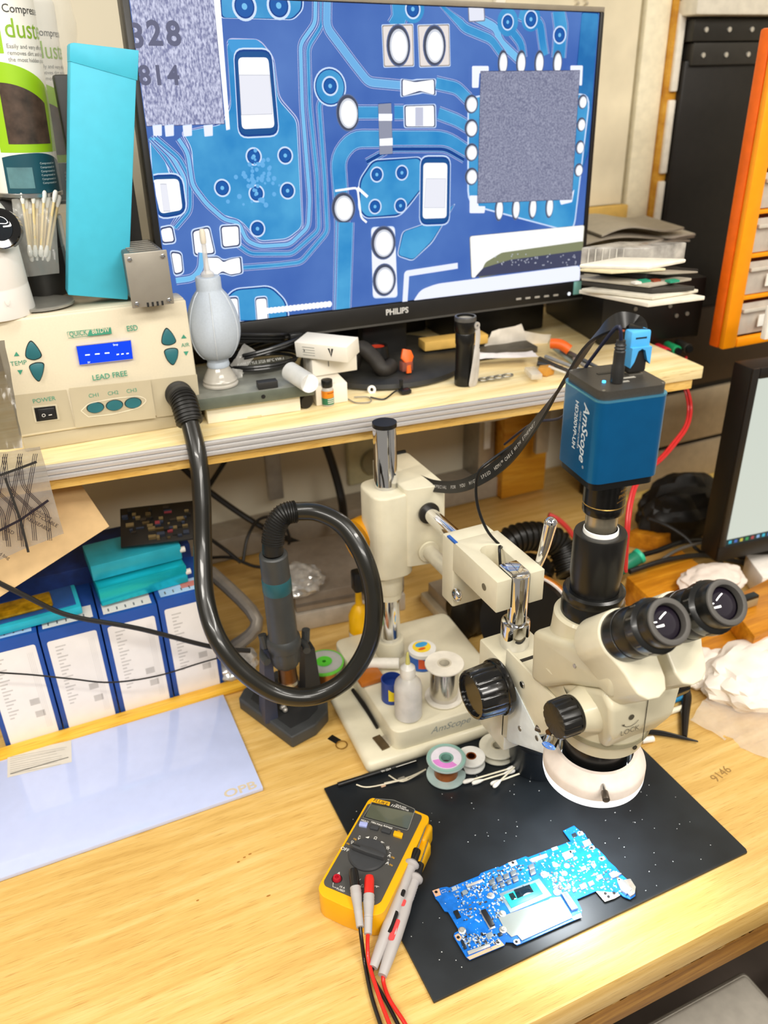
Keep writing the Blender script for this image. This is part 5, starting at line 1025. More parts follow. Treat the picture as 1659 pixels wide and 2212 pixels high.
# pen and wire bits along the mat top edge
p = [gz(700, 1706, .008), gz(790, 1682, .008), gz(900, 1642, .008)]; t = thing('black_pen_tool', 'slim black pen tool with white print lying along the upper mat edge', 'tool', p[1]); b = B(); b.cyl(p[0] + V((.02, 0, 0)), p[2], .0032, BLACK, r2=.0026, n=16); b.build('shaft', t)
b = B(); P = P2(frame(p[1] + V((0, 0, .0034)), p[2] - p[0], V((0, 1, 0)))); P.text(b, 'W-204', (0.03, 0), .005, WT, raw=True); P.line(b, [(.045, 0), (.075, 0)], .001, WT, raw=True); b.build('white_print', t)
for k, (a_, m_, c_) in enumerate((((770, 1695), (800, 1700), (880, 1682)), ((840, 1675), (870, 1688), (915, 1665)), ((830, 1692), (880, 1680), (920, 1662)))):
    b = B(); b.tube([gz(*a_, .0062), gz(*m_, .0062), gz(*c_, .0075)], .0011, M('cfc8b4', .35, .4)); tag(b.build('solder_wire'), ('longest bent grey wire scrap near the multimeter top', 'short pale wire scrap crossing the others near the spool', 'middle grey wire scrap close to the pen tool')[k] + ' on the mat', 'wire', 'wire scraps on the mat')
for k, (p, s_) in enumerate((((793, 1677), .004), ((828, 1697), .0035), ((868, 1683), .005))):
    q = gz(*p, .006); b = B(); b.box((q.x - s_, q.y - s_ * .5, .0045), (q.x + s_, q.y + s_ * .6, .0045 + s_ * .6), M(('c9c6c0', 'c8a88c', '8d8a80')[k], .5, noise=.2), .0008); tag(b.build('scrap'), ('pale grey crumb on the mat near the pen tool', 'pinkish brown crumb on the mat near the multimeter top', 'grey scrap piece among the wire bits on the mat')[k], 'scrap')
# ================================================================ clutter on the shelf
def slab(b, C_, L_, R_, z, t, m, bev=.001, sc=1.0):            # a flat box seen corner-on: front corner, left and right corner at height z
    c, l, r = gz(*C_, z), gz(*L_, z), gz(*R_, z); f = l + r - c
    b.prism([(p.x, p.y) for p in (c, r, f, l)], m, z, z + t, bev=bev); return b
def one(b, nm, lab, cat, grp=None): return tag(b.build(nm), lab, cat, grp)
z = SZ
# white carton and metal plate
b = B(ST); b0 = ST.inverted() @ gz(450, 917, z); b1 = ST.inverted() @ gz(650, 888, z); CW = M('f4eedb', .6, noise=.01)
b.box((b0.x, b0.y, .0006), (b1.x, b0.y + .11, .0255), CW, .001); b.box((b0.x + .055, b0.y - .001, .0006), (b0.x + .075, b0.y, .003), M('d8c79c', .6)); one(b, 'white_carton', 'flat white cardboard box under the grey metal plate, right of the hot air station', 'box')
b = B(ST); PG = M('6c7266', .45, .45, .06); b.box((b0.x - .012, b0.y - .012, .0262), (b1.x + .018, b0.y + .135, .0275), M('7f8078', .5, .3, .12, ns=30)); b.box((b0.x - .012, b0.y - .013, .0262), (b1.x + .018, b0.y - .0118, .042), PG, .0004); b.box((b0.x - .012, b0.y - .012, .0405), (b1.x + .018, b0.y + .135, .042), M('8a8b82', .5, .3, .15, ns=30), .0004)
b.box((b1.x + .017, b0.y - .012, .0265), (b1.x + .018, b0.y + .135, .042), PG); t = thing('metal_plate', 'shallow grey green metal chassis lying on the white carton', 'metal chassis', S(b0.x, b0.y, .026)); b.build('chassis', t)
b = B(ST); b.cyl((b0.x + .078, b0.y - .0131, .034), (b0.x + .078, b0.y - .0136, .034), .003, M('0c0c0c', .6), n=18); b.build('screw_hole', t)
zp = SZ + .0425
# blower
c_ = gz(468, 842, zp); o = V((c_.x + .011, c_.y + .020, zp)); t = thing('air_blower', 'pale blue grey rubber bulb blower standing on a clear suction foot', 'air blower', o)
GB = M('b6c0cc', .55, noise=.02, bump=.05, ns=400)
b = B(); b.lathe([(0, .0006), (.0245, .0006), (.025, .003), (.023, .005), (.024, .008), (.022, .011), (.0215, .014), (.0155, .024), (.0135, .028), (0, .028)], M('e4ded2', .12, alpha=.55, coat=.5), o, n=40); b.build('clear_foot', t)
b = B(); pr = [(0, .027), (.0150, .027), (.0158, .030), (.0145, .035), (.0165, .040)]; H1 = .132
for k in range(15):
    s_ = k / 14; pr.append((.0175 + .0185 * math.sin(math.pi * min(1, s_ * .98 + .02) ** .86) ** .75, .042 + s_ * .09))
pr += [(.0168, .134), (.0168, .148), (.0155, .150), (0, .150)]; b.lathe(pr, GB, o, n=48); b.build('bulb', t)
for k in range(6):
    b = B(); a = k * math.pi / 3 + .3; b.tube([o + V(((r + .0002) * math.cos(a), (r + .0002) * math.sin(a), z_)) for r, z_ in pr[4:-4]], .0009, M('c3cad2', .5), n=6, sm=1); b.build('seam_rib', t)
b = B(); b.lathe([(.009, .149), (.0088, .154), (.0045, .158), (.0035, .165), (.0030, .195)], M('dcd6cc', .1, alpha=.5, coat=.6), o, n=24); b.build('clear_nozzle', t)
b = B(); b.lathe([(.0035, .192), (.0040, .195), (.0040, .206), (.0028, .210), (0, .2105)], M('d8d0c0', .5), o, n=20); b.build('nozzle_tip', t)
# coils of cable and bags on the plate
CK = M('1a1a1a', .35, coat=.2); cc = gz(575, 800, zp)
for k, (dx, dy, rx, ry, dz, lab) in enumerate(((0, .02, .052, .035, .004, 'widest loop of the black cable coil lying on the metal plate'), (.008, .026, .058, .033, .018, 'printed black cable looped over the coil on the metal plate'), (-.006, .035, .046, .03, .030, 'upper tilted loop of black cable behind the blower'))):
    t = thing('cable_coil', lab, 'cable', cc + V((dx, dy, 0)), 'black cable coils on the metal plate')
    b = B()
    for j in range(2 if k < 2 else 3): b.tube([cc + V((dx + (rx + j * .004) * math.cos(a), dy + (ry + j * .003) * math.sin(a), dz + .0035 + j * .005 + .010 * math.sin(a + k * 2.0) * (k > 0) + .004 * (k > 0))) for a in [q * math.pi / 10 for q in range(21)]], .0026, CK, n=8, sm=3)
    b.build('loops', t)
    if k == 1:
        b = B(); e = cc + V((.055, .012, .036)); b.box(e - V((.012, .006, .006)), e + V((.008, .006, .010)), CK, .002); e2_ = gz(655, 755, zp + .03); b.cyl(e2_, e2_ + V((.022, -.004, .004)), .0052, CK, n=16); b.build('plug', t)
        b = B(); T = frame(cc + V((-.01, -.012, .018)), (1, -.03, .0), (0, .35, 1)); b.text('AWM STYLE 2725 80°C VW-1', .0055, T, M('b9b9b4', .5)); b.build('print', t)
b = B(ST); q = ST.inverted() @ gz(580, 840, zp); b.box((q.x - .014, q.y, .0425), (q.x + .014, q.y + .014, .0525), M('2b2a29', .5), .001); one(b, 'rubber_block', 'small dark rubber block on the front edge of the metal plate', 'block')
for k, (P_, n_, lab) in enumerate((([(498, 790), (528, 742), (556, 760), (520, 812)], .012, 'clear zip bag leaning behind the blower, upper one'), ([(495, 838), (500, 795), (525, 800), (520, 845)], .009, 'crumpled clear zip bag low behind the blower foot'))):
    vs, fs = sheet([gy(p[0], p[1], 1.135 - k * .01) for p in P_], None, 8, 8, .002, 4 + k, 20); b = B(); b.add(vs, fs, M('dcdad4', .1, alpha=.5, coat=.6)); 
    one(b, 'zip_bag', lab, 'plastic bag', 'clear zip bags behind the blower')
# vial lying on the plate edge
p0 = gz(668, 828, zp + .010); p1 = p0 + V((-.012, .045, .006)); t = thing('plastic_vial', 'translucent white vial lying on the right end of the metal plate', 'vial', p0)
b = B(); b.cyl(p0, p1, .0135, M('e6e6e2', .2, alpha=.6), n=32); b.build('tube', t); b = B(); b.cyl(p0 - V((0, .002, 0)), p0, .0128, M('f6f6f4', .4), n=32); b.build('white_end', t)
# bottles
def bottle(lab, px_, py_, lie, body, capc, cols):
    p = gz(px_, py_, z); t = thing('small_bottle', lab, 'bottle', p)
    if lie:
        a = p + V((0, .006, .0108)); d = V((-.25, .95, .02)).normalized(); b = B(); b.cyl(a, a + d * .014, .0105, capc, n=28, bev=.001); b.build('cap', t); b = B(); b.cyl(a + d * .014, a + d * .045, .0095, body, n=28, bev=.001); b.build('body', t)
    else:
        o = p + V((0, .008, .0006)); b = B(); b.lathe([(0, 0), (.0088, 0), (.009, .001), (.009, .022), (.0075, .026), (.006, .028)], body, o, n=28); b.build('body', t); b = B(); b.cyl(o + V((0, 0, .027)), o + V((0, 0, .038)), .0082, capc, n=28, bev=.001); b.build('cap', t)
        b = B(); b.cyl(o + V((0, 0, .012)), o + V((0, 0, .0225)), .0092, cols[0], n=28, cap=False); b.cyl(o + V((0, 0, .002)), o + V((0, 0, .012)), .0092, cols[1], n=28, cap=False); s_ = B(); [gridrect(s_, -.006, .006, .0045 + k * .0028, .0055 + k * .0028, WHITE, .0004, 6) for k in range(3)]; gridrect(s_, -.006, .006, .019, .0202, M('a04a18', .5), .0004, 6); wrap(b, s_, .0092, o, .3, Matrix.Identity(4)); b.build('label', t)
bottle('tiny glass bottle with black cap and orange label standing in front of the white boxes', 713, 878, False, M('d8d4cc', .15, alpha=.7), BLACK, (M('e88a18', .4), M('2c7a58', .4)))
bottle('small brown bottle lying with its black cap towards the camera beside the white carton', 668, 886, True, M('4a1c0c', .2), M('181614', .35), None)
# white boxes stacked
WB = M('efe9dc', .5, noise=.01)
def wbox(nm, lab, fl, fr, zb, h, dep, rise=0, prn=None):
    L_ = gz(*fl, z + zb); R_ = gz(*fr, z + zb); d = (R_ - L_).normalized(); n = V((-d.y, d.x, 0)); t = thing(nm, lab, 'box', L_, 'small white boxes stacked on the shelf'); b = B()
    T = frame(L_, d, n); T = T @ Matrix.Rotation(rise, 4, 'X'); w = (R_ - L_).length; b.box((0, 0, .0004), (w, dep, h), WB, .0012, T=T); b.build('carton', t)
    if prn: b = B(); P = P2(T @ frame((w * .5, -.0003, h * .5), (1, 0, 0), (0, 0, 1))); prn(b, P, w, h); b.build('print', t)
wbox('white_box', 'bottom box of the small white stack, behind the orange labelled bottle', (684, 878), (752, 868), 0, .030, .05)
wbox('white_box', 'middle box of the small white stack, sticking out to the right', (676, 815), (772, 800), .0305, .026, .045, 0, lambda b, P, w, h: P.line(b, [(-.01, 0), (-.01, .008)], .0012, M('4a4a46', .5), raw=True))
def vmark(b, P, w, h):
    P.poly(b, [(.012, .008), (.021, .008), (.0165, -.005)], M('1a1a1a', .4), raw=True); P.poly(b, [(.0152, .008), (.0178, .008), (.0165, -.001)], WB, .0002, raw=True)
    for k in range(4): P.line(b, [(-.03, .006 - k * .004), (-.01, .006 - k * .004)], .0008, M('8a8a84', .5), raw=True)
wbox('white_box', 'top box of the small white stack with a black V mark', (640, 772), (752, 785), .060, .024, .04, .12, vmark)
# monitor base clutter
b = B(); q = gz(790, 800, z + .02); b.tube([q + V((-.01, .03, 0)), q + V((.0, .02, .03)), q + V((.012, 0, .02)), q + V((.02, -.02, .004)), q + V((.04, -.01, .004))], .012, M('2a2621', .6, noise=.2), n=12); one(b, 'dark_cloth', 'bunched dark brown cloth beside the white boxes on the monitor foot', 'cloth')
q = gz(826, 782, z + .02); t = thing('black_cup', 'black round holder with a red inside under the monitor', 'holder', q); b = B(); b.lathe([(0, 0), (.018, 0), (.02, .004), (.017, .022), (.014, .022), (.012, .008)], BLACK, q + V((0, .02, 0)), n=32); b.build('holder', t); b = B(); b.lathe([(0, .018), (.0125, .019), (.0125, .0195)], M('c23a20', .5), q + V((0, .02, 0)), n=28); b.build('red_insert', t)
q = gz(880, 800, z + .02); t = thing('orange_clip', 'bright orange folded clip with a clear red base under the monitor', 'clip', q); b = B(); T = frame(q + V((0, 0, .012)), (1, 0, 0), (0, .3, 1))
b.prism([(-.010, .008), (-.005, .022), (.008, .018), (.011, .008), (.004, -.006), (.004, -.016), (-.004, -.016), (-.002, -.002)], M('f4661e', .4), -.002, .003, T, bev=.001); b.build('clip', t); b = B(); b.box(q + V((-.010, -.004, -.0)), q + V((.008, .008, .014)), M('9c5a4c', .2, alpha=.6), .001); b.build('clear_base', t)
b = B(); q = gz(870, 850, z + .002); b.tube([gz(800, 858, z + .003), gz(830, 862, z + .002), gz(855, 845, z + .004), q], .0012, BLACK, n=6); b.box(q + V((-.004, -.006, 0)), q + V((.012, .008, .006)), BLACK, .001); b.box(q + V((-.002, .004, .004)), q + V((.003, .008, .020)), BLACK, .001); one(b, 'black_hook', 'tiny black plastic hook with a thin lead, left of the torch', 'hook')
b = B(); q = gz(802, 842, z + .004); b.lathe([(.003, 0), (.0065, 0), (.0065, .003), (.003, .003), (.003, 0)], WHITE, q, (0, -1, .4), 20); one(b, 'white_eyelet', 'small white ring at the front edge of the monitor foot', 'ring')
b = B(); b.tube([gz(752, 862, z + .002), gz(770, 870, z + .002), gz(800, 868, z + .003), gz(795, 858, z + .003), gz(765, 858, z + .004)], .001, M('8a8478', .4), n=6); one(b, 'twisted_wire', 'loose loop of thin grey wire on the shelf right of the white boxes', 'wire')
# torch
q = gz(1012, 836, z) + V((0, .014, 0)); hh = gy(1012, 682, q.y).z - z; t = thing('torch', 'black torch standing upright on the shelf with a pale grey wrist strap', 'torch', q)
b = B(); b.lathe([(0, .0006), (.0145, .0006), (.015, .002), (.0148, .02), (.0140, .022), (.0138, hh * .60), (.0146, hh * .62), (.0146, hh * .76), (.0140, hh * .77), (.0160, hh * .80), (.0162, hh * .98), (.0155, hh), (.013, hh), (.0125, hh - .004), (0, hh - .004)], M('131210', .3), q, n=40); b.build('barrel', t)
b = B(); b.lathe([(.0135, hh + .0005), (.0158, hh + .0003), (.0164, hh - .002), (.0163, hh - .006)], M('6c6a66', .35, .6), q, n=40); b.build('bezel', t)
b = B(); b.lathe([(0, hh - .0035), (.012, hh - .003)], M('b9b4a8', .1, coat=1), q, n=28); b.build('glass', t)
SGR = M('b9b4ae', .6, noise=.05)
b = B(); b.tube([q + V((.013, -.012, hh * .86)), q + V((.014, -.014, hh * .7)), q + V((.008, -.018, hh * .4)), q + V((.004, -.018, hh * .15)), q + V((.003, -.0175, .004)), q + V((.010, -.016, .006)), q + V((.012, -.017, hh * .3)), q + V((.013, -.015, hh * .55))], .0042, SGR, n=8, sm=6, flat=(0, -1, 0)); b.build('wrist_strap', t)
b = B(); b.lathe([(.002, -.0015), (.0055, -.0015), (.0055, .0015), (.002, .0015), (.002, -.0015)], M('d0ccc6', .4, .5), q + V((.012, -.013, hh * .88)), (.3, -1, 0), 20); b.build('strap_ring', t)
# right of the torch
b = B(ST); q = ST.inverted() @ gz(918, 768, z + .012); b.box((q.x, q.y, .0185), (q.x + .115, q.y + .03, .034), M('dab05a', .7), .0015); one(b, 'kraft_box', 'long narrow kraft cardboard box lying behind the torch', 'box')
b = B(ST); q = ST.inverted() @ gz(930, 795, z + .004); b.box((q.x, q.y + .01, .002), (q.x + .20, q.y + .11, .013), M('4b463d', .5, noise=.15), .002); one(b, 'dark_slab', 'flat dark grey device under the kraft box and papers', 'device')
for k, (P_, lab) in enumerate((([(1040, 770), (1060, 715), (1128, 700), (1140, 762)], 'crumpled white paper standing right of the kraft box'), ([(1100, 772), (1125, 715), (1190, 722), (1160, 762)], 'white paper wedge nearest the orange handle'))):
    vs, fs = sheet([gy(p[0], p[1], 1.17 + k * .01) for p in P_], None, 10, 8, .004, 14 + k, 8); b = B(); b.add(vs, fs, M('eae3d6', .7)); one(b, 'crumpled_paper', lab, 'paper')
b = B(); vs, fs = sheet([gz(1000, 776, z + .018), gz(1165, 772, z + .018), gz(1150, 755, z + .02), gz(1010, 765, z + .02)], None, 10, 5, .002, 20, 10); b.add(vs, fs, M('e9e2de', .7)); one(b, 'white_napkin', 'flat white sheet lying on the dark slab right of the torch', 'paper')
b = B(); p0 = gz(1190, 742, z + .03); p1 = gz(1230, 756, z + .022); b.tube([p0, p0.lerp(p1, .5) + V((0, 0, .004)), p1], .0085, M('e8641a', .4), n=12); one(b, 'screwdriver', 'orange tool handle sticking out of the paper under the monitor', 'tool')
TOOLC = [('8f9a92', .0042), ('3a3a3a', .0035), ('8a8a88', .0032), ('4a4640', .004), ('c8c4ba', .0025), ('5a5a58', .0035), ('2c2c2c', .004), ('98948c', .003)]
TL = [((1198, 752), (1240, 785), 'pale green'), ((1215, 755), (1300, 818), 'black'), ((1178, 770), (1262, 802), 'silver'), ((1165, 775), (1250, 812), 'dark brown'), ((1185, 792), (1222, 806), 'thin white'), ((1230, 762), (1330, 815), 'grey'), ((1160, 785), (1215, 795), 'short black'), ((1240, 775), (1318, 826), 'grey ridged')]
for k, ((c1, r1), (p_, q_, nm_)) in enumerate(zip(TOOLC, TL)):
    h_ = .004 + .004 * (k % 3); t = thing('hand_tool', nm_ + ' slim hand tool in the heap right of the white paper', 'tool', gz(*q_, z + h_), 'slim hand tools heaped on the shelf')
    b = B(); b.cyl(gz(*p_, z + h_ + .006), gz(*q_, z + h_), r1, M(c1, .35, .3 if k % 2 else 0), r2=r1 * .8, n=12, bev=.0005); b.build('handle', t)
    e = gz(*q_, z + h_); d = (e - gz(*p_, z + h_ + .006)).normalized(); b = B(); b.cyl(e, e + d * .014, r1 * .45, GOLD if k in (1, 7) else STEEL, n=10); b.build('tip', t)
b = B(); T = frame(gz(1150, 812, z + .006), (.3, 1, 0), (-1, .3, 0)); b.box((-.02, -.010, 0), (.02, .008, .009), M('e4dccc', .15, alpha=.55, coat=.5), .002, T=T); one(b, 'clear_plastic_part', 'small clear plastic part on the front of the shelf near the tan foam', 'plastic part')
b = B(); q = gz(1182, 812, z); b.prism([(q.x + r * math.cos(a), q.y + .005 + r * .8 * math.sin(a)) for a, r in [(k * .63, .011 + .004 * (k % 2)) for k in range(10)]], M('c98f3a', .7), z + .0006, z + .014, bev=.002); one(b, 'tan_foam', 'lump of tan foam beside the clear plastic part', 'foam')
b = B(); 
for k in range(4): q = gz(1045 + k * 17, 822 - k * 1.5, z + .002); b.tube([q + V((.009 * math.cos(a), .006 * math.sin(a), .002 + .001 * k)) for a in [j * math.pi / 6 for j in range(13)]], .0014, M('8f8b80', .35, .6), n=6, sm=2)
one(b, 'metal_chain', 'short grey metal chain lying right of the torch', 'chain')
b = B(); b.box((.695, 1.255, SZ + .0008), (.885, 1.375, SZ + .062), M('181512', .5, noise=.1), .004); one(b, 'dark_filler_box', 'low black box added to darken the shelf behind the papers, left of the power supply', 'filler box')  # added black box, darkens the pale shelf right of the monitor foot
b = B(); b.box((.24, 1.35, SZ + .0008), (.69, 1.385, SZ + .075), M('1c1814', .5, noise=.1), .004); one(b, 'dark_filler_bar', 'long black bar added to darken the shelf behind the monitor foot', 'filler box')  # added black bar for the darkness behind the monitor foot
# power supply with binding posts, stack on top
ps = thing('power_supply', 'black bench power supply with red green and black terminals at the right shelf end', 'power supply', gz(1345, 775, z)); PSM = M('15120f', .4, noise=.05)
A0 = V((.905, 1.115, z)); pd = V((.975, -.20, 0)).normalized(); pn = V((-pd.y, pd.x, 0)); PT = frame(A0, pd, pn)
b = B(PT); b.box((0, 0, .0006), (.19, .24, .105), PSM, .003); b.build('case', ps)
PF = P2(PT @ frame((0, -.0004, .05), (1, 0, 0), (0, 0, 1)))
b = B(); PF.poly(b, [(.012, .036), (.045, .036), (.045, .046), (.012, .046)], M('1c5c80', .4), raw=True); PF.poly(b, [(.052, .038), (.10, .038), (.10, .046), (.052, .046)], M('8a8680', .5), raw=True)
for x, y in ((.085, .018), (.125, .030), (.125, .010), (.14, -.008), (.16, -.006), (.125, .045), (.06, .01), (.165, .034)): PF.disc(b, (x, y), .0035 if x != .085 else .006, M('c9c6be' if x == .085 else '6a655c', .4), .0004, raw=True, t=.002)
PF.poly(b, [(.035, -.028), (.045, -.028), (.045, -.004), (.035, -.004)], M('c86a50', .4), .0004, raw=True); b.build('front_controls', ps)
for x_, m_, lb in ((1441, M('cc2434', .35), 'red terminal'), (1463, M('1f9a60', .35), 'green terminal'), (1487, M('26241f', .35), 'black terminal')):
    b = B(); hp0 = gy(x_, 762 - (x_ - 1441) * .2, A0.y - (x_ - 1380) * .0004 - .03); b.cyl(hp0, hp0 + pn * .035, .0085, m_, r2=.0075, n=24, bev=.001); b.cyl(hp0 - pn * .006, hp0, .0058, BLACK, n=20); b.build('terminal', ps)['label'] = lb
t = thing('red_wire_pair', 'red wire pair hanging from the power supply terminals down behind the blue camera', 'wire', gz(1450, 790, z)); RW = M('c02a2a', .35)
b = B(); b.tube([gy(1445, 772, 1.05), gy(1455, 790, 1.02), gy(1468, 812, 1.0), gy(1482, 850, .98), gy(1487, 885, .97), gy(1480, 920, .95), gy(1455, 955, .93), gy(1425, 990, .90), gy(1380, 1030, .85), gy(1360, 1080, .82), gy(1352, 1150, .80), gy(1350, 1230, .80)], .0026, RW, n=8); b.build('wire', t)
b = B(); b.tube([gy(1482, 772, 1.05), gy(1478, 790, 1.02), gy(1472, 812, .995), gy(1488, 850, .975), gy(1493, 885, .965), gy(1485, 922, .945), gy(1460, 958, .925), gy(1430, 992, .897), gy(1385, 1032, .847), gy(1366, 1080, .82), gy(1357, 1150, .80), gy(1352, 1235, .80)], .0026, RW, n=8); b.build('wire', t)
b = B(PT); b.box((-.02, .02, .1055), (.15, .25, .110), M('8a8478', .6), .001); one(b, 'grey_sheet', 'thin grey sheet directly on the black power supply', 'sheet')
zs = z + .111
items = [((1400, 664), (1250, 634), (1522, 648), .006, 'efe8d8', 'white_tray', 'widest white plastic tray at the bottom of the stack', 'tray'), ((1410, 648), (1255, 630), (1508, 632), .005, 'e2dccb', 'pale_plate', 'pale cream plate on the wide white tray', 'plate'),
 ((1408, 634), (1255, 616), (1500, 628), .007, '3a3630', 'dark_plate', 'dark plate in the stack above the pale plate', 'plate'), ((1402, 622), (1255, 606), (1494, 606), .004, 'b8b0a0', 'phone_tray', 'grey metal tray with green corners in the stack', 'tray'),
 ((1395, 604), (1252, 590), (1508, 592), .008, '1c1916', 'laptop_part', 'black laptop part near the middle of the stack', 'laptop part'), ((1440, 594), (1256, 584), (1508, 590), .003, '9a9080', 'grey_cover', 'grey brown cover above the black laptop part', 'cover'), ((1320, 592), (1252, 586), (1438, 585), .004, 'e0d4ae', 'cream_card', 'cream card under the clear parts organizer', 'card')]
zc = zs
for c1, l1, r1, th, col, nm_, lab, cat in items:
    b = B(); slab(b, c1, l1, r1, zc, th, M(col, .55)); 
    if nm_ == 'phone_tray':
        for px_ in (1385, 1448): q = gz(px_, 612, zc + .004); b.box(q, q + V((.018, .012, .003)), M('2f9a78', .5)); 
        q = gz(1372, 615, zc + .004); b.box(q, q + V((.012, .01, .003)), WHITE); q = gz(1412, 610, zc + .004); b.box(q, q + V((.014, .01, .003)), M('8a4028', .5))
    one(b, nm_, lab, cat); zc += th + .0012
t = thing('parts_organizer', 'clear plastic parts organizer box in the stack beside the big monitor', 'organizer', gz(1370, 580, zc)); b = B(); slab(b, (1400, 580), (1252, 578), (1478, 566), zc, .030, M('b9b4ac', .2, alpha=.75, noise=.25, ns=40), .002); b.build('box', t)
b = B(); slab(b, (1400, 584), (1250, 580), (1482, 568), zc + .0302, .006, M('efe9da', .4), .002); b.build('lid', t)
b = B()
for k in range(9): q = gz(1268 + k * 15, 579, zc); b.box(q + V((-.0006, -.001, .002)), q + V((.0006, .0, .028)), M('dedad0', .4))
b.build('dividers', t)['kind'] = 'stuff'
zc += .037
lb_ = ('lowest of the wavy grey sheets on the organizer', 'middle wavy grey sheet on the organizer', 'topmost wavy grey sheet on the organizer, reaching furthest right', 'pale wavy sheet just under the topmost one')
for k, (L0, R0_, cy) in enumerate((((1255, 540), (1490, 528), 12), ((1262, 530), (1500, 506), -14), ((1300, 512), (1478, 486), -18), ((1256, 550), (1502, 512), 8))):
    yb = 1.24; P = [gy(L0[0] + (R0_[0] - L0[0]) * s / 8, L0[1] + (R0_[1] - L0[1]) * s / 8 + cy * math.sin(s / 8 * math.pi * 1.7) * .6, yb) for s in range(9)]; P = smooth(P, 3)
    vs = []; 
    for p in P: vs += [p, p + V((.02, .14, .004)), p + V((0, 0, .003)), p + V((.02, .14, .007))]
    b = B(); fs = []
    for i in range(len(P) - 1): a = 4 * i; fs += [[a, a + 4, a + 5, a + 1], [a + 2, a + 3, a + 7, a + 6], [a, a + 2, a + 6, a + 4]]
    b.add(vs, fs, M(('c4bbaa', 'a39a8a', 'b3aa98', 'e6dfcf')[k], .6)); one(b, 'grey_sheet', lb_[k], 'sheet', 'wavy sheets on the parts organizer')
# ================================================================ behind the strip: blue boxes, enclosures
NV = M('1f4c9c', .45, noise=.02); PW = M('ece8e4', .5, noise=.01); GT = M('c4c0bc', .6)
xs = [(-.1485, -.0695), (-.0675, .0125), (.0145, .0945), (.0965, .174)]
names = ('furthest left, cut by the picture edge', 'second from the left', 'third from the left, under the cyan cases', 'rightmost, beside the black hose')
for k, (x0, x1) in enumerate(xs):
    h_ = (.184, .182, .181, .186)[k]; t = thing('product_box', 'blue box with a big white label, ' + names[k], 'box', ((x0 + x1) / 2, 1.05, 0), 'blue boxes with white labels in a row')
    b = B(); b.box((x0, 1.0465, .0006), (x1, 1.15, h_), NV, .001); b.build('carton', t)
    b = B(); P = P2(frame(((x0 + x1) / 2, 1.0463, h_ / 2), (1, 0, 0), (0, 0, 1))); w = (x1 - x0) / 2
    P.rr(b, [(-w + .007, -h_ / 2 + .004), (w - .006, -h_ / 2 + .004), (w - .006, h_ / 2 - .018), (-w + .007, h_ / 2 - .018)], .004, PW, raw=True)
    for j in range(18): P.line(b, [(-w + .016, h_ / 2 - .030 - j * .006), (-w + .030 - .004 * (j % 3), h_ / 2 - .030 - j * .006)], .0022, GT, .0002, raw=True)
    for dx, dy in ((.013, -.022), (.016, -.045)): P.poly(b, [(dx - .006, dy - .005), (dx + .007, dy - .005), (dx + .007, dy + .006), (dx - .006, dy + .006)], GT, .0002, raw=True)
    for j in range(4): P.line(b, [(w - .012 - j * .0022, h_ / 2 - .03), (w - .012 - j * .0022, -h_ / 2 + .02)], .0004, M('d4d0cc', .6), .0002, raw=True)
    b.build('front_label', t)
    b = B(); P = P2(frame(((x0 + x1) / 2, 1.108, h_ + .0001), (1, 0, 0), (0, 1, 0))); m_ = PW if k in (1, 2) else M('a9c8e6', .5)
    P.poly(b, [(-w + .006, -.055), (w - .006, -.055), (w - .006, -.022), (-w + .006, -.022)], m_, raw=True)
    for j in range(5): P.line(b, [(-w + .014 + j * .012, -.05), (-w + .014 + j * .012, -.042)], .002, M('6a6e74', .6), .0002, raw=True)
    if k in (0, 3): P.poly(b, [(0, -.045), (w - .01, -.045), (w - .01, -.03), (0, -.03)], M('c87c74', .5), .0002, raw=True)
    b.build('top_label', t)
CYA = M('22aec4', .3, .35, .05, aniso=(2, 30, 30)); DBL = M('10347c', .5, noise=.1)
def case(lab, c, l_, z0, h_, m, dep, extra=None):
    pl_ = gz(*c, z0); pr_ = gz(*l_, z0); d = (pr_ - pl_).normalized(); T = frame(pl_, d, V((-d.y, d.x, 0))); w = (pr_ - pl_).length; t = thing('aluminium_case', lab, 'enclosure', pl_, 'cyan cases on the blue boxes')
    b = B(T); b.box((0, 0, .0006), (w, dep, h_), m, .002); b.build('shell', t)
    if extra: extra(t, T, w, h_)
    return T, w
def ends(t, T, w, h_):
    b = B(T); b.cyl((w - .002, .004, h_ * .55), (w + .006, .004, h_ * .55), .0045, M('d8d2c8', .4), n=16); b.build('end_knob', t)
case('lower bright cyan metal case lying across the blue boxes', (220, 1312), (408, 1258), .1865, .030, M('18bccc', .22, .5, .04, aniso=(2, 40, 40)), .05, ends)
def blister(t, T, w, h_):
    b = B(T); b.box((.012, .008, h_), (w - .004, .05, h_ + .003), DBL, .001); b.build('dark_top', t); b = B(T); b.box((.02, .014, h_ + .003), (.06, .03, h_ + .006), M('8a5a2c', .35, .3, .2), .002); b.build('amber_part', t)
case('upper cyan case with open dark blue top and a brown part', (202, 1258), (395, 1208), .2175, .026, M('2aa6bc', .35, .2), .07, ends)
def gold(t, T, w, h_):
    b = B(T); b.box((.006, .008, h_), (w - .006, .062, h_ + .002), M('1c4a88', .5), .001); b.build('blue_top', t)
    b = B(T); b.box((.02, .014, h_ + .002), (w - .035, .052, h_ + .008), M('b08a14', .25, .4, .2, ns=90), .003); b.build('gold_blister', t)
case('cyan case with a golden blister pack, lying left across the blue boxes', (-75, 1395), (180, 1326), .1865, .013, M('22acc4', .35), .066, gold)
b = B(); b.box((-.14, 1.15, .0006), (.17, 1.26, .21), M('0e2a66', .7, noise=.15), .003); one(b, 'navy_crate', 'dark navy crate standing behind the row of blue boxes', 'crate')
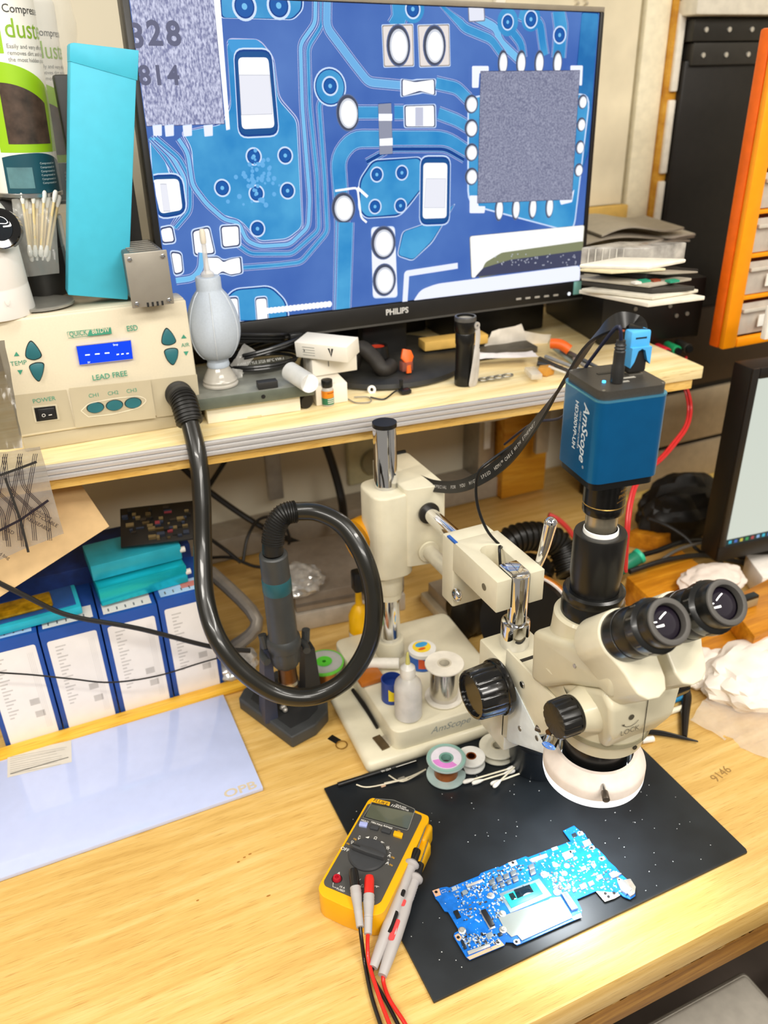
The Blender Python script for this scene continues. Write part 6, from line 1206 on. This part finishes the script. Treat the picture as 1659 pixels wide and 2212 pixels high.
# circuit boards heap
q = gz(262, 1185, .25); t = thing('circuit_board_heap', 'black old circuit board with chips behind the cyan cases', 'circuit board', q); d = (gz(425, 1165, .25) - q).normalized(); T = frame(q, d, V((-d.y, d.x, .5)))
b = B(T); b.box((0, 0, 0), (.115, .07, .004), M('16130f', .5), .0005); b.build('board', t)
b = B(T)
for k in range(46): x, y = rnd.uniform(.003, .10), rnd.uniform(.003, .062); b.box((x, y, .004), (x + rnd.uniform(.003, .012), y + rnd.uniform(.002, .006), .006 + rnd.random() * .005), M(rnd.choice(('2a241c', '4a3c22', '1a1a1a', '6a5a3a', '2c3444', '803038')), .5))
b.build('chips', t)['kind'] = 'stuff'
# leaning cardboard sheet
yy = 1.04; q = [gy(-120, 1340, 1.00), gy(-10, 1296, 1.00), gy(236, 1137, 1.03), gy(172, 1042, 1.12), gy(60, 1046, 1.12), gy(-120, 1050, 1.10)]
b = B(); n = len(q); o_ = V((.004, .008, .0)); vs = q + [p + V((.0, .010, -.003)) for p in q]
b.add(vs, [list(range(n))[::-1], list(range(n, 2 * n))] + [[i, (i + 1) % n, n + (i + 1) % n, n + i] for i in range(n)], M('c8a878', .7, noise=.03)); one(b, 'brown_card', 'large tan cardboard sheet leaning under the shelf at the left', 'cardboard')
b = B(); b.tube([gy(236, 1137, 1.025) + V((.0, .0, -.004)), gy(120, 1215, 1.01), gy(-10, 1300, .995)], .0022, M('4a3c2a', .6), n=6); 
b = None
# cables
def cable(lab, pts, r, m=None, nm='cable'):
    b = B(); b.tube([gy(p[0], p[1], p[2]) for p in pts], r, m or M('1e1c1a', .4), n=9, sm=7); return tag(b.build(nm), lab, 'cable', 'loose cables under the shelf')
cable('thick black cable sagging across the blue boxes to the hot air rest', [(-60, 1230, .99), (60, 1290, .985), (150, 1330, .98), (300, 1358, .975), (460, 1398, .965), (540, 1406, .96)], .0034)
cable('thin black wire curving low over the white labels of the blue boxes', [(-60, 1450, 1.0), (60, 1457, 1.0), (150, 1466, 1.0), (240, 1474, 1.0), (340, 1460, 1.0), (440, 1430, 1.0), (530, 1405, .99)], .0012)
cable('black cable running down right across the wall under the shelf', [(375, 990, 1.44), (450, 1060, 1.42), (560, 1135, 1.38), (660, 1180, 1.30), (745, 1215, 1.22), (775, 1228, 1.20)], .006)
cable('black cable crossing the other one behind the thick hose', [(490, 990, 1.46), (445, 1060, 1.45), (395, 1140, 1.44), (370, 1180, 1.42)], .005)
cable('thick black cable dropping from the shelf beside the chrome post', [(698, 945, 1.40), (720, 1010, 1.40), (738, 1080, 1.38), (746, 1150, 1.32), (760, 1230, 1.25)], .0085)
cable('thin cable arching above the handpiece against the wall', [(525, 1215, 1.30), (535, 1160, 1.32), (560, 1122, 1.34), (600, 1120, 1.34), (625, 1160, 1.32), (615, 1210, 1.28)], .003)
cable('thin black cable looping low behind the handpiece', [(455, 1205, 1.30), (500, 1205, 1.28), (560, 1225, 1.26), (640, 1215, 1.25), (690, 1190, 1.27), (720, 1170, 1.3)], .003)
cable('short dark cable slanting behind the teal ring of the handpiece', [(455, 1165, 1.30), (490, 1190, 1.29), (520, 1215, 1.27)], .0035)
cable('grey cable slanting down behind the handpiece to the metal block', [(760, 1215, 1.30), (700, 1280, 1.24), (650, 1310, 1.18), (640, 1320, 1.15)], .0035, M('8a857c', .5))
cable('dark cable running down to the grey block right of the handpiece', [(690, 1180, 1.34), (670, 1220, 1.3), (645, 1262, 1.26)], .0035)
cable('dark pair of cables crossing on the wall left of the metal rail', [(1118, 900, 1.44), (1112, 960, 1.44), (1120, 1060, 1.44), (1132, 1150, 1.42)], .004)
cable('thin black cable crossing the pair left of the metal rail', [(1150, 900, 1.44), (1140, 990, 1.44), (1118, 1070, 1.44), (1104, 1150, 1.42)], .004)
cable('pale thin cable sagging under the shelf edge beside the blue camera', [(930, 905, 1.05), (1000, 912, 1.04), (1080, 905, 1.03), (1140, 885, 1.02), (1190, 868, 1.01)], .0018, M('cfc8b8', .5))
# grey bracket, blocks, clear bag behind the handpiece
GM = M('8f877c', .4, .35, .06)
b = B(); b.tube([gz(455, 1235, .12), gz(555, 1340, .08), gz(500, 1400, .03)], .011, GM, n=10, sm=5); one(b, 'grey_bracket', 'bent grey metal bracket behind the hose on the desk', 'bracket')
t = thing('grey_metal_block', 'long grey metal case lying on the desk between the handpiece and the post', 'metal case', (.42, 1.2, 0)); b = B(); T = Matrix.Translation((.325, 1.13, .0006)) @ RZ(-.12); b.box((0, 0, 0), (.20, .19, .035), M('b3a898', .45, noise=.05), .003, T=T); b.build('lower_case', t); b = B(); b.box((.002, .004, .0355), (.20, .19, .072), M('988d80', .4, .3, .05), .004, T=T); b.box((.002, .003, .048), (.198, .0042, .054), M('6f665c', .5), T=T); b.build('upper_case', t)
b = B(); b.box((.56, 1.02, .0006), (.70, 1.12, .02), M('cfc3a8', .5), .003); b.box((.57, 1.022, .0205), (.69, 1.11, .045), M('a89c8a', .4, .2), .003); one(b, 'cream_case', 'low cream and grey case on the desk behind the stand base', 'case')
t = thing('wall_strip', 'grey cable duct along the bottom of the wall behind the desk', 'cable duct', (.4, 1.45, 0)); b = B(); b.box((.0, 1.42, .0006), (.95, 1.497, .05), M('a39a8c', .5), .004); b.build('duct', t)
def crumple(lab, c, r, m, seed, nm='clear_bag', cat='plastic bag', sc=(1, 1, .6)):
    r_ = random.Random(seed); bm_ = bmesh.new(); bmesh.ops.create_icosphere(bm_, subdivisions=4, radius=1)
    ph = [V((r_.uniform(-1, 1), r_.uniform(-1, 1), r_.uniform(-1, 1))).normalized() * r_.uniform(4, 9) for _ in range(7)]
    for v_ in bm_.verts:
        k = 1 + sum(.07 * abs(math.sin(v_.co.dot(p) + i)) for i, p in enumerate(ph)) - .2; v_.co = V((v_.co.x * sc[0], v_.co.y * sc[1], max(v_.co.z, -.55) * sc[2])) * k * r
    zm = min(v_.co.z for v_ in bm_.verts); b = B(); b.bm(bm_, m, Matrix.Translation(V(c) - V((0, 0, zm - .0006)))); o = b.build(nm, None, 25); return tag(o, lab, cat)
CB = M('dcdad6', .12, .3, alpha=.7, coat=.7, noise=.2, ns=60)
q = gz(525, 1460, 0); crumple('crumpled silvery clear bag left of the handpiece rest', (q.x - .01, q.y + .02, 0), .036, CB, 3)
q = gz(650, 1345, 0); crumple('crumpled clear bag with white bits right behind the handpiece', (q.x + .005, q.y + .0, .073), .036, CB, 5)
q = gz(635, 1290, .1); crumple('small white crumpled tissue behind the teal ring', (q.x, 1.2, .073), .016, M('f2efe8', .7), 8, 'white_tissue', 'tissue')
# ================================================================ the right side of the room
# black cabinet with a hinge strip, white box above
xe = gy(1481, 130, 1.455).x; z1_ = gy(1480, 60, 1.455).z; z2_ = gy(1480, 130, 1.455).z
t = thing('black_cabinet', 'tall black cabinet with a riveted metal strip behind the orange drawer rack', 'cabinet', (xe, 1.4, -.74))
b = B(); b.box((xe, 1.455, -.05 + .051), (1.99, WY - .002, z2_), M('171411', .45, noise=.1), .006); b.build('body', t)
b = B(); b.box((xe + .01, 1.447, z2_ - .01), (1.99, WY - .002, z2_ + .03), M('3c3a36', .35, .4), .002); b.box((xe - .0, 1.443, z2_ + .032), (1.99, WY - .002, z2_ + .07), M('34322e', .35, .4), .002); b.build('metal_strip', t)
for k in range(6):
    b = B(); b.cyl((xe + .035 + k * .06, 1.447, z2_ + .008), (xe + .035 + k * .06, 1.444, z2_ + .008), .0045, M('cfcdc6', .3, .6), n=16); b.cyl((xe + .03 + k * .06, 1.443, z2_ + .052), (xe + .03 + k * .06, 1.440, z2_ + .052), .0045, M('cfcdc6', .3, .6), n=16); b.build('rivets', t)
b = B(); b.box((xe - .02, 1.42, z2_ + .075), (1.99, WY - .002, 1.7), M('e2dccb', .5), .006); one(b, 'white_cupboard', 'white cupboard edge above the black cabinet in the upper right corner', 'cupboard')
b = B(); x_ = xe - .020
for k in range(4): b.box((x_, 1.462, .50 + k * .155), (x_ + .016, 1.474, .64 + k * .155), M('ece6d8', .4), .003)
b.box((x_ + .002, 1.475, .47), (x_ + .014, WY - .001, 1.2), M('2a2018', .6)); one(b, 'white_rail', 'narrow white slotted rail along the left side of the black cabinet', 'rail')
# drawer fronts below
t = thing('drawer_unit', 'beige drawer unit with dark gaps under the right end of the shelf', 'drawers', (1.1, 1.3, 0)); yy = 1.30
L_ = gy(1300, 900, yy).x; R_ = gy(1600, 900, yy).x; zA = gy(1459, 847, yy).z; zB = gy(1453, 963, yy).z; zC = gy(1440, 1048, yy).z
b = B(); b.box((L_, yy + .004, .002), (R_ + .1, yy + .05, .41), M('1b150f', .6)); b.build('carcass', t)
for z0, z1 in ((zA + .010, .405), (zB + .006, zA - .004), (zC, zB - .005)): b = B(); b.box((L_, yy - .006, z0), (R_ + .1, yy + .004, z1), M('b9a98e' if z1 < .4 else '3a2c20', .55), .002); b.build('drawer_front', t)  # top front painted dark brown for the shadow under the shelf
b = B(); q = gy(1440, 1048, yy - .01).z; b.box((L_, yy - .03, q - .028), (R_ + .1, yy - .0065, q), M('e0c470', .5), .003); one(b, 'yellow_batten', 'pale yellow wooden batten below the beige drawer fronts', 'batten')
b = B(); b.box((.905, 1.40, .002), (1.02, 1.47, .40), OCHRE, .003); one(b, 'plywood_offcut', 'brown wooden board behind the blue camera, right of the metal rail', 'panel')
# orange drawer rack
t = thing('drawer_rack', 'orange plastic rack of small clear drawers hanging at the right edge', 'drawer rack', (1.2, 1.0, .43)); OR1 = M('ff9a0c', .4, noise=.02); OR2 = M('f26a08', .4)
x0 = 1.073; zt = .90; zb = .428
b = B(); b.box((x0, 1.0, zb), (x0 + .030, 1.012, zt), OR1, .004); b.box((x0 - .0, 1.0122, zb), (x0 + .03, 1.034, zt), OR2, .004); b.box((x0 + .0305, 1.0, zb), (x0 + .30, 1.012, zb + .016), OR1, .003); b.box((x0 + .29, 1.0, zb), (x0 + .32, 1.13, zt), OR1, .003)
rows = [zb + .018 + k * .068 for k in range(7)]
for r_ in rows[1:]: b.box((x0 + .0305, 1.003, r_ - .006), (x0 + .29, 1.034, r_), OR1, .001)
b.box((x0 + .11, 1.034, zb), (x0 + .29, 1.12, zt), M('8a3c08', .5)); b.box((x0 + .03, 1.030, zb), (x0 + .29, 1.034, zt), M('8a3c08', .5)); b.build('rack', t)
for i, r_ in enumerate(rows[:-1]):
    for j in range(2):
        xa = x0 + .034 + j * .128; b = B(); b.box((xa, 1.006, r_ + .002), (xa + .122, 1.009, r_ + .055), M('e0d6c8', .15, alpha=.55), .001); b.box((xa, 1.0, r_ + .040), (xa + .122, 1.006, r_ + .046), M('d8cfc0', .2, alpha=.8), .001)
        b.box((xa + .004, 1.014, r_ + .001), (xa + .118, 1.028, r_ + .012 + .02 * rnd.random()), M(rnd.choice(('8a7468', 'a89484', 'c8bcae', '6c5a50')), .6, noise=.2)); d = b.build('drawer', t)
        b = B(); b.box((xa + .035, .9985, r_ + .014), (xa + .075, 1.0, r_ + .034), M('f2eee4', .5)); b.build('paper_tag', d)
        if i == 0 and j == 0: b = B(); b.lathe([(.012, 0), (.022, 0), (.022, .006), (.012, .006), (.012, 0)], M('e8a820', .4), (xa + .035, 1.019, r_ + .026), (0, -1, 0), 28); b.build('yellow_coil', d)
# right monitor
t = thing('side_monitor', 'black monitor with a plain pale grey screen and a taskbar, cut by the right edge', 'monitor', (1.2, .95, 0))
RT = frame(gy(1566, 1179, .90), (math.cos(.10), -math.sin(.10), 0), (0, 0, 1)); RP = P2(RT); hS = RP.px(1644, 817)[1]
b = B(RT); b.box((-.014, -.030, -.045), (.50, hS + .018, -.001), M('15120f', .45), .004); b.box((-.014, -.030, -.001), (.50, -.001, .003), M('1c1815', .4), .002); b.box((-.014, -.001, -.001), (-.001, hS + .018, .003), M('1c1815', .4), .001); b.box((0, hS, -.001), (.5, hS + .018, .003), M('1c1815', .4), .001); b.build('housing', t)
b = B(RT); b.box((0, 0, -.001), (.498, hS, .0005), M('c2c8bd', .3, emit=1.0)); b.box((0, 0, .0006), (.498, .012, .0008), M('2a3c3c', .3, emit=.8))
for k in range(14): b.box((.006 + k * .012, .003, .0009), (.012 + k * .012, .009, .0011), M(('3ab0c8', '4a6ab8', 'c8b84a', '3a9a5a', 'a84a4a', '8ab0d8')[k % 6], .3, emit=.9)); 
b.build('screen', t)
b = B(RT); b.box((.2, -RT.translation.z + .012, -.06), (.26, .2, -.0305), MATTE, .004); b.box((.12, -RT.translation.z + .0006, -.14), (.34, -RT.translation.z + .012, .06), MATTE, .004); b.build('stand', t)
b = B(); q = gy(1652, 735, .86); b.box(q, q + V((.06, .01, .05)), M('f0ebe0', .5), .002); one(b, 'white_note', 'white card tucked on top of the side monitor at the right edge', 'card')
# black column left of side monitor
b = B(); x_ = gy(1575, 900, 1.0).x; b = None
# white box at right edge
q = gz(1632, 1262, .02); b = B(); T = frame((q.x + .005, q.y - .03, .0006), (.9, -.42, 0), (.42, .9, 0)); b.box((-.02, 0, 0), (.12, .08, .05), M('f2ebe2', .5), .003, T=T); one(b, 'white_block', 'white box on the desk in front of the side monitor', 'box')
# corrugated hose and black heap
t = thing('fume_hose', 'black corrugated fume hose curling on the desk behind the boom yoke', 'hose', gz(1160, 1290, 0)); P = [gy(1075, 1225, 1.06), gy(1095, 1175, 1.07), gy(1150, 1158, 1.07), gy(1205, 1175, 1.06), gy(1228, 1225, 1.03), gy(1234, 1240, 1.02)]
b = B(); PS_ = smooth([V(p) for p in P], 10); b.tube(P, .024, M('12100e', .4), n=18, sm=8); 
for i in range(2, len(PS_) - 2, 2): b.lathe([(.0238, -.003), (.0275, -.001), (.0275, .001), (.0238, .003)], M('16140f', .35), PS_[i], PS_[i + 1] - PS_[i - 1], 20)
b.build('hose', t)
for k, (p, r_, lab, s_) in enumerate((((1020, 1385), .045, 'black cloth bag standing behind the focus rack on the desk', (.75, .75, 1.9)), ((1150, 1275), .035, 'black crumpled bag under the corrugated hose', (1.3, 1, .8)), ((1290, 1300), .03, 'black and grey crumpled bag behind the photo tube', (1.2, 1, .8)), ((1475, 1165), .055, 'large black heap of cloth left of the side monitor', (1.6, 1, 1.3)))):
    q = gz(*p, 0); crumple(lab, (q.x + .01, q.y + .03, 0), r_, M('14110e', .5, noise=.25, ns=50), 30 + k, 'black_bag', 'bag', s_)
# adhesive tape wheel with amber rim
c_ = gy(1192, 1330, .83); t = thing('tape_wheel', 'black wheel with an amber rim and white side behind the microscope head', 'tape roll', c_); ax_ = V((-.75, -.45, .25)).normalized(); c_ = gy(1140, 1348, .835)
b = B(); b.lathe([(0, -.004), (.070, -.004), (.074, 0), (.074, .012), (0, .012)], M('0f0e0d', .3), c_, ax_, 56); b.build('black_wheel', t)
b = B(); b.lathe([(.071, -.016), (.077, -.016), (.078, -.009), (.071, -.009)], M('c8781a', .15, .3, coat=1), c_, ax_, 56); b.build('amber_rim', t)
b = B(); b.lathe([(.066, -.009), (.0745, -.009), (.0745, -.0045), (.066, -.0045)], M('efe8e0', .4), c_, ax_, 56); b.build('white_side', t)
b = B(); b.box((c_.x - .03, c_.y - .02, .0006), (c_.x + .03, c_.y + .03, c_.z - .05), M('17150f', .5), .004); b.build('wheel_stand', t)
b = B(); b.tube([gy(1185, 1112, 1.2), gy(1205, 1122, 1.19), gy(1225, 1140, 1.18), gy(1240, 1160, 1.17)], .0055, M('cc3c38', .4), n=10); one(b, 'red_cable', 'short red cable piece above the corrugated hose', 'cable', 'loose cables under the shelf')
# green handle iron and cables
t = thing('soldering_iron', 'soldering iron handle with a green sleeve right of the black photo tube', 'soldering iron', gz(1370, 1225, .03)); b = B(); b.cyl(gy(1335, 1230, .98), gy(1378, 1203, .985), .0135, M('1f7a5c', .4), n=20, bev=.001); b.cyl(gy(1377, 1204, .985), gy(1384, 1199, .985), .0148, M('2fb890', .4), n=20, bev=.001); b.build('green_sleeve', t)
b = B(); b.tube([gy(1382, 1200, .985), gy(1420, 1190, .99), gy(1470, 1172, 1.0), gy(1520, 1168, 1.0), gy(1570, 1180, .99)], .005, BLACK, n=10); b.build('cord', t)
b = B(); b.cyl(gy(1335, 1230, .98), gz(1300, 1262, .012), .006, STEEL, n=12); b.build('barrel', t)
for k, (lab, P, r_) in enumerate((('black cable arching left of the side monitor', [(1400, 1120, 1.05), (1440, 1135, 1.03), (1480, 1160, 1.0), (1510, 1190, .97), (1560, 1215, .95)], .0035), ('thick black cable lying across the wooden blocks', [(1360, 1235, .95), (1440, 1210, .95), (1520, 1200, .95), (1600, 1215, .93), (1680, 1225, .92)], .005), ('grey cable curving up to the side monitor', [(1420, 1215, .96), (1470, 1185, .97), (1530, 1172, .97), (1575, 1185, .96)], .003))):
    b = B(); b.tube([gy(*p) for p in P], r_, M('191715' if k < 2 else '5a5650', .4), n=9); one(b, 'cable', lab, 'cable', 'loose cables by the side monitor')
# ochre wooden blocks
OB = wood('ochre_block', 'a0620e', 'c47e18', 'dc9a28', rough=.35); k = 0
for (c1, l1, r1), z0, th, lab in ((((1400, 1355), (1345, 1300), (1520, 1290)), .0006, .055, 'tall orange brown wooden block behind the eyepieces'), (((1500, 1475), (1385, 1400), (1700, 1390)), .0006, .030, 'long orange brown wooden board behind the right eyepiece, low and wide'), (((1620, 1420), (1560, 1340), (1720, 1360)), .0316, .04, 'bright ochre wooden block at the right edge beyond the eyepieces'), (((1420, 1195), (1352, 1180), (1478, 1165)), .0006, .035, 'small orange brown block under the black cables')):
    b = B(); slab(b, c1, l1, r1, z0, th, OB, .003); one(b, 'wooden_block', lab, 'wood block', 'orange brown wooden blocks on the desk')
b = B(); b.box((.60, 1.00, .0006), (.69, 1.05, .016), OB, .003); one(b, 'wood_strip', 'ochre wooden slat lying behind the stand base near the focus rack', 'wood slat')
q = gz(1535, 1265, .06); crumple('crumpled pinkish white tissue above the right eyepiece', (q.x, q.y, .056), .04, M('e6d8cc', .7), 51, 'white_tissue', 'tissue', (1.4, .9, .5))
q = gz(1590, 1330, .03); crumple('greenish grey crumpled wrapper just behind the right eyepiece', (q.x, q.y, .032), .022, M('8a8a70', .5), 52, 'wrapper', 'wrapper', (1.2, .9, .5))
b = B(); q = gz(1622, 1312, .0730) + V((0, 0, .008)); b.box(q + V((-.014, 0, -.008)), q + V((.014, .012, .008)), M('b0a888', .3, .4), .001); b.box(q + V((-.014, 0, .006)), q + V((.014, .012, .012)), M('141414', .4), .001); one(b, 'metal_connector', 'small metal connector with black top on the bright ochre block, right of the right eyepiece', 'connector')
# white cloth, bag, pliers, tweezers
WCL = M('efe6da', .8, noise=.03)
q = gz(1620, 1500, 0); crumple('large crumpled white cloth on the desk at the right edge', (q.x + .03, q.y + .01, 0), .062, WCL, 61, 'white_cloth', 'cloth', (1.5, 1.0, .55))
q = gz(1560, 1490, 0); crumple('smaller fold of white cloth behind the clear bag', (q.x + .0, q.y + .04, 0), .040, WCL, 62, 'white_cloth', 'cloth', (1.4, .9, .5))
vs, fs = sheet([gz(1490, 1560, .004), gz(1659, 1640, .004), gz(1720, 1520, .02), gz(1530, 1500, .02)], None, 14, 12, .004, 66, 18); b = B(); b.add(vs, fs, M('f0ece4', .12, alpha=.35, coat=.6)); one(b, 'clear_bag', 'flat clear plastic bag lying in front of the white cloth', 'plastic bag')
def tweez(nm, lab, a, m_, c, r_, mat, cat):
    t = thing(nm, lab, cat, gz(*a, .002)); e = V((.0, .006, 0))
    for s_ in (0, 1): b = B(); b.tube([gz(*a, .005), gz(*m_, .005 + .003 * s_) + e * s_, gz(*c, .004) + e * s_ * .15], lambda u_: r_ * (1 - .75 * u_), mat, n=8); b.build('arm', t)
tweez('tweezers', 'black tweezers lying on bare wood right of the ring light', (1388, 1580), (1440, 1588), (1508, 1602), .0038, BLACK, 'tweezers')
tweez('tweezers', 'black handled tool lying on the clear bag at the right', (1652, 1522), (1600, 1502), (1540, 1488), .004, BLACK, 'tweezers')
t = thing('precision_cutters', 'black precision cutters with a blue handle behind the right side of the microscope', 'pliers', gz(1475, 1560, .003)); b = B(); b.tube([gz(1478, 1592, .006), gz(1480, 1540, .007), gz(1484, 1500, .007), gz(1475, 1478, .007)], lambda u_: .004 + .003 * math.sin(u_ * 3), M('15120f', .4), n=10); b.build('jaw', t)
b = B(); b.tube([gz(1480, 1505, .006), gz(1450, 1515, .006), gz(1410, 1535, .006)], .0042, M('1c78a8', .4), n=10); b.build('handle', t)['label'] = 'blue handle'
b = B(); b.tube([gz(1484, 1525, .006), gz(1440, 1540, .006), gz(1400, 1552, .006)], .0042, M('ece4cc', .5), n=10); b.build('handle', t)['label'] = 'cream handle'
b = B(); q = gz(1395, 1602, .0006); b.cyl(q + V((-.008, 0, .005)), q + V((.010, -.004, .005)), .0045, WHITE, n=16, bev=.001); one(b, 'plastic_bead', 'tiny white plastic piece on the desk just right of the ring light', 'cap')
# pencil note on the desk
b = B(); P = P2(Matrix.Translation((0, 0, .0003))); P.text(b, '9146', (1558, 1672), .018, M('9c7a44', .7), rot=math.radians(12)); tag(b.build('pencil_note'), 'faint pencilled figures written on the desk right of the mat', 'writing')
b = B(); 
for px_, py_ in ((528, 1852), (515, 1862), (540, 1845), (427, 1945), (580, 1935)): P.disc(b, (px_, py_), .0018 + .001 * rnd.random(), M('a8702c', .6), .0002, ry=.0010, n=9)
tag(b.build('knot_marks'), 'few small brown knots and pits in the oak desk surface', 'wood knots', kind='stuff')
# under the desk
t = thing('floor_cabinet', 'pale grey low cabinet under the desk at the lower right', 'cabinet', (.55, .35, -.74)); q0 = gz(1608, 2090, -.30); 
b = B(); b.box((.10, .10, -.749), (q0.x, q0.y, -.300), M('8f897e', .5), .01, 3); b.box((.11, .11, -.2995), (q0.x - .01, q0.y - .01, -.292), M('a8a297', .45), .006, 3); b.build('cabinet_body', t)
b = B(); q1 = gz(1640, 2200, -.60); b.box((q1.x + .0, q1.y - .14, -.749), (q1.x + .25, q1.y + .0, -.60), M('8a5a24', .5), .005); one(b, 'brown_box', 'brown box on the dark floor under the desk corner', 'box')
